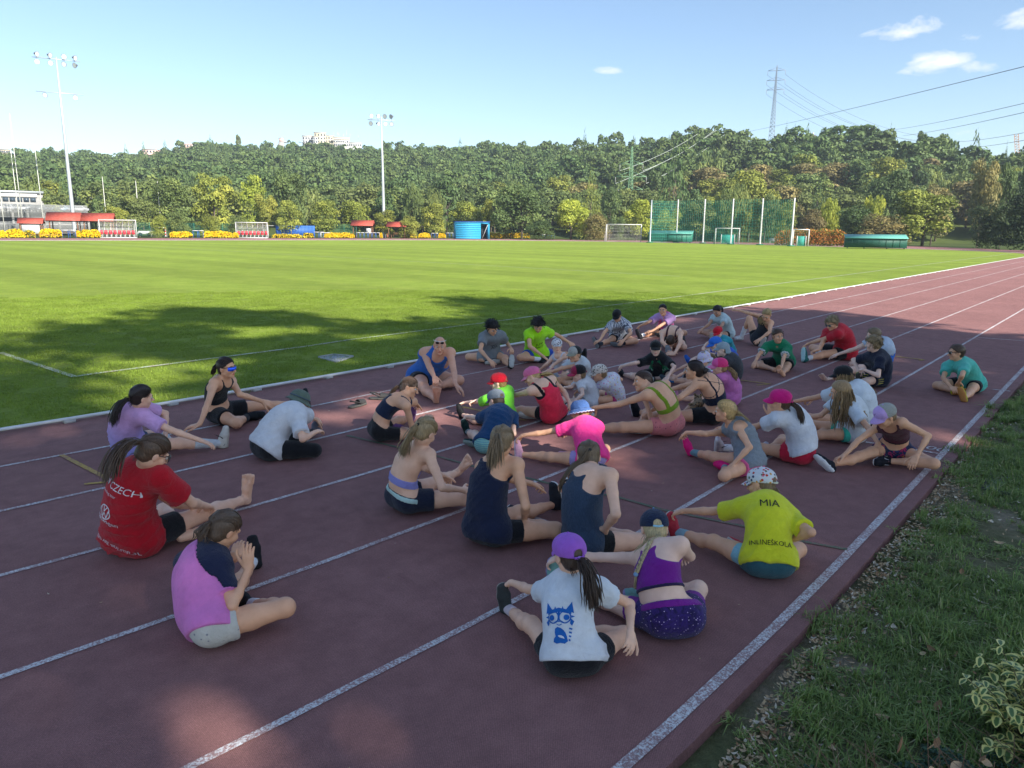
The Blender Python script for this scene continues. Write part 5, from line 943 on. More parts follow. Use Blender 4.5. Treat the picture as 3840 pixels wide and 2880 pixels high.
 house(FAR['ROOF1'][0], 'pale-roofed building peeping over the hill crest, left part', PINK, WR, 12, 5, 1, True); house(FAR['ROOF2'][0], 'flat-roofed brown building on the hill crest', PINK, CONC, 12, 6, 1, False); house(FAR['EDGE'][0], 'cream block on the hill crest at the left edge', CREAM, CONC, 12, 5, 1, False)
 x, y, z, rz, w, h = FAR['WATCH'][0]; t = empty('lookout_tower', (x, y, z-4), rz, label='small lookout tower with a sloping flank left of the hilltop sanatorium', cat='tower'); m = MB(); m.add([(-w/2, 0, 0), (w*.3, 0, 0), (w*.3, 6, 0), (-w/2, 6, 0), (-w*.05, 0, 4+h*.55), (w*.3, 0, 4+h*.55), (w*.3, 6, 4+h*.55), (-w*.05, 6, 4+h*.55)], [(0, 1, 5, 4), (1, 2, 6, 5), (2, 3, 7, 6), (3, 0, 4, 7), (4, 5, 6, 7)]); m.build('base', CONC, t)
 m = MB(); m.box(-w*.05, w*.3, .3, 5.5, 4+h*.55, 4+h*.85); m.build('lantern', PINK, t); m = MB(); m.box(-w*.1, w*.5, 0, 6, 4+h*.52, 4+h*.56); m.build('terrace', WR, t); m = MB(); m.lathe((w*.12, 3, 4+h*.85), [(w*.24, 0), (w*.04, h*.18)], 8); m.build('roof', CONC, t)
 # sanatorium with its wings stepping back
 x, y, z, rz, w, h = FAR['SANA'][0]; t = empty('sanatorium', (x, y, z-8), rz, label='long cream and white sanatorium building with many windows on the hilltop', cat='building'); b0 = 8
 blocks = [(-.5, -.32, 0, .72, WR, 4, 3), (-.32, -.24, -2, .70, WR, 2, 3), (-.30, -.10, -1, .98, CREAM, 4, 3), (-.12, .02, 0, .80, CREAM, 3, 3), (.02, .28, 3, .60, WR, 8, 2), (-.08, .30, 8, .78, WR, 9, 2), (.28, .5, 4, .40, WR, 6, 1)]
 for (a, b, dy, f, mt, nw, nr) in blocks:
  m = MB(); a *= w; b *= w; H = b0+h*f; m.box(a, b, dy, dy+12, 0, H); bl = m.build('wing', mt, t); m = MB(); m.box(a-.3, b+.3, dy-.3, dy+12.3, H, H+.35); m.build('parapet', CREAM if mt is WR else WR, bl)
  for r_ in range(nr):
   for k in range(nw): m = MB(); c = a+(b-a)*(k+.5)/nw; zz = H-2.2-2.4*r_; m.box(c-.45, c+.45, dy-.05, dy-.01, zz, zz+1.4); m.build('window', GLASS, bl)
 for k, (fx, hh) in enumerate([(.03, 4), (.08, 5), (.1, 4.2), (.17, 3.4), (.21, 6), (.26, 3.6), (.38, 2.5)]): m = MB(); m.bar((fx*w*1.2, 9, b0+h*.7), (fx*w*1.2, 9, b0+h*.78+hh), .22); m.build('antenna', STEEL, t)
 for k in range(4): m = MB(); xx = -w*.56+.12*w*k*(k > 0)+k*.06*w; m.box(xx, xx+w*.1, -2.4, 0, b0+h*.25+(k % 2)*2, b0+h*.28+(k % 2)*2); m.build('balcony', STEEL, t)
 # crane
 x, y, z, rz, w, h = FAR['CRANE'][0]; t = empty('crane_mast', (x, y, z-14), rz, label='short piece of an orange lattice crane above the trees at the right edge', cat='crane'); OR = plain('crane_orange', (.60, .22, .02), .5); m = MB(); H = h+14
 for sx, sy in ((0, 0), (1.4, 0), (1.4, 1.4), (0, 1.4)): m.bar((sx-.16*H*.5+.5, sy, 0), (sx-.9*0, sy, 0.01), .1)
 m = MB()
 for (a, b) in ((0, 0), (1.6, 0), (0, 1.6), (1.6, 1.6)): m.bar((a+3, b, 0), (a, b, H), .2)
 for k in range(16): zz = H*k/16; sh = 3*(1-k/16); m.bar((sh, 0, zz), (sh+1.5, 0, zz+H/16), .14); m.bar((sh, 0, zz), (sh+1.6, 0, zz), .14)
 m.build('lattice', OR, t)
FLAG0 = math.atan2(FAR['HALL'][0][1]-CY, FAR['HALL'][0][0]-CX)+.05
buildings()
# ---- pylons and wires
def pylon(d, lab, col, arms, zero):
 x, y, z, rz, w, h = d; H = h+z-zero; t = empty('electricity_pylon', (x, y, zero), rz, label=lab, cat='pylon'); P = plain('pylon_paint', col, .6, .3); bw = w*.75; r = .10 if H > 20 else .08
 def half(zz): f = zz/H; return bw*(1-f)**1.0*.5+.35*(1-f*.6) if f < 1 else .1
 m = MB()
 for sx, sy in ((-1, -1), (1, -1), (1, 1), (-1, 1)):
  pts = [(sx*half(zz), sy*half(zz), zz) for zz in np.linspace(0, H*.97, 12)]+[(0, 0, H)]; m.tube(pts, r, 4)
 m.build('leg_frame', P, t); m = MB(); Z = [0]; 
 while Z[-1] < H*.95: Z.append(Z[-1]+max(1.0, half(Z[-1])*1.7))
 for a, b in zip(Z[:-1], Z[1:]):
  ha, hb = half(a), half(min(b, H*.97)); b = min(b, H*.97)
  for (p, q) in (((-1, -1), (1, -1)), ((1, -1), (1, 1)), ((1, 1), (-1, 1)), ((-1, 1), (-1, -1))):
   m.bar((p[0]*ha, p[1]*ha, a), (q[0]*hb, q[1]*hb, b), r*1.1); m.bar((q[0]*ha, q[1]*ha, a), (p[0]*hb, p[1]*hb, b), r*1.1); m.bar((p[0]*hb, p[1]*hb, b), (q[0]*hb, q[1]*hb, b), r*1.1)
 m.build('lattice', P, t); ends = []
 for (f, L) in arms:
  zz = H*f; hw = half(zz); m = MB()
  for sx in (-1, 1):
   m.bar((sx*hw, -hw, zz), (sx*L, 0, zz), r*1.5); m.bar((sx*hw, hw, zz), (sx*L, 0, zz), r*1.5); m.bar((sx*hw, 0, zz+L*.32), (sx*L, 0, zz), r*1.5)
  m.build('crossarm', P, t)
  for sx in (-1, 1): m = MB(); m.tube([(sx*L, 0, zz), (sx*L, 0, zz-2.0)], .09, 5); m.build('insulator', CONC, t); ends.append((sx*L, zz-2.0))
 c, s = math.cos(rz), math.sin(rz); return [(x+a*c, y+a*s, zero+b) for a, b in ends], (x, y, zero+H)
P1 = FAR['PYL'][0]; P2 = FAR['PYL'][1]
h1 = P1[5]+P1[2]-4; h2 = P2[5]+P2[2]-40
e1, top1 = pylon(P1, 'green lattice pylon with three crossarms among the trees left of the net', (.16, .30, .17), [((P1[5]*(1-.31)+P1[2]-4)/h1, 3.5), ((P1[5]*(1-.535)+P1[2]-4)/h1, 4.7), ((P1[5]*(1-.76)+P1[2]-4)/h1, 3.7)], 4)
e2, top2 = pylon(P2, 'tall grey lattice pylon with three crossarms on the hilltop', (.20, .24, .30), [((P2[5]*.92+P2[2]-40)/h2, 4.2), ((P2[5]*.785+P2[2]-40)/h2, 4.4), ((P2[5]*.655+P2[2]-40)/h2, 4.2)], 40)
def wire(a, b, sag, r, lab, grp):
 a, b = np.array(a), np.array(b); pts = [a+(b-a)*t-np.array((0, 0, sag*4*t*(1-t))) for t in np.linspace(0, 1, 15)]; m = MB(); m.tube(pts, r, 4, False); o = m.build('power_cable', WIRE, None, True); tag(o, lab, 'cable', grp)
WIRE = plain('cable', (.10, .11, .13), .5, .3)
WIRE1 = plain('cable_bright', (.45, .50, .45), .4, .5)
for k, w in enumerate(FAR['WIRES']): wire(w[0], w[1], .5, (.05, .045, .045, .04, .04, .035)[k], 'thin dark power cable crossing the sky at the right, %s from the top' % ('first', 'second', 'third', 'fourth', 'fifth', 'sixth')[k], 'power cables at the right')
WIRE_ = WIRE; WIRE = WIRE1
for k, (a, b) in enumerate(zip(e1, FAR['WTOP'])): wire(a, b, 1.5, .07, 'pale power cable rising from the green pylon to the hill crest', 'power cables above the green pylon')
WIRE = WIRE_
for k, b in enumerate(e2): wire(b, (b[0]+60, b[1]-60, b[2]-30+k), 6, .06, 'thin power cable running down to the right from the hilltop pylon', 'power cables right of the hilltop pylon')
HZ = bpy.data.materials.new('haze'); HZ.use_nodes = True; HZ.node_tree.nodes.clear(); _o = HZ.node_tree.nodes.new('ShaderNodeOutputMaterial'); _v = HZ.node_tree.nodes.new('ShaderNodeVolumePrincipled')
_v.inputs['Color'].default_value = (.80, .90, 1, 1); _v.inputs['Density'].default_value = .00030; _v.inputs['Anisotropy'].default_value = .2; HZ.node_tree.links.new(_v.outputs[0], _o.inputs['Volume'])
_b = MB(); _b.box(-1150, 1150, -1150, 1150, -2.5, 95); tag(_b.build('haze', HZ), kind='stuff')
# ---------------------------------------------------------------- materials for people
def skin_mat(tone):
 key = ('skin', tone)
 if key in _mats: return _mats[key]
 c = {'light': (.82, .545, .42), 'fair': (.82, .495, .34), 'tan': (.74, .405, .245), 'brown': (.56, .30, .19), 'man': (.70, .37, .245)}[tone]
 t = NT('skin'); co = t.coord(); v = t.noise(9, 4, .6, co)
 col = t.mix(1.0, c, t.ramp(v, [(.3, (.9, .86, .84)), (.7, (1.08, 1.1, 1.1))]), 'MULTIPLY')
 a = t.n('ShaderNodeAttribute', attribute_name='lip').outputs['Fac']
 col = t.mix(a, col, (c[0]*.78, c[1]*.48, c[2]*.5))
 t.base(col, .52, .45); t.bump(t.noise(160, 2, .5, co), .12, .002)
 t.b.inputs['Subsurface Weight'].default_value = .0
 _mats[key] = t.m; return t.m
def cloth_mat(c, pat=None, c2=None, rough=.88, sheen=.15):
 key = ('cloth', c, pat, c2)
 if key in _mats: return _mats[key]
 t = NT('fabric'); co = t.coord(); base = hexc(c) if isinstance(c, str) else c
 k2 = (hexc(c2) if isinstance(c2, str) else c2) if c2 else base
 v = t.noise(14, 4, .6, co)
 col = base
 def vor(scale, feat='F1', rnd=1.0):
  x = t.n('ShaderNodeTexVoronoi'); x.feature = feat; t.set(x, Scale=scale, Randomness=rnd); t.L.new(co, x.inputs['Vector']); return x
 if pat == 'leopard':
  x = vor(42); r = t.noise(60, 2, .5, co); d = t.math('ADD', x.outputs['Distance'], t.math('MULTIPLY', r, .25))
  col = t.mix(t.ramp(d, [(.28, 0.0), (.33, 1.0), (.5, 1.0), (.55, 0.0)]), base, (.03, .022, .02))
 elif pat == 'spots':
  x = vor(30); col = t.mix(t.ramp(x.outputs['Distance'], [(.14, 1.0), (.2, 0.0)]), base, k2)
 elif pat == 'floral':
  x = vor(46); s = t.n('ShaderNodeSeparateColor'); t.L.new(x.outputs['Color'], s.inputs[0])
  pc = t.ramp(s.outputs[0], [(0, hexc('#c8402f')), (.25, hexc('#d9a13c')), (.45, hexc('#3a4668')), (.7, hexc('#d86a88')), (.9, hexc('#5b6f57'))], 'CONSTANT')
  col = t.mix(t.ramp(t.math('ADD', x.outputs['Distance'], t.math('MULTIPLY', t.noise(70, 2, .5, co), .3)), [(.50, 1.0), (.58, 0.0)]), base, pc)
 elif pat == 'hearts':
  x = vor(34); s = t.n('ShaderNodeSeparateColor'); t.L.new(x.outputs['Color'], s.inputs[0])
  pc = t.ramp(s.outputs[0], [(0, hexc('#d884ac')), (.35, hexc('#b9a2dc')), (.65, hexc('#d8c26a'))], 'CONSTANT')
  col = t.mix(t.ramp(x.outputs['Distance'], [(.26, 1.0), (.34, 0.0)]), base, pc)
 elif pat == 'galaxy':
  n1 = t.noise(18, 5, .7, co, 1.5); col = t.ramp(n1, [(.35, base), (.55, k2), (.7, base)])
  x = vor(55); col = t.mix(t.ramp(x.outputs['Distance'], [(.12, 1.0), (.17, 0.0)]), col, (.75, .6, .8))
 elif pat == 'camo':
  n1 = t.noise(16, 2, .5, co, 1.2); col = t.ramp(n1, [(.4, base), (.47, k2), (.53, base), (.58, hexc('#c03a6a')), (.66, base), (.72, hexc('#d98a3a'))], 'CONSTANT')
 elif pat == 'scribble':
  w = t.n('ShaderNodeTexWave'); t.set(w, Scale=9.0, Distortion=14.0, Detail=2.0); t.L.new(co, w.inputs['Vector'])
  col = t.mix(t.ramp(w.outputs['Fac'], [(.62, 0.0), (.72, 1.0)]), base, k2)
 elif pat == 'gradient':
  s = t.n('ShaderNodeSeparateXYZ'); t.L.new(co, s.inputs[0]); col = t.ramp(t.math('MULTIPLY', s.outputs[2], 2.0), [(.12, k2), (.85, base)])
 elif pat == 'tiedye':
  w = t.n('ShaderNodeTexWave'); t.set(w, Scale=12.0, Distortion=6.0, Detail=2.0); t.L.new(co, w.inputs['Vector'])
  col = t.ramp(w.outputs['Fac'], [(0, base), (.5, k2), (.75, (.55, .35, .62)), (1, base)])
 elif pat == 'mesh':
  x = vor(160, rnd=0.0); col = t.mix(t.ramp(x.outputs['Distance'], [(.25, 1.0), (.4, 0.0)]), base, k2)
 elif pat == 'stripes':
  w = t.n('ShaderNodeTexWave'); t.set(w, Scale=16.0, Distortion=0.0); w.bands_direction = 'Z'; t.L.new(co, w.inputs['Vector'])
  col = t.mix(t.ramp(w.outputs['Fac'], [(.5, 0.0), (.55, 1.0)]), base, k2)
 elif pat == 'heather':
  n1 = t.noise(220, 2, .5, t.mapping(co, (1, 1, .2))); col = t.mix(t.ramp(n1, [(.4, 0.0), (.6, .5)]), base, k2)
 col = t.mix(1.0, col, t.ramp(v, [(.3, .9), (.7, 1.08)]), 'MULTIPLY')
 t.base(col, rough, .25); t.b.inputs['Sheen Weight'].default_value = sheen
 h = t.math('ADD', t.noise(420, 2, .5, co), t.math('MULTIPLY', t.noise(22, 5, .6, co, .8), 4.0)); t.bump(h, .6, .006)
 _mats[key] = t.m; return t.m
def hair_mat(c):
 key = ('hair', c)
 if key in _mats: return _mats[key]
 t = NT('hair'); co = t.coord(); b = hexc(c)
 n1 = t.noise(45, 4, .65, t.mapping(co, (3, 3, .5)), .4)
 col = t.ramp(n1, [(.3, tuple(x*.55 for x in b)), (.55, b), (.75, tuple(min(1, x*1.55) for x in b))])
 t.base(col, .42, .5); t.bump(t.noise(150, 3, .6, t.mapping(co, (3, 3, .4))), .6, .004)
 _mats[key] = t.m; return t.m
EYEW = plain('eye_white', (.75, .73, .70), .25, .5); IRIS = plain('iris', (.05, .035, .025), .15, .6)
RUBB = {}
def rubber(c): return plain('shoe_rubber', hexc(c), .7, .3, 0, .1, 30)
def in_frame(c, side, fwd, up): return np.stack([side, fwd, up])
def sm(a, b, k=.03):
 h = np.maximum(k-np.abs(a-b), 0)/k; return np.minimum(a, b)-h*h*k*.25
class Fig:
 def __init__(f, name, rec, spec):
  f.n = name; f.s = rec['s']; f.J = {k: np.array(v, float) for k, v in rec['J'].items()}; f.sp = spec; f.st = rec['st']
  J = f.J; s = f.s
  f.o = A3(J['P'][0], J['P'][1], 0)
  d = np.linalg.norm(J['P']-np.array(CAM_LOC)); f.d = d
  f.res = float(np.clip(d*.00155, .0085, .0155)) * (.9+.1*s)
  f.w = spec.get('w', 1.0)*.93
  f.a = nrm(J['N']-J['P']); f.Lt = np.linalg.norm(J['N']-J['P'])
  sh = J['SL']-J['SR']; hp = J['HL']-J['HR']
  f.sh = nrm(sh-(sh@f.a)*f.a); f.hp = nrm(hp-(hp@f.a)*f.a*.5)
  f.fw = nrm(np.cross(f.sh, f.a)); f.hf = nrm(np.cross(f.hp, f.a))
  # head
  f.F = nrm(np.array(rec['face'])); nk = nrm(J['Hd']-J['N']); u = A3(0, 0, 1)*.75+nk*.25
  u = u-(u@f.F)*f.F; f.U = nrm(u); f.R = nrm(np.cross(f.F, f.U)); f.hs = (.155+.037*s)/.22*.985
  f.root = empty('person', tuple(f.o), label=spec['label'], cat='person', group='people stretching on the running track')
 def H(f, x, y, z): return f.J['Hd']+f.hs*(x*f.R+y*f.F+z*f.U)
 def add(f, name, VF, m, parent=None, label=None, attrs=None):
  V, F = VF
  if not len(V): return None
  if isinstance(F, np.ndarray): F = [F]
  o = link(name, npmesh(name, V-f.o, F, True, attrs), m, parent or f.root)
  if label: o['label'] = label
  return o
 def torso(f, S, off=0.0, sh=True, k=None, lo=True):
  J, s, w = f.J, f.s, f.w; P, N = J['P'], J['N']; k = k or .035*s
  bow = -f.fw*.045*s
  def c(t): return P+(N-P)*t+bow*4*t*(1-t)
  hs = .055*s
  B = [(c(.0), f.hp, .030, .060), (c(.28), nrm(f.hp+f.sh), .030, .053), (c(.48), nrm(.5*f.hp+f.sh), .029, .049), (c(.70), f.sh, .037, .0525), (c(.88), f.sh, .045, .044)]
  for sg in (-1, 1, 0):
   pr = None
   for (p, sd, half, r) in B:
    q = p+sd*half*s*w*sg; rr = r*s*(w if sg else w*.96)+off
    if pr is not None: S.rc(pr[0], q, pr[1], rr, k)
    pr = (q, rr)
  if lo:
   S.rc(J['HL'], J['HR'], .062*s*w+off, .062*s*w+off, k)
   for h in ('HL', 'HR'): S.rc(J[h]-f.hf*.025*s, P+A3(0, 0, .02), .058*s*w+off, .055*s*w+off, k)
  if sh:
   for q in ('SL', 'SR'):
    S.rc(c(.9), J[q], .045*s+off, .033*s*w+off, k); S.rc(N-f.a*.012*s, J[q], .032*s+off, .03*s*w+off, k)
  return S
 def arm(f, S, q, off=0.0, t1=1.0, fore=True, k=.012):
  J, s, w = f.J, f.s, .5+.5*f.w; a, b, c = J['S'+q], J['E'+q], J['W'+q]
  S.rc(a, a+(b-a)*.45, .0285*s*w+off, .0240*s*w+off, k); S.rc(a+(b-a)*.45, b, .0240*s*w+off, .0198*s*w+off, k)
  if fore:
   m = b+(c-b)*.3; S.rc(b, m, .0198*s*w+off, .0205*s*w+off, k); S.rc(m, c, .0205*s*w+off, .0135*s*w+off, k)
 def leg(f, S, q, off=0.0, thigh=True, shin=True, k=.02):
  J, s, w = f.J, f.s, f.w; h, kn, a = J['H'+q], J['K'+q], J['A'+q]; wl = .45+.55*w
  m = h+(kn-h)*.5
  if thigh: S.rc(h, m, .055*s*w+off, .048*s*w+off, k); S.rc(m, kn, .048*s*w+off, .0345*s*wl+off, k)
  if shin:
   sd = nrm(a-kn); S.sp(kn, .036*s*wl+off, k)
   bend = nrm(h-kn)-nrm(h-kn)@sd*sd; bk = bend if np.linalg.norm(bend) > .25 else -A3(0, 0, 1)+A3(0, 0, 1)@sd*sd
   bk = nrm(bk); c = kn+(a-kn)*.3+bk*.008*s
   S.rc(kn, c, .033*s*wl+off, .0345*s*wl+off, k); S.rc(c, kn+(a-kn)*.62+bk*.003*s, .0345*s*wl+off, .0245*s*wl+off, k)
   S.rc(kn+(a-kn)*.62+bk*.003*s, a, .0245*s*wl+off, .019*s*wl+off, k)
 def foot_frame(f, q):
  J, s = f.J, f.s; A, T, K = J['A'+q], J['T'+q], J['K'+q]; v = nrm(T-A); kk = nrm(A-K)
  n = kk-(kk@v)*v
  n = nrm(n) if np.linalg.norm(n) > .15 else nrm(A3(0, 0, -1)+A3(0, 0, 1)@v*v)
  h, L = .036, .11; r = math.hypot(h, L)
  d = nrm((L*v-h*n)/r); n2 = nrm((h*v+L*n)/r); lat = np.cross(d, n2)
  return A, d, n2, lat
 # ---- body
 def body(f):
  J, s, sp = f.J, f.s, f.sp; S = Sdf(f.res)
  f.torso(S)
  S.rc(J['N']-f.a*.03*s, J['Hd']-f.U*.045*f.hs-f.F*.012, .033*s, .030*s+.004, .02*s)
  for q in 'LR':
   f.arm(S, q); f.leg(S, q)
  S.fn(floor_cut(.004))
  V, F = S.mesh(); parts = [(V, F)]
  # head
  S = Sdf(min(.0062, f.res*.62)); H, h = f.H, f.hs; M = np.stack([f.R, f.F, f.U]); k = .012
  S.el(H(0, -.012, .025), M, A3(.071, .088, .083)*h, k); S.el(H(0, .02, -.028), M, A3(.057, .060, .072)*h, .02)
  for g in (-1, 1):
   S.rc(H(.038*g, .0, -.05), H(.008*g, .054, -.088), .024*h, .018*h, .02); S.sp(H(.036*g, .052, -.028), .025*h, .015)
   S.rc(H(.040*g, .066, .020), H(.008*g, .080, .016), .0105*h, .0105*h, .01)
   S.el(H(.074*g, -.008, -.006), M, A3(.009, .018, .029)*h, .006)
  for g in (-1, 1): S.sub(H(.030*g, .094, .002), .0155*h, .008)
  S.sp(H(0, .064, -.090), .016*h, .012)
  S.rc(H(0, .084, -.002), H(0, .104, -.031), .0078*h, .0115*h, .006)
  for g in (-1, 1): S.sp(H(.011*g, .093, -.035), .0075*h, .005)
  S.rc(H(-.016, .079, -.0585), H(.016, .079, -.0585), .0062*h, .0062*h, .004); S.rc(H(-.013, .078, -.067), H(.013, .078, -.067), .0072*h, .0072*h, .004)
  S.rc(H(0, -.012, -.05), J['N']*.35+J['Hd']*.65-f.U*.03*h, .031*s+.003, .030*s+.0045, .02)
  parts.append(S.mesh())
  hv0 = len(parts[0][0]); hv1 = hv0+len(parts[1][0])
  # hands
  f.hand = {}
  for q in 'LR': parts.append(f.hand_mesh(q))
  for q in 'LR':
   if f.sp.get('bare', '') in (q, 'LR'): parts.append(f.barefoot(q))
  V = np.concatenate([p[0] for p in parts]); n = 0; Fs = []
  for p in parts:
   Fs.append(p[1]+n); n += len(p[0])
  X = (V-J['Hd'])@M.T/h
  e = np.linalg.norm((X-A3(0, .088, -.0625))/A3(.021, .02, .0115), axis=1); lip = np.clip((1.15-e)*4, 0, 1)*.9
  ck = np.zeros(len(V))
  for g in (-1, 1):
   for c, r, a in (((.042*g, .055, -.03), .026, .28), ((.074*g, -.008, -.006), .026, .3)): ck = np.maximum(ck, a*np.clip(1-np.linalg.norm(X-A3(*c), axis=1)/r, 0, 1))
  ck = np.maximum(ck, .3*np.clip(1-np.linalg.norm(X-A3(0, .106, -.032), axis=1)/.016, 0, 1))
  lip = np.maximum(lip, ck); lip[:hv0] = 0; lip[hv1:] = 0
  f.body_o = f.add('body', (V, np.concatenate(Fs)), skin_mat(sp.get('skin', 'fair')), attrs={'lip': lip})
  # eyes and brows
  tocam = nrm(np.array(CAM_LOC)-J['Hd'])
  if f.F@tocam > -.55:
   for g in (-1, 1):
    V, F = ball(H(.0300*g, .0758, .0025), .0108*h, 8); ey = f.add('eye', (V, F), EYEW)
    V, F = ball(H(.0295*g, .0828, .0025), .0058*h, 6); f.add('iris', (V, F), IRIS, ey)
    c = hair_mat(sp.get('haircol', '#4a3526'))
    V, F = tube_geo([H(.046*g, .0735, .021), H(.032*g, .0845, .0265), H(.014*g, .0885, .0225)], [.0018*h, .0034*h, .0028*h], 6)
    me = MB().add(V, F); o = me_to(f, me, 'eyebrow', c)
    V, F = tube_geo([H(.0425*g, .077, .0065), H(.030*g, .0865, .0105), H(.018*g, .0845, .0065)], [.0011*h, .0020*h, .0012*h], 5)
    me_to(f, MB().add(V, F), 'eyelid', c)
 def hand_mesh(f, q):
  J, s = f.J, f.s; W, E = J['W'+q], J['E'+q]; hl = .103*s; fd = nrm(W-E)
  T, A, K = J['T'+f.st], J['A'+f.st], J['K'+f.st]
  grip = f.sp.get('curl', .35); hd = f.sp.get('hand'+q)
  dT = np.linalg.norm(T-W)
  if hd is not None: d = nrm(A3(*hd)); pn = A3(0, 0, -1)
  elif dT < .24*s and not f.sp.get('flat'+q):
   tgt = T*.75+A*.25; d = nrm(nrm(tgt-W)*.75+fd*.5); pn = nrm(A-T); grip = .8
  else:
   best = None
   for a, b in (('HL', 'KL'), ('KL', 'AL'), ('HR', 'KR'), ('KR', 'AR'), ('AL', 'TL'), ('AR', 'TR')):
    a, b = J[a], J[b]; t = np.clip((W-a)@(b-a)/((b-a)@(b-a)), 0, 1); p = a+(b-a)*t; dd = np.linalg.norm(W-p)
    if best is None or dd < best[0]: best = (dd, p)
   if best[0] < .2*s: pn = nrm(best[1]-W); d = fd+A3(0, 0, -.1); grip = .55
   else: pn = A3(0, 0, -1); d = fd
   if W[2] < .09: pn = A3(0, 0, -1); d = A3(fd[0], fd[1], -.05); grip = .1
  d = nrm(d); pn = pn-(pn@d)*d; pn = nrm(pn) if np.linalg.norm(pn) > .05 else nrm(np.cross(d, A3(1, 0, 0)))
  lat = np.cross(d, pn)*(1 if q == 'R' else -1)     # towards the thumb
  S = Sdf(float(np.clip(hl*.030, .0036, .006)))
  cc, sn = math.cos, math.sin
  S.rc(W-fd*.03*s, W+d*.06*hl, .0138*s, .0135*s, .008)
  lens = (.44, .50, .46, .36); offs = (.155, .052, -.052, -.15); r0 = .052*hl
  f.hand[q] = (W, d, pn, lat)
  for i in range(4):
   b = W+d*.10*hl+lat*offs[i]*.55*hl; kn = W+d*(.50-.02*abs(i-1))*hl+lat*offs[i]*hl
   S.rc(b, kn, .085*hl, .066*hl, .010)
  for i in range(4):
   kn = W+d*(.50-.02*abs(i-1))*hl+lat*offs[i]*hl; ang = grip*(.45+.08*i); p = kn; L = lens[i]*hl; spread = lat*(offs[i]*.35)
   for j, fr in enumerate((.45, .30, .25)):
    v = nrm(d*cc(ang)+pn*sn(ang)+spread); p2 = p+v*L*fr; S.rc(p, p2, r0*(1-.1*j), r0*(.92-.1*j), .003); p = p2; ang += grip*1.0
  tb = W+d*.12*hl+lat*.12*hl; t1 = W+d*.33*hl+lat*.30*hl+pn*.06*hl; t2 = t1+nrm(d*.8+lat*.45+pn*.4*grip)*.22*hl; t3 = t2+nrm(d*.95+lat*.1+pn*.5*grip)*.18*hl
  S.rc(tb, t1, .085*hl, .066*hl, .008); S.rc(t1, t2, .062*hl, .056*hl, .003); S.rc(t2, t3, .056*hl, .046*hl, .003)
  return S.mesh(.006)
 def barefoot(f, q):
  s = f.s; A, d, n, lat = f.foot_frame(q); S = Sdf(float(np.clip(f.d*.0009, .005, .008))); g = 1 if q == 'R' else -1
  S.rc(f.J['K'+q]*.12+A*.88, A, .021*s, .0195*s, .015)
  S.rc(A-d*.006*s, A-d*.018*s+n*.018*s, .018*s, .0175*s, .015)
  for w_ in (-1, 1):
   S.rc(A+n*.014*s, A+d*.045*s+n*.018*s+lat*.006*s*w_, .018*s, .0145*s, .012); S.rc(A+d*.045*s+n*.018*s+lat*.006*s*w_, A+d*.078*s+n*.027*s+lat*.014*s*w_, .0145*s, .0115*s, .012)
   S.rc(A-d*.015*s+n*.022*s, A+d*.078*s+n*.027*s+lat*.014*s*w_, .014*s, .0108*s, .012)
  for i in range(5):
   o = (-.021+.0105*i)*s*g; L = (.112, .114, .110, .104, .097)[i]*s; r = (.0085, .0062, .006, .0058, .0056)[i]*s
   S.rc(A+d*.078*s+n*.028*s-lat*o*-1, A+d*L+n*.030*s-lat*o*-1.12, r, r, .004)
  S.fn(floor_cut(.003)); return S.mesh(.006)
 # ---- shoes and socks
 def shoe(f, q, c1, c2, lace='#dddddd', mark=None):
  s = f.s; A, d, n, lat = f.foot_frame(q); res = float(np.clip(f.d*.0011, .006, .0095))
  def fp(S, off, k=.012):
   for w_ in (-1, 1):
    S.rc(A-d*.020*s+n*.022*s+lat*.003*s*w_, A+d*.05*s+n*.024*s+lat*.008*s*w_, .0225*s+off, .0205*s+off, k)
    S.rc(A+d*.05*s+n*.024*s+lat*.008*s*w_, A+d*.092*s+n*.028*s+lat*.007*s*w_, .0205*s+off, .0150*s+off, k)
  S = Sdf(res); fp(S, .001); S.rc(A-d*.012*s+n*.012*s, A-n*.004*s-d*.004*s, .0225*s, .0215*s, .012); S.rc(A, A+d*.052*s+n*.012*s, .0205*s, .0165*s, .012)
  S.fn(lambda X, D: np.maximum(D, (X-A)@n-.036*s)); S.fn(floor_cut(.003))
  o = f.add('shoe', S.mesh(.01), cloth_mat(c1, None, None, .75, 0), label=mark)
  S = Sdf(res); fp(S, .0035)
  S.fn(lambda X, D: np.maximum(np.maximum(D, (X-A)@n-.047*s), .031*s-(X-A)@n)); S.fn(floor_cut(.002))
  f.add('sole', S.mesh(.01), rubber(c2), o)
  mb = MB()
  for i in range(4):
   c = A+d*(.022+.013*i)*s+n*(-.004+.0055*i)*s-n*.006*s; mb.add(*tube_geo([c-lat*.015*s+n*.006*s, c-n*.004*s, c+lat*.015*s+n*.006*s], .0028, 5))
  me_to(f, mb, 'laces', cloth_mat(lace, None, None, .8, 0), o)
  if f.sp.get('swoosh') and q in f.sp['swoosh']:
   for g in (-1, 1):
    pts = [A+d*(-.012+.065*t)*s+n*(.022-.020*(2*t-.62)**2*1.4)*s+lat*g*(.0262-.010*t)*s for t in np.linspace(0, 1, 7)]
    me_to(f, MB().add(*tube_geo(pts, [.001, .004, .006, .0065, .005, .003, .001], 5)), 'emblem', cloth_mat(f.sp.get('swc', '#eeeeee'), None, None, .6, 0), o)
  return o
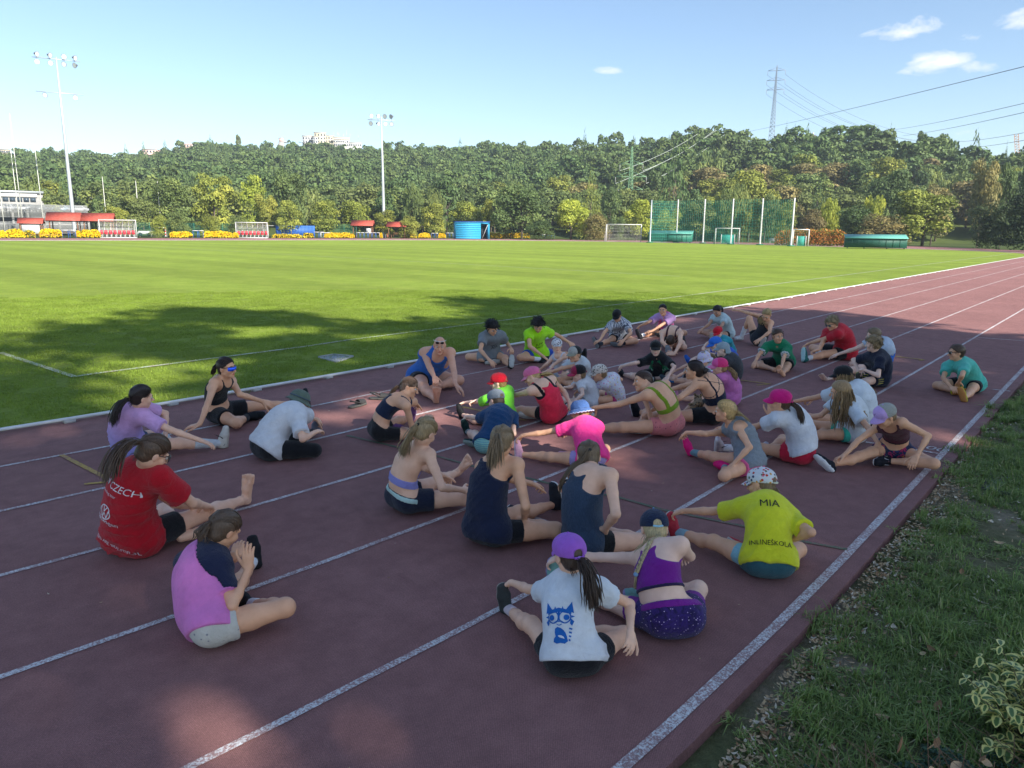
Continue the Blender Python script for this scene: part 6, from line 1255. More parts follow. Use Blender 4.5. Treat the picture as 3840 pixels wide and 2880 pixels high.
 def sock(f, q, c, ln=.085, c2=None, pat=None):
  J, s = f.J, f.s; A, K = J['A'+q], J['K'+q]; v = nrm(K-A); S = Sdf(float(np.clip(f.d*.0012, .007, .01))); b = A+v*ln*s
  r = .0205*s+max(0, (ln-.08))*.14*s
  S.rc(A-v*.01, b+v*.01, .022*s, r+.0045, .01); S.fn(lambda X, D: np.maximum(D, (X-A)@v-ln*s)); S.fn(floor_cut(.003))
  f.add('sock', S.mesh(.01), cloth_mat(c, pat, c2))
 # ---- clothes
 def tcoord(f, X):
  q = X-f.J['P']; return (q@f.sh)/f.s, (q@f.a)/f.Lt, (q@f.fw)/f.s
 def top(f):
  kind = f.sp['top'][0]; col = f.sp['top'][1]; opt = f.sp['top'][2] if len(f.sp['top']) > 2 else {}
  J, s = f.J, f.s; seed = abs(hash_(f.n)) % 999
  res = f.res*.95; S = Sdf(res); N = J['N']
  m = cloth_mat(col, opt.get('pat'), opt.get('c2'))
  if kind == 'tee':
   loose = opt.get('loose', .012)*.62; hem = opt.get('hem', -.17); sl = opt.get('sl', .62)
   f.torso(S, loose, k=.05*s); body_ops = len(S.ops)
   # a fuller waist so the cloth hangs
   S.rc(J['P']+f.a*.05*s-f.fw*.012*s, J['P']+(N-J['P'])*.6-f.fw*.030*s, .062*s*f.w+loose, .050*s*f.w+loose, .05*s)
   S.rc(J['HL'], J['HR'], .062*s*f.w+loose+.009, None, .03)
   S.fn(lambda X, D: np.maximum(D, (hem-((X-J['P'])@f.a)/f.Lt)*f.Lt))
   for q in 'LR':
    a, b = J['S'+q], J['E'+q]; e = a+(b-a)*sl; v = nrm(b-a)
    T = Sdf(res); i = a-(J['S'+q]-N)*.35-f.a*.02*s
    hang = A3(0, 0, -.010*s)
    T.rc(i, a, .034*s+loose, .034*s+loose, .02); T.rc(a, e+hang+v*.03, .034*s+loose, .0335*s+loose*1.7, .02)
    # evaluated on the main grid
    def g(X, D, T=T, e=e, v=v):
     lo = np.min([np.minimum(o[1]-o[3], o[2]-o[4]) for o in T.ops], 0)-.03; hi = np.max([np.maximum(o[1]+o[3], o[2]+o[4]) for o in T.ops], 0)+.03
     m_ = ((X > lo) & (X < hi)).all(-1); Y = X[m_]; dd = np.full(len(Y), .2)
     for o in T.ops:
      ba = o[2]-o[1]; t = np.clip(((Y-o[1])@ba)/(ba@ba), 0, 1); dd = np.minimum(dd, np.linalg.norm(Y-o[1]-t[:, None]*ba, axis=1)-(o[3]+(o[4]-o[3])*t))
     dd = np.maximum(dd, (Y-e)@v); old = D[m_]; k = .018; hh = np.maximum(k-np.abs(old-dd), 0)/k; D = D.copy(); D[m_] = np.minimum(old, dd)-hh*hh*k*.25; return D
    S.fn(g)
    # stretch the grid to hold the sleeve
    S.rc(e, e+A3(.001, 0, 0), .0, .0, .001)
   S.fn(folds(seed, opt.get('fold', .012), .06, f.a, lambda Y: np.clip(1.25-f.tcoord(Y)[1], .2, 1)))
   nb = nrm(J['Hd']-N); c0 = N+nb*.012*s+f.fw*.012*s; vn = opt.get('neck', .040)
   S.fn(lambda X, D: np.maximum(D, -(np.linalg.norm((X-c0)-((X-c0)@nb)[..., None]*nb, axis=-1)-vn*s-np.clip(-((X-c0)@nb), -1, 0)*1.0+np.clip(-((X-c0)@nb)-.02*s, 0, 1)*3)))
   S.fn(floor_cut(.005)); VF = S.mesh(.045) if not opt.get('raglan') else None
   if opt.get('raglan'):
    def rg(X):
     x, t, y = f.tcoord(X); return np.minimum(np.maximum((.052+(.9-t)*.10-np.abs(x))*s, (.28-t)*f.Lt), np.linalg.norm((X-c0)-((X-c0)@nb)[..., None]*nb, axis=-1)-(vn+.012)*s)
    base = list(S.ops); S.fn(lambda X, D: np.maximum(D, -rg(X)-.001)); f.top_o = f.add('shirt', S.mesh(.045), m)
    S.ops = base; S.fn(lambda X, D: np.maximum(D, rg(X))); f.add('sleeves', S.mesh(.045), cloth_mat(opt['raglan']), f.top_o)
   else:
    f.top_o = f.add('tee_shirt' if not opt.get('polo') else 'polo_shirt', VF, m)
   if opt.get('trim'):
    for q in 'LR':
     a, b = J['S'+q], J['E'+q]; e = a+(b-a)*sl; v = nrm(b-a); T = Sdf(res*.9); T.rc(e-v*.02, e+v*.02, .0345*s+loose*1.5, .034*s+loose*1.5, .01)
     T.fn(lambda X, D: np.maximum(D, np.abs((X-e)@v+.004)-.007)); f.add('sleeve_trim', T.mesh(.01), cloth_mat(opt['trim']), f.top_o)
  else:
   off = opt.get('off', .012 if kind == 'tank' else .0055); f.torso(S, off, sh=True)
   bt = opt.get('back', 'racer'); low = opt.get('low', {'tank': -.12, 'bra': .44, 'bikini': .5}[kind]); up = opt.get('up', {'tank': .70, 'bra': .66, 'bikini': .585}[kind])
   if kind == 'tank': S.rc(J['HL'], J['HR'], .062*s*f.w+off+.005, None, .03)
   if kind == 'tank' and opt.get('loose'): S.rc(J['P'], J['P']+(N-J['P'])*.5, .066*s*f.w+.006, .056*s*f.w+.006, .05*s)
   sw = opt.get('strap', .010); sx = opt.get('sx', .048)
   def region(X, D):
    x, t, y = f.tcoord(X); ax = np.abs(x); back = y < -.005
    lowc = (low-t)*f.Lt
    # body of the garment under the arms
    upb = (t-up)*f.Lt
    if bt == 'racer':
     xw = np.interp(t, [up-.02, .80, .9, 1.0, 1.15], [.12, .048, .036, .042, .044]); xf = np.interp(t, [up-.02, .82, .95, 1.15], [.12, .064, .058, .052]); nf = np.where(back, -1, 0)
     w_ = np.where(back, ax-xw, ax-xf)*s; st = np.maximum(w_, np.where(back, (t-1.12), t-1.2)*f.Lt)
     neck = np.where(back, (np.sqrt(ax**2+((t-1.13)*f.Lt/s*1.0)**2)*-1+.05)*s, (np.sqrt(ax**2+((t-1.12)*f.Lt/s*.8)**2)*-1+.043)*s)
     g = sm(upb, -sm(-st, -neck, .02), .05)
    elif bt == 'wide':
     w_ = (ax-np.interp(t, [up-.02, .8, 1.15], [.12, .078, .066]))*s; neck = (-np.sqrt(ax**2+((t-1.12)*f.Lt/s*.8)**2)+opt.get('scoop', .052))*s; g = sm(upb, -sm(-np.maximum(w_, (t-1.25)*f.Lt), -neck, .02), .05)
    elif bt == 'halter':
     w_ = np.where(back, 9, np.abs(ax-.05*(1.1-t)*2.2)-.006)*s; g = np.minimum(upb, np.maximum(w_, (t-1.2)*f.Lt))
    elif bt == 'straps':
     w_ = (np.abs(ax-sx)-sw)*s; g = np.minimum(upb+np.where(back, 0, 0)*s, np.maximum(w_, (t-1.25)*f.Lt))
    elif bt == 'cross':
     l1 = np.abs((x-(t-.86)*.34))-.0042; l2 = np.abs((x+(t-.86)*.34))-.0042; l3 = np.abs(ax-.052+(1.1-t)*-.02)-.0045
     w_ = np.where(back, np.minimum(np.minimum(l1, l2), l3), np.abs(ax-.048)-.009)*s; g = np.minimum(upb, np.maximum(w_, (t-1.25)*f.Lt))
    else:
     fr = y > .0; w_ = np.where(fr, np.abs(ax-.03-(1-t)*.03)-.02*np.clip(1.15-t, 0, 1)*2, 9)*s; g = np.minimum(upb, w_)
    return np.maximum(D, np.maximum(g, lowc))
   S.fn(region)
   if kind == 'tank': S.fn(folds(seed, opt.get('fold', .006), .05, f.a))
   S.fn(floor_cut(.005))
   S.res = res*(.62 if kind != 'tank' and f.d < 9 else .8)
   f.top_o = f.add({'tank': 'tank_top', 'bra': 'sports_bra', 'bikini': 'bikini_top'}[kind], S.mesh(.01), m)
   if opt.get('under'):
    S = Sdf(res*.8); f.torso(S, off*.45)
    def r2(X, D):
     x, t, y = f.tcoord(X); ax = np.abs(x); return np.maximum(D, np.minimum((t-.80)*f.Lt, np.maximum((np.abs(ax-.055)-.011)*s, (t-1.25)*f.Lt)))
    S.fn(r2); f.add('sports_bra', S.mesh(.01), cloth_mat(opt['under']), f.top_o)
   if opt.get('band'):
    S = Sdf(res*.7); f.torso(S, off+.003)
    S.fn(lambda X, D: np.maximum(D, np.abs(f.tcoord(X)[1]-low-.02)*f.Lt-.008)); f.add('band', S.mesh(.01), cloth_mat(opt['band']), f.top_o)
 def bottom(f):
  kind, col = f.sp['bot'][0], f.sp['bot'][1]; opt = f.sp['bot'][2] if len(f.sp['bot']) > 2 else {}
  J, s = f.J, f.s; ln = {'shorts': .42, 'tight': .40, 'mini': .24, 'long': 1.0}[kind]; ln = opt.get('ln', ln)
  loose = {'shorts': .013, 'tight': .0045, 'mini': .008, 'long': .006}[kind]; loose = opt.get('loose', loose)
  S = Sdf(f.res*.95); top = opt.get('top', .20)
  f.torso(S, loose*.4+.0015, sh=False); S.fn(lambda X, D: np.maximum(D, (((X-J['P'])@f.a)/f.Lt-top)*f.Lt))
  for q in 'LR':
   if kind == 'long': f.leg(S, q, loose); continue
   a, b = J['H'+q], J['K'+q]; v = nrm(b-a); e = a+(b-a)*ln; T = [(a, e+v*.02, .0575*s*f.w+loose, .052*s*f.w+loose*(1.3 if kind == 'shorts' else .9))]
   def g(X, D, T=T, e=e, v=v):
    (p, r_, ra, rb) = T[0]; ba = r_-p; t = np.clip(((X-p)@ba)/(ba@ba), 0, 1); dd = np.linalg.norm(X-p-t[..., None]*ba, axis=-1)-(ra+(rb-ra)*t)
    dd = np.maximum(dd, (X-e)@v); k = .02; hh = np.maximum(k-np.abs(D-dd), 0)/k; return np.minimum(D, dd)-hh*hh*k*.25
   S.fn(g); S.rc(e, e+A3(.001, 0, 0), .0, .0, .001); S.rc(e+A3(0, 0, .06*s), e+A3(.001, 0, .06*s), 0, 0, .001); S.rc(e+np.cross(v, A3(0, 0, .07*s)), e+np.cross(v, A3(0, 0, .071*s)), 0, 0, .001); S.rc(e-np.cross(v, A3(0, 0, .07*s)), e-np.cross(v, A3(0, 0, .071*s)), 0, 0, .001)
  if kind in ('shorts', 'mini'): S.fn(folds(7+len(f.n), .005, .045, f.hp, lambda Y: np.clip(((Y-J['P'])@f.hf)/.12, .3, 1)))
  S.fn(floor_cut(.003)); f.bot_o = f.add('trousers' if kind == 'long' else 'shorts', S.mesh(.012), cloth_mat(col, opt.get('pat'), opt.get('c2')))
  if opt.get('waist'):
   S = Sdf(f.res*.85); f.torso(S, loose*.4+.005, sh=False)
   S.fn(lambda X, D: np.maximum(D, np.abs((((X-J['P'])@f.a)/f.Lt-top+.05)*f.Lt)-.018)); S.fn(floor_cut(.003)); f.add('waistband', S.mesh(.01), cloth_mat(opt['waist']), f.bot_o)
  if opt.get('under'):
   S = Sdf(f.res*.9)
   for q in 'LR':
    a, b = J['H'+q], J['K'+q]; v = nrm(b-a); e = a+(b-a)*(ln+.22); S.rc(a+(b-a)*(ln-.15), e+v*.02, .055*s*f.w+.004, .047*s*f.w+.004, .01)
    S.fn(lambda X, D, a=a, e=e, v=v: np.where((np.abs((X-a)@v) < 1) & (np.linalg.norm(X-e, axis=-1) < .12), np.maximum(D, (X-e)@v), D))
   S.fn(floor_cut(.003)); f.add('under_shorts', S.mesh(.01), cloth_mat(opt['under']), f.bot_o)
  if opt.get('stripes'):
   mb = MB()
   for q in 'LR':
    for i in range(3):
     a, b = J['H'+q], J['K'+q]; u = nrm(np.cross(b-a, A3(0, 0, 1)))*(1 if q == 'L' else -1)
     if u@(np.array(CAM_LOC)-a) < 0: u = -u
     pp = []
     for t in np.linspace(.0, ln, 5):
      ang = (-.35+.3*i); rr = .0575*s*f.w+loose*1.3+.002; pp.append(a+(b-a)*t+(u*math.cos(ang)+A3(0, 0, 1)*math.sin(ang))*rr)
     mb.add(*tube_geo(pp, .004, 5))
   me_to(f, mb, 'stripe', cloth_mat(opt['stripes']), f.bot_o)
 # ---- hair and hats
 def tie(f): return f.H(*f.sp.get('tie', (0, -.098, .030)))
 def strands(f, roots, dirs, length, r, seed, m, name='hair_strands', wave=.0, seg=6, spread=.02, target=None, parent=None, drop=1.0, ns=3, pinch=None):
  rs = np.random.RandomState(seed); mb_v = []; mb_f = []; n = 0
  for i, (p, d) in enumerate(zip(roots, dirs)):
   p = np.array(p, float); d = nrm(np.array(d, float)+rs.normal(size=3)*.12); L = length*rs.uniform(.75, 1.05); pts = [p.copy()]; ph = rs.uniform(0, 6); end = target+rs.normal(size=3)*spread if target is not None else None
   for j in range(seg):
    if end is not None:
     rem = end-p; d = nrm(d*.45+nrm(rem)*.75); stp = L/seg
    else: d = nrm(d+A3(0, 0, -.42*drop)); stp = L/seg
    p = p+d*stp+wave*np.array((math.sin(ph+j*1.9), math.cos(ph+j*2.3), 0))
    q = p-f.J['N']; tt = (p-f.J['P'])@f.a/f.Lt
    # stay outside head and back
    hd = p-f.J['Hd']; hl_ = np.linalg.norm(hd)
    if hl_ < .088*f.hs: p = f.J['Hd']+hd/hl_*.09*f.hs
    if -.1 < tt < 1.1:
     ax_ = f.J['P']+f.a*tt*f.Lt; rr = p-ax_-f.fw*-.045*f.s*4*tt*(1-tt); rl = np.linalg.norm(rr-(rr@f.sh)*f.sh*.6); mn = .058*f.s*f.w+.012
     if rl < mn: p = p+(rr-(rr@f.sh)*f.sh*.6)/max(rl, 1e-4)*(mn-rl)
    pts.append(p.copy())
   rad = [r*.55]+[r]*(seg-2)+[r*.75, r*.15]
   V, F = tube_geo(pts, rad[:len(pts)], ns, False); mb_v.append(np.array(V)); mb_f.append(np.array(F)+n); n += len(V)
  return f.add(name, (np.concatenate(mb_v), np.concatenate(mb_f)), m, parent)
 def hair(f):
  sp = f.sp; st = sp.get('hair', 'short')
  if st == 'bald': return
  H, h = f.H, f.hs; M = np.stack([f.R, f.F, f.U]); m = hair_mat(sp.get('haircol', '#4a3526')); seed = hash_(f.n) % 997
  vol = {'short': .006, 'curly': .020, 'pony': .004, 'loose': .010, 'braid': .004, 'bun': .003, 'mop': .018}[st]
  if sp.get('hat'): vol = min(vol, .001)
  S = Sdf(min(.0068, f.res*.7)); c = H(0, -.014, .027)
  S.el(c, M, (A3(.0755, .0935, .0865)+vol)*h, .01)
  if st in ('short', 'mop', 'curly', 'loose', 'pony', 'braid', 'bun'): S.el(H(0, -.045, -.035), M, (A3(.060, .052, .045)+vol*.7)*h, .02)
  fringe = sp.get('fringe', 0)
  tie = f.tie(); hd = f.J['Hd']
  def cut(X, D):
   q = (X-hd)@M.T/h; x, y, z = q[..., 0], q[..., 1], q[..., 2]
   line = np.interp(z, [-.08, -.035, .0, .03, .062, .085, .12], [-.02, .0, .008, .035+.03*fringe, .066+.02*fringe+.02*(vol > .01), .09, .12]) - np.clip(np.abs(x)-.05, 0, 1)*.5
   g = np.maximum(y-line, -.072-z-(y+.05)*.2)
   if fringe: g = np.minimum(g, np.maximum(np.abs(z-.045)-.024, np.abs(x)-.05))
   D = np.maximum(D, g*h)
   if vol > .012:
    K = 95; D = D+.008*(np.sin(X[..., 0]*K+np.sin(X[..., 1]*60)*2)*np.sin(X[..., 1]*K+1+np.sin(X[..., 2]*70)*2)*np.sin(X[..., 2]*K+2+np.sin(X[..., 0]*50)))
   elif st in ('pony', 'braid', 'bun'):
    tv = (X-tie); w_ = np.arctan2(tv@f.R, tv@f.U); D = D+.0014*np.sin(w_*34)+.0008*np.sin(w_*71+1)
   else:
    w_ = np.arctan2(q[..., 0], q[..., 1]+.01); D = D+.0013*np.sin(w_*30+z*30)+.0009*np.sin(w_*67+3)
   return D
  S.fn(cut); ho = f.add('hair', S.mesh(.01), m)
  rs = np.random.RandomState(seed)
  back = -f.F
  if st in ('pony', 'bun', 'braid') and not sp.get('hat'):
   n = 90; mb = MB()
   for i in range(n):
    a = -1.35+2.7*i/(n-1)+rs.normal()*.02; z0_ = .070*math.cos(a*1.05)+.004; y0_ = .072*math.cos(a)**.6 if abs(a) < 1.5 else 0; x0_ = .078*math.sin(a); P0 = A3(x0_, y0_, z0_); P3 = (tie-hd)@M.T/h; pts = []; lf = rs.uniform(1.015, 1.05)
    for t in np.linspace(0, 1, 8):
     q = P0*(1-t)+P3*t+A3(.035*np.sign(x0_)*math.sin(PI*t)*(abs(x0_) > .02), 0, .05*math.sin(PI*t)); c0_ = A3(0, -.014, .027); v_ = (q-c0_)/(A3(.0755, .0935, .0865)+vol); q = c0_+v_/max(np.linalg.norm(v_), .3)*(A3(.0755, .0935, .0865)+vol)*(lf-.03*(t > .9)); pts.append(H(*q))
    mb.add(*tube_geo(pts, [.0008]+[.0024]*6+[.0012], 3, False))
   me_to(f, mb, 'hair_strands', m, ho)
  if st in ('pony', 'bun'):
   pl = sp.get('ponylen', .24); n = 100 if f.d < 8 else 40
   dr = nrm(back*.9+f.U*.15+f.R*sp.get('ponyside', 0)*1.0)
   roots = [tie+rs.normal(size=3)*.007 for _ in range(n)]
   if st == 'bun':
    f.add('bun', ball_noise(tie+dr*.02, .036*h, seed), m, ho)
    roots = [tie+dr*.02+nrm(rs.normal(size=3))*.026 for _ in range(26)]; f.strands(roots, [nrm(r_-tie) for r_ in roots], .07, .0028, seed, m, 'hair_strands', .006, 5, parent=ho)
   else:
    tg = None
    if 'ponyend' in sp: e = sp['ponyend']; tg = tie+f.R*e[0]+(-f.F)*e[1]+A3(0, 0, -1)*e[2]
    f.strands(roots, [dr]*n, pl, .0038 if f.d < 8 else .0065, seed, m, 'ponytail', sp.get('wave', .002), 7, sp.get('pspread', .02), tg, ho)
    V, F = ball(tie+dr*.004, .0155*h, 8); f.add('hair_tie', (V, F), cloth_mat(sp.get('tiecol', '#333333')), ho)
    # fly-away wisps round the neck
    roots = [H(rs.uniform(-.05, .05), -.07, -.055) for _ in range(14)]; f.strands(roots, [back]*14, .05, .0015, seed+1, m, 'hair_strands', .002, 4, parent=ho)
  elif st == 'braid':
   p = tie.copy(); d = nrm(back*.6+A3(0, 0, -.4)); mb = MB(); L = sp.get('ponylen', .26); n = 9; path = []
   for i in range(n+1):
    path.append(p.copy()); d = nrm(d+A3(0, 0, -.35)); p = p+d*L/n
    tt = (p-f.J['P'])@f.a/f.Lt
    if -.1 < tt < 1.1:
     ax_ = f.J['P']+f.a*tt*f.Lt-f.fw*.045*f.s*4*tt*(1-tt); rr = p-ax_; rr = rr-(rr@f.sh)*f.sh*.6; rl = np.linalg.norm(rr); mn = .058*f.s+.022
     if rl < mn: p = p+rr/max(rl, 1e-4)*(mn-rl)
   lat = f.sh
   for i in range(n):
    for g in (-1, 1):
     a = path[i]+lat*g*.011; b = path[i+1]-lat*g*.004; V, F = tube_geo([a-(b-a)*.3, (a+b)/2+lat*g*.006, b], [.003, .0105*(1-.03*i), .004], 7); mb.add(V, F)
   me_to(f, mb, 'braid', m, ho, True)
   V, F = ball(path[-1], .013, 8); f.add('hair_tie', (V, F), cloth_mat(sp.get('tiecol', '#8fb5d8')), ho)
   f.strands([path[-1]]*24, [d]*24, .09, .003, seed, m, 'braid_end', .002, 4, parent=ho)
   roots = [H(rs.uniform(-.065, .065), rs.uniform(-.08, .01), rs.uniform(-.06, -.03)) for _ in range(60)]; f.strands(roots, [nrm(r_-hd) for r_ in roots], .09, .0018, seed+1, m, 'hair_strands', .006, 4, parent=ho)
  elif st == 'loose':
   n = 150 if f.d < 11 else 110; roots = []; dirs = []
   for i in range(n):
    an = rs.uniform(-2.2, 2.2); z = rs.uniform(-.055, .055); rr = .076 if z < .02 else .068
    p = H(rr*math.sin(an), -.014-rr*1.15*math.cos(an), z); roots.append(p); dirs.append(nrm(p-H(0, -.01, .06))+A3(0, 0, -.5))
   f.strands(roots, dirs, sp.get('ponylen', .30), .0052, seed, m, 'long_hair', sp.get('wave', .006), 8, parent=ho, drop=1.6)
  elif st in ('curly', 'mop'):
   n = 420 if st == 'curly' else 220; roots = []; dirs = []
   for i in range(n):
    v = nrm(rs.normal(size=3)); x, y, z = v
    if z < -.35 or (y > .45 and z < .35): continue
    p = H(.080*x, -.014+.098*y, .027+.092*z); roots.append(p); dirs.append(nrm(p-hd)+rs.normal(size=3)*.5)
   f.strands(roots, dirs, .055 if st == 'curly' else .065, .0048, seed, m, 'curls', .012, 5, parent=ho, drop=.6 if st == 'curly' else 1.3)
  elif st == 'short' and not sp.get('hat'):
   roots = []; dirs = []
   for i in range(170):
    v = nrm(rs.normal(size=3)); x, y, z = v
    if z < -.3 or (y > .5 and z < .3): continue
    p = H(.075*x, -.014+.093*y, .027+.087*z); roots.append(p); dirs.append(nrm(p-hd)*.5+f.F*.5*(z > .4)+A3(0, 0, -.5)*(z <= .4)+rs.normal(size=3)*.2)
   f.strands(roots, dirs, .04, .003, seed, m, 'hair_strands', .003, 3, parent=ho)
 def hat(f):
  if not f.sp.get('hat'): return
  kind, c1 = f.sp['hat'][:2]; opt = f.sp['hat'][2] if len(f.sp['hat']) > 2 else {}
  H, h = f.H, f.hs; M = np.stack([f.R, f.F, f.U]); hd = f.J['Hd']; m = cloth_mat(c1, opt.get('pat'), opt.get('c2'))
  tilt = .10
  if kind == 'bucket':
   S = Sdf(min(.0068, f.res*.75)); S.el(H(0, -.012, .03), M, A3(.088, .103, .090)*h, .01)
   S.fn(lambda X, D: np.maximum(np.maximum(D, (.018-((X-hd)@f.U)/h)*h), ((X-hd)@f.U-(.108)*h))); o = f.add('bucket_hat', S.mesh(.01), m)
   V = []; n = 40
   for j, (rr, z) in enumerate(((.084, .030), (.100, .012), (.118, -.006), (.130, -.016), (.128, -.020), (.114, -.010), (.098, .006), (.080, .022))):
    for i in range(n):
     a = 2*PI*i/n; w_ = .004*math.sin(a*5)*(rr > .1)+(.004*math.sin(a*23)*(rr > .12) if opt.get('frill') else 0); V.append(H(rr*.93*math.cos(a), -.012+rr*1.06*math.sin(a), z+w_))
   F = [[j*n+i, j*n+(i+1) % n, (j+1)*n+(i+1) % n, (j+1)*n+i] for j in range(7) for i in range(n)]+[[7*n+i, 7*n+(i+1) % n, (i+1) % n, i] for i in range(n)]
   f.add('brim', (np.array(V), np.array(F)), m, o)
   if opt.get('frill'):
    mb = MB(); mb.add(*tube_geo([H(.130*.93*math.cos(a), -.012+.132*1.06*math.sin(a), -.018+.004*math.sin(a*23)) for a in np.linspace(0, 2*PI, 90)], .005, 5)); me_to(f, mb, 'frill', cloth_mat(opt['frill']), o)
   if opt.get('band'):
    mb = MB(); mb.add(*tube_geo([H(.0895*math.cos(a), -.012+.1045*math.sin(a), .034) for a in np.linspace(0, 2*PI, 40)], .006, 5)); me_to(f, mb, 'hat_band', cloth_mat(opt['band']), o)
   return
  S = Sdf(min(.0064, f.res*.7)); S.el(H(0, -.012, .034), M, A3(.0865, .1035, .087)*h, .01)
  if kind != 'flap': S.el(H(0, .035, .05), M, A3(.072, .055, .058)*h, .02)
  def cut(X, D):
   q = (X-hd)@M.T/h; D = np.maximum(D, (.012+tilt*np.clip(q[..., 1], -.1, .1)+.002-q[..., 2])*h)
   an = np.arctan2(q[..., 0], q[..., 1]+.012); return D+.0016*np.exp(-((np.mod(an+PI/6+10*PI, PI/3)-PI/6)/.045)**2)
  S.fn(cut)
  if opt.get('hole', True): S.sub(H(0, -.118, .022), .030*h, .003)
  V, F = S.mesh(.01)
  if opt.get('mesh'):
   q = (V-hd)@M.T/h; ms = (q[:, 1] < .018)[F].sum(1) >= 2
   o = f.add('cap', (V, F[~ms]), m); f.add('mesh_panel', (V, F[ms]), cloth_mat(opt['mesh'], 'mesh', opt.get('meshc2', '#888888')), o)
  else: o = f.add('cap', (V, F), m)
  if opt.get('hole', True):
   mb = MB(); mb.add(*tube_geo([H(.032*math.sin(a), -.012-.1045*math.cos(a*.33), .004+.004*abs(a)) for a in np.linspace(-1.1, 1.1, 7)], .006, 5)); me_to(f, mb, 'cap_strap', m if not opt.get('strap') else cloth_mat(opt['strap']), o)
  # visor: a curved peak with thickness
  V = []; nu, nv = 15, 6
  for lay in (0, 1):
   for j in range(nv):
    t = j/(nv-1)
    for i in range(nu):
     a = (-1.12+2.24*i/(nu-1)); r0x, r0y = .080, .0985; reach = opt.get('peak', .066)*math.cos(a*1.18)**.6*t if abs(a) < 1.3 else 0
     x = r0x*math.sin(a)*(1-.03*t); y = -.012+r0y*math.cos(a)+reach; z = .024-.012*t-1.9*x*x*(1+.2*t)-.35*reach-.0035*lay
     V.append(H(x, y, z+.012*math.cos(a)))
  F = []; q = nu*nv
  for j in range(nv-1):
   for i in range(nu-1):
    a = j*nu+i; F.append([a, a+1, a+nu+1, a+nu]); F.append([q+a, q+a+nu, q+a+nu+1, q+a+1])
  for i in range(nu-1): a = (nv-1)*nu+i; F.append([a, a+1, q+a+1, q+a])
  for j in range(nv-1):
   a = j*nu; F.append([a, a+nu, q+a+nu, q+a]); a = j*nu+nu-1; F.append([a+nu, a, q+a, q+a+nu])
  f.add('peak', (np.array(V), np.array(F)), cloth_mat(opt['peakcol']) if opt.get('peakcol') else m, o)
  V, F = ball(H(0, -.012, .122), .006*h, 6); f.add('button', (V, F), m, o)
  if opt.get('logo'):
   mb = MB()
   for k_ in range(3): a = 2.1*k_; mb.add(*tube_geo([H(.014*math.cos(a), .086, .066+.012*math.sin(a)), H(0, .092, .060), H(.014*math.cos(a+2), .087, .062+.010*math.sin(a+2))], .0025, 5))
   me_to(f, mb, 'emblem', cloth_mat(opt['logo']), o)
  if kind == 'flap':
   V = []; F = []; n = 12
   for lay in (0, 1):
    for j in range(4):
     for i in range(n):
      a = -1.3+2.6*i/(n-1); rr = (.087+.006*j-.003*lay); V.append(H(rr*math.sin(a), -.012-rr*1.18*math.cos(a), .02-.026*j))
   q = 4*n
   for j in range(3):
    for i in range(n-1): a = j*n+i; F.append([a, a+1, a+n+1, a+n]); F.append([q+a, q+a+n, q+a+n+1, q+a+1])
   for i in range(n-1): a = 3*n+i; F.append([a, a+1, q+a+1, q+a])
   f.add('neck_flap', (np.array(V), np.array(F)), m, o)
 def glasses(f):
  g = f.sp.get('glasses')
  if not g: return
  H = f.H
  kind, fc, lc = g; z0 = .062 if kind == 'up' else .001; y0 = .090 if kind != 'up' else .085
  fm = plain('glasses_frame', hexc(fc), .35, .5); lm = plain('glasses_lens', hexc(lc), .05, .9, .3 if kind == 'visor' else 0)
  top = None
  mb = MB()
  if kind == 'up': H0 = H; H = lambda x, y, z: H0(x, y-.004, z)
  pts = [H(.058*math.sin(a), y0+.016-.034*(1-math.cos(a))*2.0, z0+.017) for a in np.linspace(-1.25, 1.25, 9)]
  mb.add(*tube_geo(pts, .0032 if kind != 'visor' else .004, 6))
  for sg in (-1, 1): mb.add(*tube_geo([pts[0] if sg < 0 else pts[-1], H(.073*sg, .045, z0+.014), H(.078*sg, -.005, z0+.010)], .0028, 6))
  if kind == 'round':
   for sg in (-1, 1): mb.add(*tube_geo([H(.031*sg+.021*math.cos(a), .094-.10*abs(.031+.021*math.cos(a)*sg)**2*8, z0-.003+.021*math.sin(a)) for a in np.linspace(0, 2*PI, 16)], .0016, 5))
  go = me_to(f, mb, 'sunglasses' if kind != 'round' else 'glasses', fm)
  if kind == 'visor':
   V = []
   for lay in (0, .003):
    for j, z in enumerate((.018, -.004, -.022)):
     for i, a in enumerate(np.linspace(-1.2, 1.2, 13)): V.append(H(.062*math.sin(a), y0+.016-.036*(1-math.cos(a))*2.0+lay, z0+z*(1 if j < 2 else 1-.35*math.exp(-(a/.3)**2))))
   F = []
   for j in range(2):
    for i in range(12): a = j*13+i; F.append([a, a+1, a+14, a+13]); F.append([39+a, 39+a+13, 39+a+14, 39+a+1])
   for i in range(12): F += [[i, 39+i, 40+i, i+1], [26+i, 27+i, 66+i, 65+i]]
   f.add('lens', (np.array(V), np.array(F)), lm, go)
  else:
   for sg in (-1, 1):
    V, F = ball((0, 0, 0), 1, 10); V = V*A3(.0235, .0042, .0185)
    Mr = np.stack([nrm(f.R*1-f.F*.28*sg), nrm(f.F+f.R*.28*sg), f.U]); V = H(.031*sg, .0955, z0-.001)+(V*f.hs)@Mr
    f.add('lens', (V, F), lm, go)
 def build(f):
  sp = f.sp; f.body(); f.top(); f.bottom(); f.hair(); f.hat(); f.glasses()
  for q in 'LR':
   if sp.get('bare', '') in (q, 'LR'): continue
   sh = sp.get('shoe', ('#222222', '#dddddd')); f.shoe(q, *sh[:2], lace=sh[2] if len(sh) > 2 else '#cccccc')
  if sp.get('sock'):
   for q in 'LR':
    if sp.get('bare', '') in (q, 'LR'): continue
    f.sock(q, *sp['sock'])
  for pr in sp.get('print', []): f.decal(*pr)
  return f
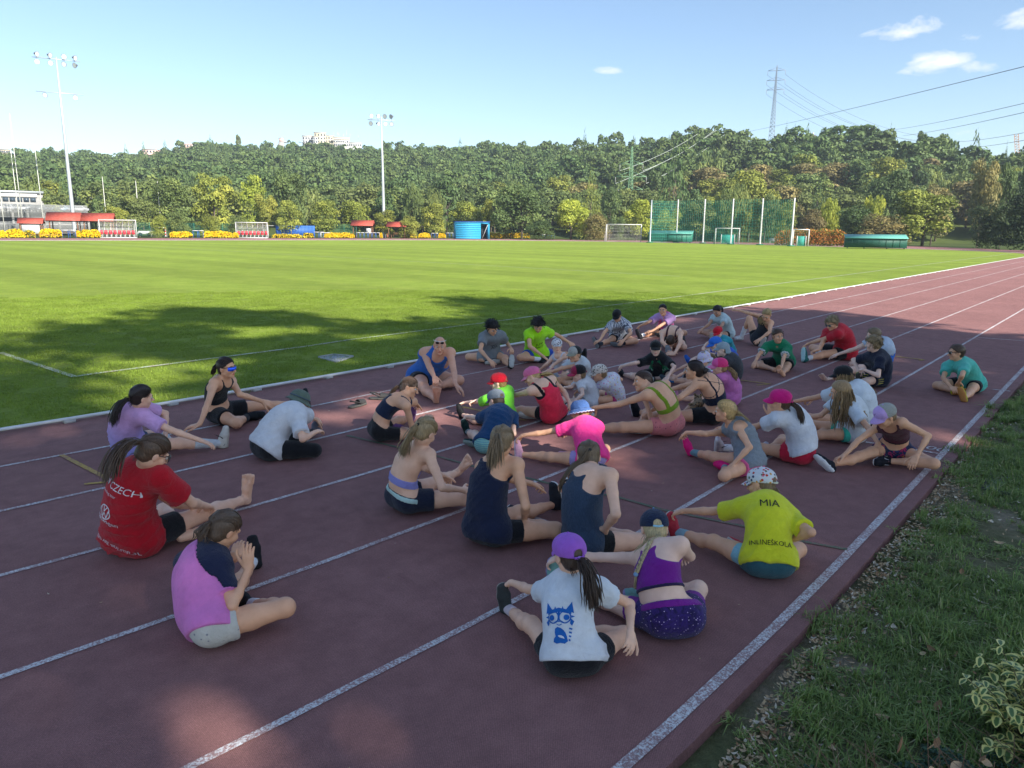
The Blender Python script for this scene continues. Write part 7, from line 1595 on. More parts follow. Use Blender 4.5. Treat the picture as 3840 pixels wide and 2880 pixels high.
 def decal(f, text, x, t, size, col, side='back', bold=.0, shape=None, tilt=0):
  """flat print following the cloth: x in metres to the figure's left, t along the spine"""
  g = 1 if side == 'back' else -1; R = -f.sh*g   # reading direction
  R = f.sh*-1 if side == 'back' else f.sh; 
  out = -f.fw if side == 'back' else f.fw
  c = f.J['P']+f.a*t*f.Lt+f.sh*x
  if shape is None:
   cu = bpy.data.curves.new('txt', 'FONT'); cu.body = text; cu.size = size; cu.align_x = 'CENTER';  cu.resolution_u = 2
   ob = bpy.data.objects.new('txt', cu); COL.objects.link(ob); me = bpy.data.meshes.new_from_object(ob); bpy.data.objects.remove(ob)
  else: me = shape(size)
  bm = bmesh.new(); bm.from_mesh(me); bmesh.ops.triangulate(bm, faces=bm.faces)
  for _ in range(3):
   ed = [e for e in bm.edges if e.calc_length() > max(.012, size*.3)]
   if not ed: break
   bmesh.ops.subdivide_edges(bm, edges=ed, cuts=1, use_grid_fill=False)
  bmesh.ops.triangulate(bm, faces=bm.faces)
  bm.verts.index_update(); tgt = f.top_o.data; V = np.empty(len(tgt.vertices)*3); tgt.vertices.foreach_get('co', V); V = V.reshape(-1, 3)+f.o
  bv = BVHTree.FromPolygons([tuple(v) for v in V], [tuple(p.vertices) for p in tgt.polygons])
  up = nrm(f.a-(f.a@out)*out); O = []
  ct, stl = math.cos(tilt), math.sin(tilt)
  for v in bm.verts:
   a, b = v.co.x*ct-v.co.y*stl, v.co.x*stl+v.co.y*ct
   p = c+R*a+up*b; h_ = bv.ray_cast(Vector(p+out*.35), Vector(-out))
   O.append(np.array(h_[0])+np.array(h_[1])*.0035 if h_[0] is not None else p+out*.07*f.s)
  F = np.array([[v.index for v in fc.verts] for fc in bm.faces]); bm.verts.index_update()
  o = f.add('print', (np.array(O), F), cloth_mat(col, None, None, .7, 0), f.top_o); bm.free()
  return o
def hash_(s):
 h = 7
 for ch in s: h = (h*31+ord(ch)) & 0xffff
 return h
def me_to(f, mb, name, m, parent=None, smooth=True):
 V = np.concatenate(mb.v)-f.o; return link(name, npmesh(name, V, [np.array(x) for x in mb.f.values()], smooth), m, parent or f.root)
_ballc = {}
def ball(c, r, n=8):
 if n not in _ballc:
  V = []; F = []
  for j in range(1, n):
   for i in range(2*n): a = PI*i/n; b = PI*j/n; V.append((math.sin(b)*math.cos(a), math.sin(b)*math.sin(a), math.cos(b)))
  for j in range(n-2):
   for i in range(2*n): k = (i+1) % (2*n); F.append((j*2*n+i, (j+1)*2*n+i, (j+1)*2*n+k, j*2*n+k))
  nv = len(V); V += [(0, 0, 1), (0, 0, -1)]
  T = [(nv, i, (i+1) % (2*n), (i+1) % (2*n)) for i in range(2*n)]+[(nv+1, (n-2)*2*n+(i+1) % (2*n), (n-2)*2*n+i, (n-2)*2*n+i) for i in range(2*n)]
  _ballc[n] = (np.array(V), np.array(F), np.array(T)[:, :3])
 V, F, T = _ballc[n]; return np.array(c)+V*r, [F, T]
def ball_noise(c, r, seed):
 V, F = ball(c, r, 12); d = (V-c)/r; k = 6; V = c+d*(r*(1+.13*np.sin(d[:, [0]]*k*2+seed)*np.sin(d[:, [1]]*k*2)+.06*np.sin(d[:, [2]]*30+d[:, [0]]*12))); return V, F
PEOPLE = {
'lilac': dict(s=1.621, st='R', face=(0.983,-0.118,-0.139), J=dict(P=(-2.068,-1.635,0.105), HL=(-2.044,-1.559,0.105), HR=(-2.091,-1.712,0.106), KL=(-1.677,-1.355,0.083), KR=(-1.755,-1.946,0.114), AL=(-1.736,-1.718,0.07), AR=(-1.399,-2.012,0.046), TL=(-1.557,-1.71,0.057), TR=(-1.309,-2.006,0.211), N=(-2.062,-1.807,0.466), SL=(-1.963,-1.641,0.458), SR=(-2.065,-1.958,0.428), EL=(-1.718,-1.625,0.337), ER=(-1.93,-2.17,0.317), WL=(-1.805,-1.787,0.197), WR=(-1.744,-2.296,0.211), Hd=(-2.05,-1.926,0.602))),
'visor': dict(s=1.713, st='L', face=(0.377,-0.926,0), J=dict(P=(-0.884,-1.09,0.114), HL=(-0.809,-1.048,0.115), HR=(-0.956,-1.134,0.114), KL=(-0.364,-1.143,0.106), KR=(-0.968,-1.569,0.085), AL=(0.065,-1.244,0.062), AR=(-0.687,-1.289,0.046), TL=(0.154,-1.169,0.232), TR=(-0.52,-1.39,0.07), N=(-0.944,-1.316,0.496), SL=(-0.795,-1.206,0.454), SR=(-1.086,-1.395,0.504), EL=(-0.856,-1.469,0.358), ER=(-1.259,-1.562,0.346), WL=(-0.642,-1.535,0.258), WR=(-1.405,-1.657,0.173), Hd=(-0.96,-1.427,0.651))),
'bucket': dict(s=1.520, st='L', face=(0.682,-0.597,-0.423), J=dict(P=(-1.269,-2.638,0.103), HL=(-1.264,-2.564,0.103), HR=(-1.273,-2.713,0.103), KL=(-0.888,-2.547,0.09), KR=(-1.008,-2.978,0.086), AL=(-0.577,-2.347,0.055), AR=(-0.968,-2.619,0.049), TL=(-0.59,-2.447,0.197), TR=(-0.875,-2.473,0.07), N=(-0.98,-2.692,0.4), SL=(-0.841,-2.617,0.324), SR=(-1.062,-2.823,0.363), EL=(-0.825,-2.376,0.267), ER=(-1.147,-3.008,0.229), WL=(-0.648,-2.5,0.23), WR=(-0.942,-2.915,0.235), Hd=(-0.869,-2.58,0.464))),
'redtee': dict(s=1.796, st='R', face=(0.848,-0.024,-0.53), J=dict(P=(-2.955,-3.773,0.118), HL=(-2.985,-3.69,0.118), HR=(-2.922,-3.854,0.118), KL=(-2.61,-3.447,0.092), KR=(-2.461,-3.776,0.123), AL=(-2.663,-3.863,0.057), AR=(-2.068,-3.581,0.059), TL=(-2.527,-4.01,0.081), TR=(-2.039,-3.612,0.245), N=(-2.911,-3.919,0.587), SL=(-2.939,-3.742,0.525), SR=(-2.908,-4.104,0.569), EL=(-2.745,-3.919,0.309), ER=(-2.709,-4.085,0.344), WL=(-2.555,-3.789,0.2), WR=(-2.547,-3.92,0.236), Hd=(-2.914,-4.064,0.725))),
'raglan': dict(s=1.454, st='L', face=(0.864,0.057,-0.5), J=dict(P=(-3.168,-5.136,0.096), HL=(-3.154,-5.065,0.096), HR=(-3.182,-5.205,0.097), KL=(-2.866,-4.832,0.067), KR=(-2.863,-5.344,0.124), AL=(-2.595,-4.58,0.055), AR=(-2.88,-5.023,0.039), TL=(-2.534,-4.481,0.206), TR=(-2.885,-4.86,0.067), N=(-3.031,-4.888,0.349), SL=(-3.083,-4.752,0.27), SR=(-3.058,-5.043,0.325), EL=(-2.893,-4.905,0.289), ER=(-3.105,-5.245,0.196), WL=(-2.803,-4.745,0.194), WR=(-2.955,-5.16,0.313), Hd=(-2.961,-4.951,0.483))),
'coach': dict(s=1.888, st='R', face=(-0.701,-0.7,-0.139), J=dict(P=(1.888,-1.336,0.129), HL=(1.98,-1.345,0.129), HR=(1.796,-1.327,0.129), KL=(2.125,-1.779,0.107), KR=(1.521,-1.732,0.109), AL=(1.681,-1.714,0.062), AR=(1.314,-2.163,0.05), TL=(1.506,-1.577,0.086), TR=(1.232,-2.292,0.221), N=(1.8,-1.721,0.468), SL=(1.855,-1.881,0.52), SR=(1.762,-1.511,0.485), EL=(1.724,-2.084,0.309), ER=(1.603,-1.757,0.364), WL=(1.553,-2.268,0.212), WR=(1.481,-1.978,0.274), Hd=(1.72,-1.834,0.626))),
'navycrop': dict(s=1.487, st='L', face=(0.517,-0.816,-0.259), J=dict(P=(-0.212,-2.944,0.1), HL=(-0.182,-2.878,0.1), HR=(-0.242,-3.011,0.101), KL=(0.174,-2.791,0.108), KR=(0.047,-3.216,0.056), AL=(0.483,-2.628,0.045), AR=(0.134,-2.866,0.044), TL=(0.485,-2.692,0.2), TR=(-0.019,-2.883,0.089), N=(-0.054,-3.095,0.428), SL=(0.128,-3.068,0.36), SR=(-0.118,-3.241,0.39), EL=(0.189,-2.835,0.298), ER=(-0.042,-3.238,0.148), WL=(0.396,-2.813,0.257), WR=(0.166,-3.213,0.202), Hd=(0.085,-3.065,0.515))),
'tiedye': dict(s=1.597, st='L', face=(0.881,0.055,-0.469), J=dict(P=(-1.311,-4.55,0.104), HL=(-1.297,-4.473,0.105), HR=(-1.322,-4.628,0.105), KL=(-0.888,-4.482,0.109), KR=(-1,-4.88,0.089), AL=(-0.529,-4.333,0.058), AR=(-1.032,-4.496,0.056), TL=(-0.479,-4.448,0.2), TR=(-0.88,-4.405,0.074), N=(-1.233,-4.631,0.488), SL=(-1.219,-4.461,0.414), SR=(-1.278,-4.777,0.477), EL=(-1.259,-4.721,0.364), ER=(-1.327,-4.96,0.285), WL=(-1.065,-4.681,0.253), WR=(-1.113,-4.957,0.21), Hd=(-1.261,-4.724,0.637))),
'navytank': dict(s=1.632, st='L', face=(0.828,0.418,-0.375), J=dict(P=(-1.351,-5.426,0.111), HL=(-1.356,-5.347,0.111), HR=(-1.346,-5.506,0.111), KL=(-0.959,-5.367,0.096), KR=(-1.013,-5.734,0.082), AL=(-0.571,-5.389,0.051), AR=(-1.04,-5.337,0.058), TL=(-0.582,-5.389,0.234), TR=(-0.892,-5.234,0.076), N=(-1.209,-5.387,0.549), SL=(-1.203,-5.235,0.463), SR=(-1.223,-5.556,0.557), EL=(-0.967,-5.288,0.335), ER=(-1.284,-5.689,0.321), WL=(-0.754,-5.299,0.246), WR=(-1.156,-5.576,0.164), Hd=(-1.264,-5.46,0.707))),
'slatetank': dict(s=1.657, st='L', face=(0.688,0.553,-0.469), J=dict(P=(-1.032,-5.993,0.109), HL=(-0.981,-5.929,0.109), HR=(-1.083,-6.056,0.11), KL=(-0.628,-5.683,0.096), KR=(-0.767,-6.269,0.07), AL=(-0.348,-5.341,0.075), AR=(-0.748,-5.878,0.053), TL=(-0.427,-5.412,0.226), TR=(-0.683,-5.705,0.076), N=(-0.963,-5.977,0.54), SL=(-0.919,-5.826,0.458), SR=(-0.997,-6.141,0.554), EL=(-0.691,-5.747,0.32), ER=(-1.157,-6.294,0.387), WL=(-0.631,-5.529,0.255), WR=(-1.054,-6.157,0.226), Hd=(-0.825,-5.86,0.583))),
'cat': dict(s=1.303, st='L', face=(0.42,0.883,-0.208), J=dict(P=(-2.196,-6.726,0.09), HL=(-2.242,-6.682,0.089), HR=(-2.15,-6.77,0.089), KL=(-2.106,-6.398,0.094), KR=(-1.832,-6.787,0.065), AL=(-1.977,-6.128,0.036), AR=(-1.981,-6.489,0.049), TL=(-1.985,-6.086,0.174), TR=(-1.937,-6.357,0.034), N=(-2.045,-6.593,0.39), SL=(-2.093,-6.494,0.313), SR=(-2.018,-6.743,0.375), EL=(-2.021,-6.306,0.228), ER=(-1.851,-6.821,0.257), WL=(-1.957,-6.137,0.188), WR=(-2.002,-6.918,0.212), Hd=(-2.074,-6.601,0.532))),
'purple': dict(s=1.446, st='L', face=(0.661,0.585,-0.469), J=dict(P=(-1.566,-6.918,0.097), HL=(-1.617,-6.869,0.097), HR=(-1.515,-6.967,0.097), KL=(-1.582,-6.517,0.064), KR=(-1.169,-6.865,0.087), AL=(-1.56,-6.158,0.048), AR=(-1.374,-6.622,0.038), TL=(-1.592,-6.134,0.199), TR=(-1.504,-6.596,0.097), N=(-1.417,-6.742,0.387), SL=(-1.409,-6.618,0.284), SR=(-1.43,-6.866,0.442), EL=(-1.459,-6.389,0.239), ER=(-1.233,-6.834,0.302), WL=(-1.602,-6.197,0.23), WR=(-1.077,-6.729,0.217), Hd=(-1.302,-6.638,0.433))),
'yellow': dict(s=1.401, st='L', face=(0.092,0.962,-0.259), J=dict(P=(-0.562,-7.033,0.097), HL=(-0.6,-6.976,0.096), HR=(-0.524,-7.09,0.096), KL=(-0.508,-6.647,0.094), KR=(-0.185,-7.088,0.062), AL=(-0.407,-6.335,0.042), AR=(-0.382,-6.824,0.045), TL=(-0.438,-6.273,0.185), TR=(-0.347,-6.671,0.065), N=(-0.36,-6.918,0.398), SL=(-0.441,-6.793,0.351), SR=(-0.337,-7.069,0.32), EL=(-0.406,-6.579,0.259), ER=(-0.49,-7.248,0.325), WL=(-0.438,-6.386,0.22), WR=(-0.412,-7.107,0.208), Hd=(-0.249,-6.832,0.468))),
'maroon': dict(s=1.505, st='R', face=(-0.644,0.604,-0.469), J=dict(P=(2.545,-7,0.102), HL=(2.568,-7.07,0.102), HR=(2.523,-6.93,0.102), KL=(2.366,-7.374,0.094), KR=(2.175,-6.804,0.085), AL=(2.331,-7.016,0.051), AR=(1.845,-6.658,0.058), TL=(2.181,-6.921,0.053), TR=(1.743,-6.516,0.158), N=(2.268,-7.02,0.414), SL=(2.187,-7.119,0.459), SR=(2.355,-6.891,0.346), EL=(2.305,-7.315,0.35), ER=(2.143,-6.792,0.244), WL=(2.163,-7.272,0.196), WR=(1.98,-6.725,0.119), Hd=(2.132,-6.99,0.508))),
'crimson': dict(s=1.579, st='L', face=(-0.224,0.974,-0.035), J=dict(P=(1.906,-6.369,0.106), HL=(1.833,-6.396,0.106), HR=(1.978,-6.343,0.106), KL=(1.872,-6.021,0.07), KR=(2.253,-6.075,0.086), AL=(1.688,-5.703,0.056), AR=(1.873,-6.061,0.051), TL=(1.55,-5.702,0.186), TR=(2.041,-5.987,0.075), N=(1.829,-6.235,0.473), SL=(1.666,-6.213,0.435), SR=(1.991,-6.2,0.453), EL=(1.737,-5.993,0.307), ER=(2.006,-5.976,0.312), WL=(1.627,-5.746,0.28), WR=(2.229,-5.943,0.303), Hd=(1.702,-6.209,0.592))),
'greytank': dict(s=1.393, st='R', face=(-0.284,0.959,0), J=dict(P=(1.274,-6.144,0.095), HL=(1.206,-6.138,0.095), HR=(1.342,-6.151,0.095), KL=(0.863,-6.097,0.074), KR=(1.249,-5.827,0.093), AL=(1.167,-5.969,0.045), AR=(1.4,-5.536,0.043), TL=(1.243,-5.833,0.044), TR=(1.381,-5.447,0.18), N=(1.345,-5.94,0.41), SL=(1.237,-6.039,0.397), SR=(1.41,-5.833,0.299), EL=(1.105,-6.201,0.292), ER=(1.188,-5.764,0.31), WL=(0.995,-6.116,0.148), WR=(1.204,-5.568,0.282), Hd=(1.253,-5.895,0.528))),
'longhair': dict(s=1.465, st='R', face=(-0.25,0.946,-0.208), J=dict(P=(2.965,-6.496,0.096), HL=(2.919,-6.552,0.097), HR=(3.011,-6.442,0.096), KL=(2.714,-6.28,0.079), KR=(2.999,-6.076,0.099), AL=(3.064,-6.215,0.051), AR=(2.908,-5.745,0.047), TL=(2.915,-6.145,0.069), TR=(2.919,-5.785,0.209), N=(2.807,-6.501,0.433), SL=(2.715,-6.58,0.377), SR=(2.929,-6.373,0.428), EL=(2.573,-6.753,0.273), ER=(2.786,-6.252,0.265), WL=(2.441,-6.883,0.177), WR=(2.853,-6.072,0.186), Hd=(2.719,-6.429,0.55))),
'blackcap': dict(s=1.562, st='L', face=(-0.238,0.956,-0.174), J=dict(P=(3.593,-6.444,0.103), HL=(3.52,-6.415,0.103), HR=(3.664,-6.471,0.104), KL=(3.348,-6.043,0.087), KR=(3.929,-6.196,0.085), AL=(3.421,-5.683,0.05), AR=(3.553,-6.148,0.05), TL=(3.411,-5.73,0.221), TR=(3.382,-6.092,0.071), N=(3.562,-6.344,0.449), SL=(3.415,-6.177,0.388), SR=(3.692,-6.334,0.446), EL=(3.474,-5.945,0.282), ER=(3.697,-6.093,0.337), WL=(3.501,-5.738,0.208), WR=(3.672,-5.889,0.25), Hd=(3.552,-6.207,0.558))),
'navyboy': dict(s=1.491, st='L', face=(-0.143,0.98,-0.139), J=dict(P=(6.221,-5.946,0.1), HL=(6.149,-5.961,0.1), HR=(6.292,-5.931,0.101), KL=(5.799,-5.913,0.119), KR=(6.489,-5.632,0.081), AL=(6.111,-5.737,0.056), AR=(6.126,-5.651,0.048), TL=(6.005,-5.711,0.19), TR=(5.956,-5.617,0.068), N=(6.043,-5.92,0.459), SL=(5.92,-5.999,0.398), SR=(6.139,-5.786,0.393), EL=(5.752,-6.042,0.217), ER=(6.244,-5.571,0.316), WL=(5.799,-5.841,0.27), WR=(6.101,-5.691,0.215), Hd=(5.981,-5.875,0.607))),
'blueboy': dict(s=1.671, st='L', face=(-0.143,0.98,-0.139), J=dict(P=(7.052,-5.697,0.111), HL=(6.969,-5.685,0.111), HR=(7.134,-5.706,0.112), KL=(6.596,-5.416,0.084), KR=(7.454,-5.439,0.091), AL=(6.117,-5.291,0.001), AR=(7.055,-5.421,0.053), TL=(5.928,-5.22,0.109), TR=(6.87,-5.383,0.075), N=(7.2,-5.703,0.484), SL=(7.061,-5.785,0.415), SR=(7.297,-5.544,0.474), EL=(7.19,-5.574,0.285), ER=(7.21,-5.32,0.33), WL=(7.013,-5.438,0.201), WR=(7.142,-5.113,0.238), Hd=(7.089,-5.594,0.588))),
'redboy': dict(s=1.794, st='L', face=(-0.855,0.301,-0.423), J=dict(P=(8.157,-4.905,0.12), HL=(8.115,-4.983,0.121), HR=(8.197,-4.825,0.121), KL=(7.805,-4.69,0.109), KR=(8.284,-4.345,0.118), AL=(7.412,-4.538,0.058), AR=(7.959,-4.595,0.079), TL=(7.482,-4.445,0.247), TR=(7.752,-4.636,0.081), N=(7.887,-4.833,0.528), SL=(7.723,-4.901,0.467), SR=(7.989,-4.652,0.445), EL=(7.825,-4.642,0.35), ER=(7.731,-4.665,0.285), WL=(7.83,-4.408,0.247), WR=(7.489,-4.696,0.211), Hd=(7.726,-4.787,0.639))),
'greenboy': dict(s=1.497, st='L', face=(-0.645,-0.759,-0.087), J=dict(P=(6.614,-4.454,0.102), HL=(6.635,-4.524,0.102), HR=(6.594,-4.383,0.102), KL=(6.286,-4.644,0.099), KR=(6.309,-4.139,0.058), AL=(5.932,-4.707,0.052), AR=(6.184,-4.477,0.045), TL=(5.795,-4.66,0.162), TR=(6.28,-4.627,0.067), N=(6.309,-4.474,0.406), SL=(6.305,-4.615,0.367), SR=(6.28,-4.308,0.368), EL=(6.082,-4.644,0.249), ER=(6.054,-4.275,0.261), WL=(5.899,-4.695,0.153), WR=(5.859,-4.305,0.18), Hd=(6.229,-4.474,0.553))),
'armup': dict(s=1.688, st='L', face=(-0.819,-0.022,-0.574), J=dict(P=(8.633,-3.213,0.116), HL=(8.575,-3.273,0.114), HR=(8.69,-3.153,0.12), KL=(8.95,-3.165,0.071), KR=(8.846,-2.943,0.47), AL=(8.561,-3.325,0.041), AR=(8.95,-2.771,0.092), TL=(8.484,-3.42,0.2), TR=(8.771,-2.719,0.059), N=(8.452,-3.387,0.511), SL=(8.375,-3.542,0.472), SR=(8.551,-3.258,0.552), EL=(8.137,-3.623,0.341), ER=(8.286,-3.176,0.624), WL=(7.928,-3.561,0.243), WR=(8.362,-2.953,0.656), Hd=(8.326,-3.472,0.623))),
'mint': dict(s=1.516, st='L', face=(-0.539,0.838,-0.087), J=dict(P=(6.663,-6.979,0.104), HL=(6.633,-7.047,0.104), HR=(6.693,-6.911,0.104), KL=(6.259,-7.054,0.089), KR=(6.47,-6.614,0.058), AL=(5.895,-7.039,0.046), AR=(6.217,-6.87,0.054), TL=(5.82,-6.979,0.193), TR=(6.282,-7.027,0.07), N=(6.376,-6.846,0.406), SL=(6.254,-6.945,0.369), SR=(6.452,-6.711,0.333), EL=(6.007,-6.965,0.308), ER=(6.224,-6.722,0.213), WL=(6.178,-6.911,0.189), WR=(6.072,-6.848,0.125), Hd=(6.304,-6.82,0.557))),
'curlygirl': dict(s=1.557, st='L', face=(-0.848,0.016,-0.53), J=dict(P=(9.074,-2.382,0.105), HL=(9.077,-2.459,0.105), HR=(9.07,-2.306,0.105), KL=(8.699,-2.424,0.093), KR=(8.858,-1.981,0.123), AL=(8.336,-2.468,0.056), AR=(8.745,-2.341,0.051), TL=(8.25,-2.483,0.209), TR=(8.654,-2.499,0.071), N=(8.831,-2.353,0.439), SL=(8.777,-2.488,0.403), SR=(8.905,-2.195,0.416), EL=(8.537,-2.533,0.308), ER=(8.671,-2.215,0.307), WL=(8.37,-2.427,0.209), WR=(8.471,-2.173,0.228), Hd=(8.72,-2.341,0.572))),
'redcap': dict(s=1.208, st='L', face=(-0.964,-0.061,-0.259), J=dict(P=(7.098,-3.329,0.081), HL=(7.073,-3.383,0.081), HR=(7.122,-3.275,0.081), KL=(6.782,-3.314,0.072), KR=(6.985,-3.014,0.066), AL=(6.503,-3.234,0.039), AR=(6.833,-3.264,0.039), TL=(6.474,-3.226,0.173), TR=(6.739,-3.367,0.056), N=(6.87,-3.307,0.306), SL=(6.88,-3.437,0.288), SR=(6.938,-3.198,0.318), EL=(6.711,-3.329,0.269), ER=(6.798,-3.083,0.232), WL=(6.572,-3.329,0.171), WR=(6.636,-3.091,0.181), Hd=(6.856,-3.235,0.42))),
'bluecap': dict(s=1.383, st='L', face=(-0.71,0.633,-0.309), J=dict(P=(5.762,-3.989,0.092), HL=(5.695,-4.004,0.092), HR=(5.827,-3.974,0.092), KL=(5.588,-3.672,0.081), KR=(5.861,-3.642,0.075), AL=(5.714,-3.342,0.068), AR=(5.561,-3.791,0.044), TL=(5.704,-3.224,0.184), TR=(5.406,-3.826,0.063), N=(5.514,-3.92,0.334), SL=(5.452,-4.02,0.299), SR=(5.651,-3.829,0.359), EL=(5.435,-3.791,0.289), ER=(5.659,-3.622,0.257), WL=(5.297,-3.689,0.195), WR=(5.503,-3.52,0.2), Hd=(5.446,-3.843,0.449))),
'greycap': dict(s=1.313, st='L', face=(-0.47,0.878,-0.087), J=dict(P=(5.118,-4.293,0.086), HL=(5.056,-4.315,0.087), HR=(5.178,-4.272,0.087), KL=(4.871,-4.051,0.078), KR=(5.264,-3.967,0.071), AL=(4.721,-3.775,0.042), AR=(4.959,-4.06,0.042), TL=(4.712,-3.76,0.19), TR=(4.807,-4.07,0.06), N=(4.942,-4.296,0.358), SL=(4.848,-4.311,0.322), SR=(5.074,-4.173,0.368), EL=(4.809,-4.098,0.28), ER=(5.046,-3.97,0.284), WL=(4.733,-3.942,0.212), WR=(4.971,-3.815,0.212), Hd=(4.924,-4.194,0.464))),
'whitehat': dict(s=1.261, st='L', face=(-0.788,0.559,-0.259), J=dict(P=(4.61,-4.21,0.084), HL=(4.55,-4.228,0.084), HR=(4.668,-4.191,0.084), KL=(4.326,-4,0.075), KR=(4.661,-3.884,0.069), AL=(4.311,-3.707,0.044), AR=(4.399,-4.043,0.041), TL=(4.229,-3.588,0.134), TR=(4.261,-4.091,0.058), N=(4.368,-4.233,0.292), SL=(4.324,-4.298,0.26), SR=(4.481,-4.103,0.322), EL=(4.269,-4.094,0.27), ER=(4.459,-3.901,0.265), WL=(4.15,-3.982,0.197), WR=(4.331,-3.797,0.195), Hd=(4.292,-4.219,0.41))),
'pinktee': dict(s=1.307, st='L', face=(-0.471,0.878,-0.087), J=dict(P=(3.687,-4.892,0.086), HL=(3.626,-4.911,0.087), HR=(3.748,-4.874,0.087), KL=(3.484,-4.623,0.078), KR=(3.884,-4.587,0.071), AL=(3.36,-4.336,0.041), AR=(3.572,-4.643,0.042), TL=(3.353,-4.321,0.189), TR=(3.42,-4.638,0.06), N=(3.579,-4.828,0.389), SL=(3.468,-4.854,0.36), SR=(3.709,-4.74,0.383), EL=(3.422,-4.655,0.28), ER=(3.67,-4.549,0.281), WL=(3.356,-4.497,0.209), WR=(3.604,-4.391,0.209), Hd=(3.479,-4.815,0.495))),
'strappy': dict(s=1.753, st='L', face=(-0.415,0.91,0), J=dict(P=(2.723,-5.113,0.116), HL=(2.646,-5.151,0.116), HR=(2.8,-5.076,0.116), KL=(2.4,-4.816,0.079), KR=(3.089,-4.767,0.129), AL=(2.374,-4.377,0.062), AR=(2.66,-4.786,0.057), TL=(2.283,-4.322,0.23), TR=(2.457,-4.753,0.078), N=(2.59,-5.053,0.511), SL=(2.422,-5.059,0.478), SR=(2.782,-5.048,0.46), EL=(2.16,-4.99,0.359), ER=(2.771,-4.762,0.367), WL=(2.013,-4.785,0.231), WR=(2.731,-4.531,0.276), Hd=(2.436,-4.999,0.617))),
'lime': dict(s=1.717, st='L', face=(-0.794,0.608,0), J=dict(P=(1.933,-5.002,0.114), HL=(1.847,-5.004,0.115), HR=(2.016,-4.998,0.115), KL=(1.509,-4.703,0.113), KR=(2.18,-4.595,0.116), AL=(1.451,-4.331,0.04), AR=(1.797,-4.716,0.055), TL=(1.576,-4.279,0.214), TR=(1.624,-4.63,0.079), N=(1.787,-4.889,0.499), SL=(1.641,-4.882,0.454), SR=(1.988,-4.903,0.512), EL=(1.547,-4.632,0.339), ER=(1.997,-4.645,0.376), WL=(1.434,-4.416,0.289), WR=(1.884,-4.79,0.215), Hd=(1.849,-4.713,0.544))),
'hotpink': dict(s=1.330, st='L', face=(-0.059,0.949,-0.309), J=dict(P=(0.483,-5.015,0.091), HL=(0.42,-4.999,0.091), HR=(0.547,-5.032,0.091), KL=(0.302,-4.698,0.076), KR=(0.851,-4.92,0.072), AL=(0.263,-4.383,0.044), AR=(0.578,-4.751,0.043), TL=(0.283,-4.308,0.168), TR=(0.466,-4.646,0.06), N=(0.625,-4.826,0.35), SL=(0.516,-4.709,0.302), SR=(0.678,-4.936,0.317), EL=(0.439,-4.509,0.241), ER=(0.719,-4.723,0.27), WL=(0.313,-4.358,0.215), WR=(0.772,-4.562,0.189), Hd=(0.691,-4.726,0.439))),
'bluetee': dict(s=1.328, st='L', face=(0.054,0.926,-0.375), J=dict(P=(0.221,-4.039,0.089), HL=(0.167,-4.002,0.09), HR=(0.275,-4.075,0.09), KL=(0.343,-3.724,0.092), KR=(0.576,-3.967,0.071), AL=(0.518,-3.46,0.042), AR=(0.293,-3.815,0.043), TL=(0.461,-3.447,0.179), TR=(0.182,-3.71,0.06), N=(0.508,-3.918,0.332), SL=(0.387,-3.828,0.291), SR=(0.618,-3.975,0.264), EL=(0.461,-3.628,0.226), ER=(0.489,-4.102,0.143), WL=(0.516,-3.449,0.2), WR=(0.482,-3.907,0.165), Hd=(0.558,-3.812,0.422))),
'neonkid': dict(s=1.243, st='L', face=(-0.427,0.894,-0.139), J=dict(P=(1.062,-3.498,0.085), HL=(1.002,-3.506,0.085), HR=(1.122,-3.489,0.085), KL=(0.874,-3.23,0.054), KR=(1.333,-3.27,0.068), AL=(0.975,-2.946,0.045), AR=(1.035,-3.237,0.04), TL=(0.991,-2.862,0.156), TR=(0.898,-3.196,0.057), N=(1.236,-3.324,0.309), SL=(1.101,-3.197,0.234), SR=(1.26,-3.367,0.338), EL=(1.124,-2.999,0.176), ER=(1.17,-3.19,0.267), WL=(1.123,-2.826,0.14), WR=(1.128,-3.032,0.2), Hd=(1.185,-3.296,0.436))),
'coral': dict(s=1.485, st='L', face=(-0.407,0.81,-0.423), J=dict(P=(1.55,-3.783,0.1), HL=(1.477,-3.785,0.1), HR=(1.622,-3.782,0.1), KL=(1.439,-3.422,0.092), KR=(1.875,-3.527,0.081), AL=(1.387,-3.073,0.047), AR=(1.516,-3.487,0.048), TL=(1.387,-3.077,0.214), TR=(1.353,-3.431,0.068), N=(1.386,-3.72,0.45), SL=(1.261,-3.692,0.382), SR=(1.545,-3.757,0.472), EL=(1.316,-3.463,0.299), ER=(1.734,-3.792,0.313), WL=(1.334,-3.263,0.235), WR=(1.611,-3.95,0.248), Hd=(1.439,-3.57,0.499))),
'whitetank': dict(s=1.195, st='R', face=(-0.75,-0.661,0), J=dict(P=(3.67,-2.273,0.081), HL=(3.679,-2.331,0.081), HR=(3.66,-2.215,0.081), KL=(3.524,-2.576,0.065), KR=(3.369,-2.247,0.071), AL=(3.426,-2.305,0.039), AR=(3.086,-2.279,0.038), TL=(3.353,-2.188,0.055), TR=(3.082,-2.28,0.173), N=(3.514,-2.392,0.35), SL=(3.5,-2.517,0.345), SR=(3.527,-2.281,0.292), EL=(3.385,-2.402,0.229), ER=(3.339,-2.308,0.226), WL=(3.23,-2.447,0.179), WR=(3.378,-2.171,0.133), Hd=(3.522,-2.354,0.478))),
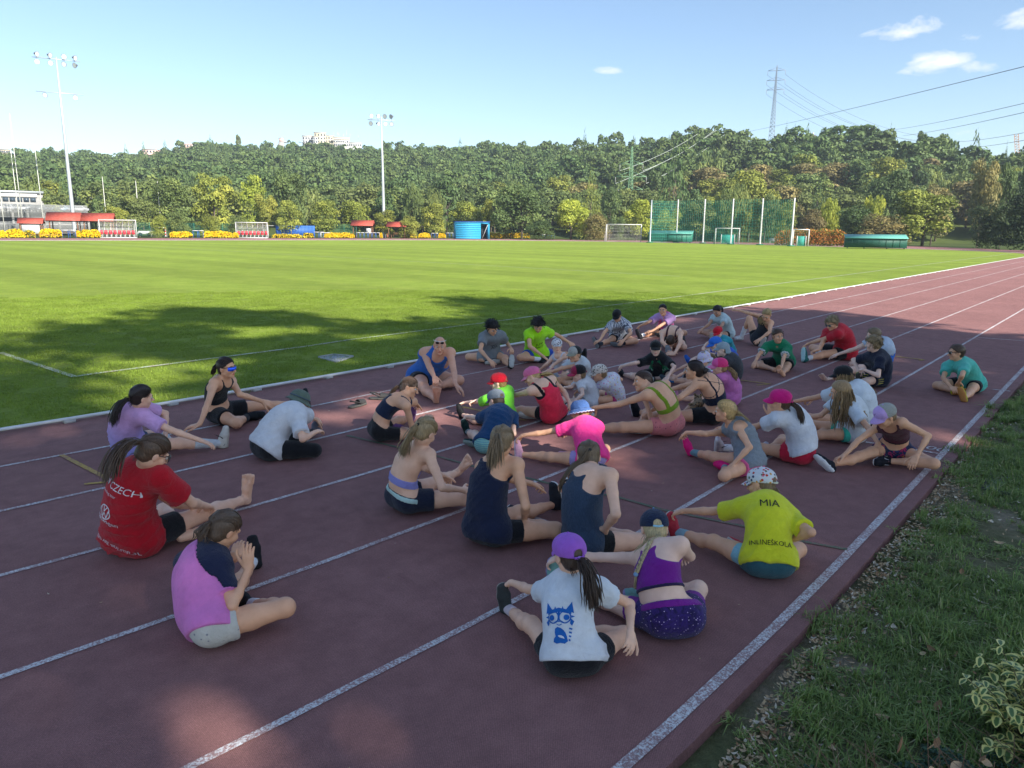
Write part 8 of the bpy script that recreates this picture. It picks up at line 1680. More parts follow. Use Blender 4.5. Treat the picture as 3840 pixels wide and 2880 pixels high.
'greyblack': dict(s=1.368, st='R', face=(-0.98,0.178,-0.087), J=dict(P=(3.407,-2.834,0.092), HL=(3.374,-2.893,0.092), HR=(3.438,-2.776,0.092), KL=(3.05,-2.971,0.074), KR=(3.106,-2.699,0.084), AL=(3.191,-2.672,0.044), AR=(3.36,-2.522,0.046), TL=(3.228,-2.518,0.062), TR=(3.212,-2.469,0.152), N=(3.196,-2.958,0.358), SL=(3.168,-3.07,0.342), SR=(3.217,-2.8,0.304), EL=(3.085,-2.854,0.293), ER=(3.015,-2.713,0.232), WL=(2.98,-2.698,0.234), WR=(2.954,-2.542,0.164), Hd=(3.102,-2.958,0.478))),
'maroonkid': dict(s=1.137, st='L', face=(-0.613,0.762,-0.208), J=dict(P=(2.411,-3.699,0.074), HL=(2.362,-3.726,0.075), HR=(2.459,-3.671,0.075), KL=(2.221,-3.486,0.067), KR=(2.537,-3.406,0.062), AL=(2.389,-3.269,0.062), AR=(2.279,-3.5,0.037), TL=(2.261,-3.273,0.135), TR=(2.15,-3.519,0.052), N=(2.318,-3.626,0.331), SL=(2.224,-3.681,0.305), SR=(2.382,-3.514,0.268), EL=(2.094,-3.796,0.226), ER=(2.198,-3.56,0.261), WL=(1.947,-3.778,0.163), WR=(2.271,-3.421,0.225), Hd=(2.237,-3.626,0.429))),
'leopard': dict(s=1.215, st='L', face=(-0.587,0.782,-0.208), J=dict(P=(2.765,-3.824,0.081), HL=(2.715,-3.858,0.081), HR=(2.814,-3.791,0.081), KL=(2.426,-3.824,0.104), KR=(2.896,-3.51,0.066), AL=(2.452,-3.54,0.04), AR=(2.623,-3.619,0.039), TL=(2.417,-3.448,0.151), TR=(2.484,-3.638,0.055), N=(2.56,-3.809,0.337), SL=(2.466,-3.847,0.289), SR=(2.704,-3.815,0.349), EL=(2.494,-3.649,0.247), ER=(2.898,-3.811,0.283), WL=(2.408,-3.516,0.18), WR=(2.798,-3.664,0.248), Hd=(2.462,-3.771,0.422))),
'airboy': dict(s=1.650, st='L', face=(-0.197,-0.825,-0.53), J=dict(P=(3.882,-0.808,0.112), HL=(3.953,-0.769,0.112), HR=(3.811,-0.848,0.113), KL=(3.819,-1.13,0.115), KR=(3.692,-0.48,0.077), AL=(3.59,-1.431,0.06), AR=(3.721,-0.881,0.051), TL=(3.69,-1.39,0.24), TR=(3.811,-1.059,0.06), N=(3.678,-0.993,0.49), SL=(3.84,-1.041,0.454), SR=(3.514,-0.955,0.464), EL=(4.067,-0.947,0.324), ER=(3.322,-1.067,0.295), WL=(3.957,-1.141,0.254), WR=(3.284,-1.271,0.183), Hd=(3.571,-1.086,0.609))),
'neonboy': dict(s=1.663, st='L', face=(-0.56,-0.523,-0.643), J=dict(P=(4.475,-1.243,0.112), HL=(4.532,-1.301,0.113), HR=(4.418,-1.185,0.112), KL=(4.927,-1.35,0.065), KR=(4.024,-1.275,0.117), AL=(5.089,-1.708,0.06), AR=(4.398,-1.385,0.051), TL=(5.018,-1.828,0.199), TR=(4.588,-1.4,0.071), N=(4.31,-1.379,0.509), SL=(4.485,-1.413,0.499), SR=(4.153,-1.328,0.484), EL=(4.755,-1.436,0.418), ER=(3.988,-1.488,0.322), WL=(4.915,-1.562,0.291), WR=(4.081,-1.674,0.179), Hd=(4.205,-1.475,0.629))),
'scribble': dict(s=1.563, st='R', face=(-0.868,-0.261,-0.423), J=dict(P=(7.104,-1.156,0.107), HL=(7.148,-1.219,0.107), HR=(7.061,-1.093,0.107), KL=(7.007,-1.568,0.086), KR=(6.697,-1.201,0.084), AL=(6.664,-1.439,0.057), AR=(6.328,-1.204,0.056), TL=(6.546,-1.3,0.064), TR=(6.25,-1.125,0.2), N=(6.82,-1.311,0.438), SL=(6.923,-1.429,0.383), SR=(6.679,-1.228,0.379), EL=(6.768,-1.606,0.259), ER=(6.437,-1.251,0.272), WL=(6.576,-1.576,0.149), WR=(6.251,-1.287,0.153), Hd=(6.702,-1.337,0.563))),
'pinkjersey': dict(s=1.614, st='R', face=(-0.946,-0.313,-0.087), J=dict(P=(8.622,-1.295,0.109), HL=(8.633,-1.373,0.109), HR=(8.61,-1.217,0.109), KL=(8.558,-1.76,0.106), KR=(8.22,-1.165,0.078), AL=(8.334,-1.416,0.053), AR=(7.837,-1.191,0.057), TL=(8.22,-1.256,0.072), TR=(7.731,-1.143,0.205), N=(8.34,-1.426,0.417), SL=(8.359,-1.575,0.393), SR=(8.328,-1.25,0.384), EL=(8.141,-1.472,0.276), ER=(8.072,-1.201,0.309), WL=(7.958,-1.381,0.167), WR=(8.145,-1.003,0.222), Hd=(8.232,-1.428,0.562))),
'folded': dict(s=1.790, st='R', face=(-0.229,-0.12,-0.966), J=dict(P=(7.363,-2.162,0.123), HL=(7.401,-2.241,0.123), HR=(7.326,-2.083,0.123), KL=(7.049,-2.521,0.074), KR=(6.93,-2.297,0.099), AL=(7.232,-2.146,0.057), AR=(6.52,-2.525,0.026), TL=(7.032,-2.109,0.081), TR=(6.379,-2.554,0.193), N=(6.877,-2.371,0.337), SL=(6.818,-2.561,0.339), SR=(6.843,-2.204,0.317), EL=(6.573,-2.698,0.209), ER=(6.588,-2.343,0.204), WL=(6.372,-2.7,0.041), WR=(6.583,-2.554,0.026), Hd=(6.742,-2.423,0.201))),
'jersey10': dict(s=1.346, st='R', face=(-0.861,-0.506,-0.052), J=dict(P=(4.485,-3.475,0.092), HL=(4.53,-3.523,0.092), HR=(4.438,-3.427,0.092), KL=(4.322,-3.784,0.088), KR=(4.127,-3.268,0.072), AL=(4.303,-3.477,0.043), AR=(4.28,-2.999,0.037), TL=(4.172,-3.557,0.062), TR=(4.161,-2.979,0.146), N=(4.245,-3.54,0.368), SL=(4.296,-3.683,0.315), SR=(4.201,-3.422,0.307), EL=(4.166,-3.865,0.281), ER=(3.987,-3.351,0.289), WL=(4.007,-3.868,0.174), WR=(3.947,-3.173,0.229), Hd=(4.175,-3.559,0.499))),
}
# ---------------------------------------------------------------- who wears what
def cat_shape(size):
 """blue stencil of a round-eyed striped cat"""
 me = bpy.data.meshes.new('stencil'); bm = bmesh.new()
 def poly(P): 
  vs = [bm.verts.new((x*size, y*size, 0)) for x, y in P]; bm.faces.new(vs)
 def ring(cx, cy, r0, r1, n=18, a0=0, a1=2*PI, sq=1.0):
  for i in range(n):
   a, b = a0+(a1-a0)*i/n, a0+(a1-a0)*(i+1)/n
   poly([(cx+r*math.cos(t), cy+r*math.sin(t)*sq) for r, t in ((r0, a), (r1, a), (r1, b), (r0, b))])
 for g in (-1, 1):
  poly([(g*.17, .30), (g*.36, .22), (g*.33, .50)]); poly([(g*.06, .30), (g*.10, .40), (g*.14, .29)])
  ring(g*.15, .13, .125, .155); poly([(g*.19+.07*math.cos(a), .12+.07*math.sin(a)) for a in np.linspace(0, 2*PI, 14)[:-1]])
  poly([(g*.30, .17), (g*.38, .14), (g*.31, .11)]); poly([(g*.29, .09), (g*.36, .02), (g*.31, -.08), (g*.27, -.02)])
 poly([(-.34, .24), (-.17, .31), (0, .29), (.17, .31), (.34, .24), (.30, .29), (0, .36), (-.30, .29)])
 poly([(-.30, .20), (0, .26), (.30, .20), (.31, .26), (0, .31), (-.31, .26)]); poly([(-.03, .26), (.03, .26), (.02, .06), (-.02, .06)])
 ring(0, .02, .07, .09, 8, PI*1.2, PI*1.8); poly([(-.20, -.02), (-.06, .05), (.06, .05), (.18, -.02), (.06, .02), (-.06, .02)])
 body = [(-.12, -.14), (-.05, -.10), (.04, -.13), (.10, -.18), (.14, -.24), (.17, -.33), (.19, -.44), (.10, -.50), (0, -.48), (-.10, -.50), (-.18, -.46), (-.17, -.38), (-.11, -.32), (-.13, -.24)]
 poly(body)
 for i in range(4): poly([(.24-.01*i, -.12-.09*i), (.31-.02*i, -.14-.09*i), (.30-.02*i, -.18-.09*i), (.23-.01*i, -.16-.09*i)])
 bmesh.ops.triangulate(bm, faces=bm.faces); bm.to_mesh(me); bm.free(); return me
def roundel(size):
 """ring with a V above a W"""
 me = bpy.data.meshes.new('roundel'); bm = bmesh.new()
 def poly(P): bm.faces.new([bm.verts.new((x*size, y*size, 0)) for x, y in P])
 for i in range(28):
  a, b = 2*PI*i/28, 2*PI*(i+1)/28; poly([(r*math.cos(t), r*math.sin(t)) for r, t in ((.43, a), (.5, a), (.5, b), (.43, b))])
 w = .035
 def bar(a, b):
  d = nrm(np.array(b)-np.array(a)); n = np.array((-d[1], d[0]))*w; poly([tuple(np.array(a)+n), tuple(np.array(a)-n), tuple(np.array(b)-n), tuple(np.array(b)+n)])
 bar((-.17, .40), (0, .07)); bar((.17, .40), (0, .07)); bar((-.36, .22), (-.17, -.36)); bar((-.17, -.36), (0, .02)); bar((0, .02), (.17, -.36)); bar((.17, -.36), (.36, .22))
 bm.to_mesh(me); bm.free(); return me
def swoosh(size):
 me = bpy.data.meshes.new('tick'); bm = bmesh.new(); T = np.linspace(0, 1, 12); lo = []; up = []
 for t in T:
  x = -.5+t; y = .10*math.cos(0)+.55*(t-.22)**2*1.0-.12; th = .15*math.sin(PI*min(1, t*1.0))**.7*(1-t)**.8
  lo.append((x*size, (y-th)*size, 0)); up.append((x*size, (y+th*.3)*size, 0))
 for i in range(11): bm.faces.new([bm.verts.new(p) for p in (lo[i], lo[i+1], up[i+1], up[i])])
 bm.to_mesh(me); bm.free(); return me
BLK, NVY, WHT = '#17181b', '#1b2440', '#d8dade'
SPEC = {
'lilac': dict(label='girl in lilac ombre shirt and cream trainers, leftmost of the group', w=.92, skin='fair', top=('tee', '#d7a6d6', dict(pat='gradient', c2='#8f96dd', loose=.017, sl=.72)), bot=('shorts', '#3c5878', {}), hair='pony', haircol='#2b1f1b', ponylen=.30, tie=(.0, -.098, -.02), tiecol='#c9a7a0', shoe=('#cfc9bd', '#b8ada0', '#e8e4dc'), swoosh='LR', swc='#22231f', sock=('#c9cdd0', .15, '#6fb3ae')),
'visor': dict(label='girl in black crop top and blue mirrored sunglasses, leaning back on one hand', w=.86, skin='tan', top=('bra', BLK, dict(back='racer', low=.36, up=.68)), bot=('shorts', '#141519', dict(ln=.5)), hair='pony', haircol='#33241c', ponylen=.16, glasses=('visor', '#15161a', '#1560ff'), shoe=('#1e2226', '#20262a'), sock=('#15161a', .09), handR=(-.75, .3, -.1)),
'bucket': dict(label='person in white shirt, long black tights and green bucket hat', w=1.12, skin='fair', top=('tee', WHT, dict(loose=.022, sl=.72, hem=-.1)), bot=('long', '#121318', {}), hair='short', haircol='#3a2b22', hat=('bucket', '#5f6f62', dict(band='#47586a')), bare='', shoe=('#7d8496', '#7d8496'), sock=('#7d8496', .1)),
'redtee': dict(label='barefoot girl in red running shirt with white print, long brown ponytail', w=.86, skin='fair', top=('tee', '#b80f22', dict(loose=.022, sl=.66, hem=-.2)), bot=('shorts', '#15171c', dict(ln=.5)), hair='pony', haircol='#5b4636', ponylen=.36, tie=(0, -.095, .035), tiecol='#7fa3a8', bare='LR', glasses=('round', '#2a2a2a', '#555555'),
  print=[('RUN CZECH', 0, .80, .058, '#e6e6ea', 'back', .0), ('Volkswagen', 0, .33, .042, '#e6e6ea'), ('', 0, .47, .10, '#e6e6ea', 'back', 0, roundel), ('RUNNERS ARE BEAUTIFUL', 0, -.035, .034, '#e6e6ea', 'back', .012), ('running tour', .01, .71, .026, '#e6e6ea')]),
'raglan': dict(label='girl in pink shirt with navy sleeves, nearest on the left', w=.98, skin='tan', top=('tee', '#dc7fc4', dict(raglan='#1a2240', loose=.02, sl=.70, hem=-.2, neck=.052)), bot=('shorts', '#c9c7bd', dict(pat='spots', c2='#8d8f94', ln=.30)), hair='pony', haircol='#5f4c3c', ponylen=.12, wave=.007, tie=(0, -.095, .01), tiecol='#ff2f80', pspread=.03, shoe=('#1c1d20', '#1c1d20', '#17181b'), sock=('#e6e6e6', .05), handL=(.5, .5, .5), handR=(.1, .1, 1)),
'coach': dict(label='bald man in blue running vest, sunglasses on his head, touching his foot', w=1.12, skin='man', top=('tank', '#2c66b5', dict(back='wide', loose=1, low=-.1, up=.68, scoop=.043)), bot=('shorts', '#1a1b20', dict(ln=.45)), hair='bald', haircol='#7a6a5a', glasses=('up', '#d9d9d9', '#1a1a1a'), bare='LR', flatR=0, handL=(.3, -.5, -.5)),
'navycrop': dict(label='girl in navy crop top with messy brown ponytail, looking back over her shoulder', w=.84, skin='tan', top=('bra', '#1b2742', dict(back='racer', low=.40, up=.72)), bot=('tight', BLK, dict(ln=.5)), hair='pony', haircol='#6a5444', fringe=1, ponylen=.2, tie=(0, -.095, -.02), shoe=('#6d4a80', '#d5d0d8', '#ffffff')),
'tiedye': dict(label='barefoot blonde girl in lilac bikini top and navy shorts with pale waistband', w=.86, skin='fair', top=('bikini', '#8f8fd0', dict(back='halter', low=.30, up=.44)), bot=('shorts', '#1c2338', dict(ln=.40, waist='#b9d8d2', top=.16)), hair='pony', haircol='#9d8762', ponylen=.30, ponyend=(-.09, .10, .26), bare='LR', tiecol='#2a2a2a'),
'navytank': dict(label='girl in navy tank top with straight ponytail, seen from behind', w=.90, skin='tan', top=('tank', '#18213c', dict(back='racer', loose=1, low=-.16, up=.66)), bot=('tight', '#14151a', {}), hair='pony', haircol='#8a7355', ponylen=.27, pspread=.05, tiecol='#c9b48f', shoe=('#2c3038', '#e0e0e0')),
'slatetank': dict(label='girl in slate blue racerback top, hair over one shoulder, seen from behind', w=.90, skin='fair', top=('tank', '#2c3e55', dict(back='racer', loose=1, low=-.14, up=.66, pat='heather', c2='#3d5068')), bot=('tight', BLK, {}), hair='pony', haircol='#6e5a42', ponylen=.34, ponyend=(-.16, .06, .28), bare='', shoe=('#3b3f45', '#dcdcdc'), sock=('#e8e8e8', .05)),
'cat': dict(label='small girl in white shirt with blue cat print and purple cap', w=.95, skin='fair', top=('tee', '#dfe4ea', dict(loose=.015, sl=.42, hem=-.06)), bot=('shorts', '#14151a', dict(loose=.008, ln=.45)), hair='pony', haircol='#4a382c', ponylen=.27, wave=.004, tie=(0, -.108, -.002), tiecol='#b48ad6', hat=('cap', '#a763cf', {}), shoe=('#3c403f', '#97938a', '#555555'), sock=('#d9c9cf', .06), print=[('', 0, .40, .185, '#1c66b8', 'back', 0, cat_shape)]),
'purple': dict(label='girl in purple sports bra and navy trucker cap with blonde braid', w=.98, skin='light', top=('bra', '#7a1f8f', dict(back='racer', low=.38, up=.64, band='#2a1f4a', pat=None)), bot=('shorts', '#1d1640', dict(pat='galaxy', c2='#3a2470', waist='#7a1f8f', ln=.34, under='#7a1f8f')), hair='braid', haircol='#c4b184', ponylen=.24, tie=(0, -.100, -.035), hat=('cap', '#4fa9d8', dict(mesh='#16233d', meshc2='#2f4468', pat='heather', c2='#d89ad0', strap='#9ad0e6')), shoe=('#7fb3ae', '#9a8fb5', '#e0e0e0')),
'yellow': dict(label='child in yellow shirt reading MIA and white flowered cap', w=.98, skin='tan', top=('tee', '#d9dc2a', dict(loose=.018, sl=.66, hem=-.09, polo=1)), bot=('shorts', '#33606a', dict(ln=.22, under='#8ec3d0')), hair='braid', haircol='#7a6245', ponylen=.10, tie=(0, -.10, -.03), hat=('cap', '#dcdde0', dict(pat='floral', strap='#d9d9c4')), shoe=('#c23a48', '#c8c2bd', '#e8e8e8'), sock=('#8fb6c4', .07), print=[('MIA', 0, .79, .070, '#15161a', 'back', .02), ('INLINEŠKOLA', .0, .16, .040, '#15161a', 'back', .012)]),
'maroon': dict(label='girl in maroon sports bra and lilac trucker cap beside the outer white line', w=.84, skin='tan', top=('bra', '#521a2c', dict(back='wide', low=.36, up=.66, band='#15121a')), bot=('shorts', '#22294a', dict(pat='camo', c2='#35406e', ln=.28)), hair='short', haircol='#8a7355', hat=('cap', '#c9a6df', dict(mesh='#9a9a92', meshc2='#b8b8b0', hole=False, logo='#3a3040')), shoe=('#1a1d26', '#d8d8d8', '#c78aa0'), swoosh='L'),
'crimson': dict(label='girl in white shirt, crimson shorts and hot pink cap, hand at her mouth', w=.9, skin='tan', top=('tee', '#dcdfe6', dict(loose=.020, sl=.58, hem=.06)), bot=('shorts', '#c8203f', dict(ln=.44, waist='#c8203f', loose=.017)), hair='pony', haircol='#5a4433', ponylen=.22, tie=(0, -.10, -.015), hat=('cap', '#d3167a', {}), shoe=('#c9bcc4', '#d8d8d8', '#ffffff'), swoosh='LR', swc='#2a2a35', sock=('#e2e2ea', .08), handR=(.2, .1, 1)),
'greytank': dict(label='blonde girl in grey tank top with bright pink trainers', w=.94, skin='tan', top=('tank', '#7f8991', dict(back='wide', loose=1, low=-.15, up=.68, scoop=.045, pat='heather', c2='#919aa2')), bot=('shorts', '#e5669a', dict(ln=.28)), hair='pony', haircol='#b79c6a', ponylen=.13, tie=(0, -.100, .0), tiecol='#ff3d6e', shoe=('#f0257f', '#a9a39f', '#ff6fa8'), sock=('#6f98a0', .09)),
'longhair': dict(label='girl in white shirt and turquoise shorts with long loose wavy hair', w=.9, skin='tan', top=('tee', '#d5dde3', dict(loose=.018, sl=.66, hem=-.12)), bot=('shorts', '#3fc4ac', dict(ln=.36)), hair='loose', haircol='#9a7e58', ponylen=.34, wave=.010, bare='LR'),
'blackcap': dict(label='girl in white shirt and black cap behind the girl with turquoise shorts', w=.9, skin='tan', top=('tee', '#d5dde3', dict(loose=.018, sl=.5, hem=-.12)), bot=('shorts', '#15161a', {}), hair='loose', haircol='#94784f', ponylen=.24, hat=('cap', '#15161a', dict(logo='#eeeeee')), bare='LR'),
'navyboy': dict(label='curly fair-haired boy in navy shirt and shorts with yellow stripes', w=.98, skin='light', top=('tee', '#161d33', dict(loose=.018, sl=.62, hem=-.16)), bot=('shorts', '#161b2c', dict(ln=.7, stripes='#c9bb3a')), hair='mop', haircol='#86714f', shoe=('#55584f', '#a89f45')),
'blueboy': dict(label='boy in royal blue shirt with pale sleeves behind the boy in navy', w=.98, skin='light', top=('tee', '#1f63c0', dict(raglan='#b9c6d6', loose=.018, sl=.5)), bot=('shorts', '#15171d', {}), hair='short', haircol='#7d6a4e', bare='LR'),
'redboy': dict(label='boy in red shirt and black shorts with teal trainers', w=.98, skin='tan', top=('tee', '#c01e30', dict(loose=.016, sl=.60)), bot=('shorts', '#15161a', dict(ln=.55)), hair='mop', haircol='#8d7a58', glasses=('round', '#1c1c1c', '#666666'), shoe=('#2f6f6a', '#a9c8c4'), sock=('#e4e6ea', .09)),
'greenboy': dict(label='barefoot boy in green football shirt with white sleeve trims', w=.92, skin='tan', top=('tee', '#0e7a52', dict(loose=.020, sl=.66, trim='#dfe6e6')), bot=('shorts', '#15161a', dict(ln=.7)), hair='short', haircol='#4a3526', bare='LR', print=[('', -.07, .78, .035, '#e6e6e6', 'front', 0, swoosh)]),
'armup': dict(label='blonde girl in black tank top, one arm stretched out, one knee up', w=.9, skin='tan', top=('tank', '#22262e', dict(back='racer', low=-.05, up=.68)), bot=('tight', '#121318', dict(ln=.35)), hair='pony', haircol='#b39868', ponylen=.26, tie=(0, -.10, 0), ponyend=(.12, -.02, .26), shoe=('#c9cacc', '#b8b2aa', '#eeeeee'), sock=('#e6e8ec', .13)),
'mint': dict(label='boy in mint shirt and dark sunglasses, sitting alone at the right', w=.96, skin='tan', top=('tee', '#55bfae', dict(loose=.018, sl=.58)), bot=('shorts', '#15161a', dict(ln=.5)), hair='short', haircol='#4d3a28', glasses=('sun', '#111111', '#0c0c0e'), shoe=('#b8b32a', '#b3793f', '#b8b32a')),
'curlygirl': dict(label='girl with dark curly ponytail in pale shirt near the white kerb', w=.92, skin='brown', top=('tee', '#b9cdd0', dict(loose=.018, sl=.5)), bot=('tight', '#1a1a1e', {}), hair='pony', haircol='#231a18', ponylen=.22, wave=.012, pspread=.04, shoe=('#1d1f22', '#b5b3a8')),
'redcap': dict(label='child in bright red cap and teal shirt behind the blue cap', w=.95, skin='light', top=('tee', '#2f9aa6', {}), bot=('shorts', '#23262e', {}), hair='short', haircol='#7d6647', hat=('cap', '#c9142b', {}), shoe=('#333333', '#bbbbbb')),
'bluecap': dict(label='child in royal blue shirt, blue cap and blue trainers', w=1.0, skin='light', top=('tee', '#1f56c4', dict(hem=-.15)), bot=('shorts', '#2a4fb0', {}), hair='short', haircol='#7d6647', hat=('cap', '#2d6fd0', {}), shoe=('#2a5dae', '#b5ad98')),
'greycap': dict(label='child in dark grey shirt and pale grey cap with neck flap', w=.95, skin='light', top=('tee', '#3a3d42', {}), bot=('shorts', '#4a4d52', {}), hair='short', haircol='#8a7350', hat=('flap', '#8fa0a8', dict(hole=False, peak=.055)), shoe=('#55585c', '#bbbbbb')),
'whitehat': dict(label='child in white and lilac patterned bucket hat with blue socks', w=.95, skin='fair', top=('tee', '#c9cfdd', dict(pat='spots', c2='#8a7fb5')), bot=('shorts', '#5a6266', {}), hair='pony', haircol='#7d6647', hat=('bucket', '#cfc9dd', dict(pat='hearts')), shoe=('#3b4a55', '#6d7469'), sock=('#2278b8', .08)),
'pinktee': dict(label='girl in pink shirt and pink trucker cap with fair ponytail', w=.95, skin='fair', top=('tee', '#d078b8', dict(loose=.018)), bot=('shorts', '#8d5a80', {}), hair='pony', haircol='#a5875c', ponylen=.2, wave=.008, tie=(0, -.10, -.03), hat=('cap', '#e0589c', dict(mesh='#e02f74', meshc2='#f05a90', peakcol='#e47fae')), shoe=('#c98aa8', '#dddddd')),
'strappy': dict(label='dark-haired girl in navy bra with crossed back straps, black cycling shorts', w=.92, skin='tan', top=('bra', '#171e35', dict(back='cross', low=.36, up=.58)), bot=('tight', '#131419', dict(ln=.55)), hair='bun', haircol='#2c201c', tie=(0, -.09, .0), shoe=('#1a1c24', '#e3e3e3')),
'lime': dict(label='girl in lime green bikini top and salmon pink shorts reaching forward', w=.88, skin='tan', top=('bikini', '#7d9a1f', dict(back='straps', low=.44, up=.56, sx=.052, sw=.0055)), bot=('shorts', '#e08585', dict(pat='spots', c2='#a04a55', ln=.34, top=.22)), hair='pony', haircol='#47342a', ponylen=.26, wave=.012, pspread=.05, tie=(0, -.10, -.02), shoe=('#c9c9c9', '#dddddd')),
'hotpink': dict(label='child in neon pink shirt and frilled denim sun hat', w=.95, skin='tan', top=('tee', '#ff3f97', dict(loose=.016, sl=.42, hem=-.1)), bot=('shorts', '#a99ad0', dict(loose=.006, ln=.42)), hair='short', haircol='#8d7348', hat=('bucket', '#41639c', dict(frill='#b9bcd8', pat='heather', c2='#5b7cb5')), shoe=('#d6a3b8', '#c9c4c4', '#e8b8cc')),
'bluetee': dict(label='boy in petrol blue shirt and grey cap with dark green trainers', w=.98, skin='light', top=('tee', '#123e68', dict(loose=.018, sl=.55, hem=-.1)), bot=('shorts', '#6fa9b4', dict(ln=.35, pat='stripes', c2='#93c9b8')), hair='short', haircol='#5c4a35', hat=('cap', '#7e8790', {}), shoe=('#1e3a38', '#8d9a92', '#2c4a40'), sock=('#7f9498', .07)),
'neonkid': dict(label='child in neon green shirt and red cap with black trainers', w=.98, skin='light', top=('tee', '#7be03a', dict(loose=.016, sl=.45)), bot=('shorts', '#15161a', {}), hair='short', haircol='#a08455', hat=('cap', '#c9152a', {}), shoe=('#16171a', '#202124', '#1a1a1a')),
'coral': dict(label='blonde girl in coral red tank top over a black bra, pink cap', w=.96, skin='fair', top=('tank', '#f0304f', dict(back='racer', loose=1, low=-.14, up=.64, under='#17171b')), bot=('tight', '#17171b', dict(ln=.42)), hair='pony', haircol='#b89a62', ponylen=.26, tie=(0, -.10, -.02), hat=('cap', '#e0719c', dict(peakcol='#e88fb3')), shoe=('#c9c9c9', '#dddddd')),
'whitetank': dict(label='small child in white vest and white speckled cap facing the camera', w=.95, skin='fair', top=('tank', '#cfcfd8', dict(back='wide', low=-.1, up=.66)), bot=('shorts', '#c68aa0', {}), hair='short', haircol='#c0a878', hat=('cap', '#d8d8dc', dict(pat='leopard', c2='#cfd0d6', peak=.04)), shoe=('#7b7268', '#dddddd')),
'greyblack': dict(label='child in white shirt and cap with grey front and black back', w=.95, skin='tan', top=('tee', '#c9cfd2', dict(sl=.5)), bot=('shorts', '#6f8f80', {}), hair='short', haircol='#7d6647', hat=('cap', '#a8a9a2', dict(mesh='#17181c', meshc2='#2a2b30', logo='#b5452f', peakcol='#8e9080')), shoe=('#9aa0a8', '#dddddd'), sock=('#7a8fc0', .07)),
'maroonkid': dict(label='small child in white polo shirt and maroon and black cap', w=.95, skin='light', top=('tee', '#d3d6dc', dict(sl=.5, polo=1)), bot=('shorts', '#8d9098', {}), hair='short', haircol='#8a6f50', hat=('cap', '#9c2148', dict(mesh='#16161a', meshc2='#25252a', peakcol='#b5345c')), shoe=('#33353a', '#dddddd')),
'leopard': dict(label='small girl in leopard spotted cap and white shirt with pastel print', w=.95, skin='tan', top=('tee', '#d9d9e2', dict(pat='hearts', sl=.45)), bot=('shorts', '#c03f78', {}), hair='short', haircol='#8a6d48', hat=('cap', '#d9cfc4', dict(pat='leopard', c2='#d9cfc4', hole=False)), shoe=('#b9a8a8', '#dddddd')),
'airboy': dict(label='boy with black curls in grey shirt with dark tick emblem', w=.95, skin='tan', top=('tee', '#7d8489', dict(loose=.020, sl=.56)), bot=('shorts', '#8f9496', dict(ln=.55)), hair='curly', haircol='#191516', shoe=('#1a1b1e', '#b4b2aa', '#222222'), print=[('AIR', 0, .50, .075, '#25272c', 'front', .0), ('', 0, .66, .13, '#25272c', 'front', 0, swoosh)]),
'neonboy': dict(label='boy with dark curls in neon yellow shirt and blue shorts, arm stretched out', w=.95, skin='tan', top=('tee', '#a8ee1c', dict(loose=.020, sl=.50)), bot=('shorts', '#1c49ad', dict(ln=.5)), hair='curly', haircol='#1f1815', shoe=('#1a1b1e', '#2c2d30', '#222222'), sock=('#e2e4e8', .09), print=[('JUMP', 0, .52, .055, '#151a14', 'front', .01), ('SHOT', -.01, .40, .055, '#151a14', 'front', .01)]),
'scribble': dict(label='boy in black cap and white shirt covered in grey scribbles', w=.95, skin='tan', top=('tee', '#c3c9d3', dict(pat='scribble', c2='#4d5568', loose=.018, sl=.6)), bot=('shorts', '#15161a', {}), hair='short', haircol='#4a3828', hat=('cap', '#141518', dict(hole=False)), shoe=('#1a1c22', '#6d6f72', '#dddddd'), sock=('#1b2230', .08)),
'pinkjersey': dict(label='dark-haired girl in pink and lilac football shirt by the white kerb', w=.94, skin='tan', top=('tee', '#e05f98', dict(raglan='#b78fc4', loose=.018, sl=.66)), bot=('shorts', '#5a1f35', dict(ln=.4)), hair='pony', haircol='#2a1d1a', ponylen=.26, wave=.006, shoe=('#1a1c22', '#2a2a30', '#c98aa8'), sock=('#e2e4e8', .09)),
'folded': dict(label='girl folded right down over her leg, thin straps across her back', w=.92, skin='fair', top=('bra', '#4b2030', dict(back='straps', low=.36, up=.60, sx=.045, sw=.006)), bot=('shorts', '#15161a', {}), hair='braid', haircol='#4f3b2c', ponylen=.18, tie=(0, -.05, .10), shoe=('#2f3a3a', '#8b9096', '#2f8f7a')),
'jersey10': dict(label='boy in green and black football shirt numbered 10 and black cap', w=.95, skin='light', top=('tee', '#0f7a4c', dict(raglan='#15171a', loose=.018, sl=.68)), bot=('shorts', '#15161a', dict(ln=.5)), hair='short', haircol='#a0855a', hat=('cap', '#141518', dict(hole=False)), shoe=('#33363a', '#9fa39c', '#dddddd'), print=[('10', -.035, .68, .052, '#dfe6e6', 'front', .01), ('HAMAGU', 0, .34, .045, '#dfe6e6', 'front', .01)]),
}
FIGS = {}
for _k in SPEC: FIGS[_k] = Fig(_k, PEOPLE[_k], SPEC[_k]).build()
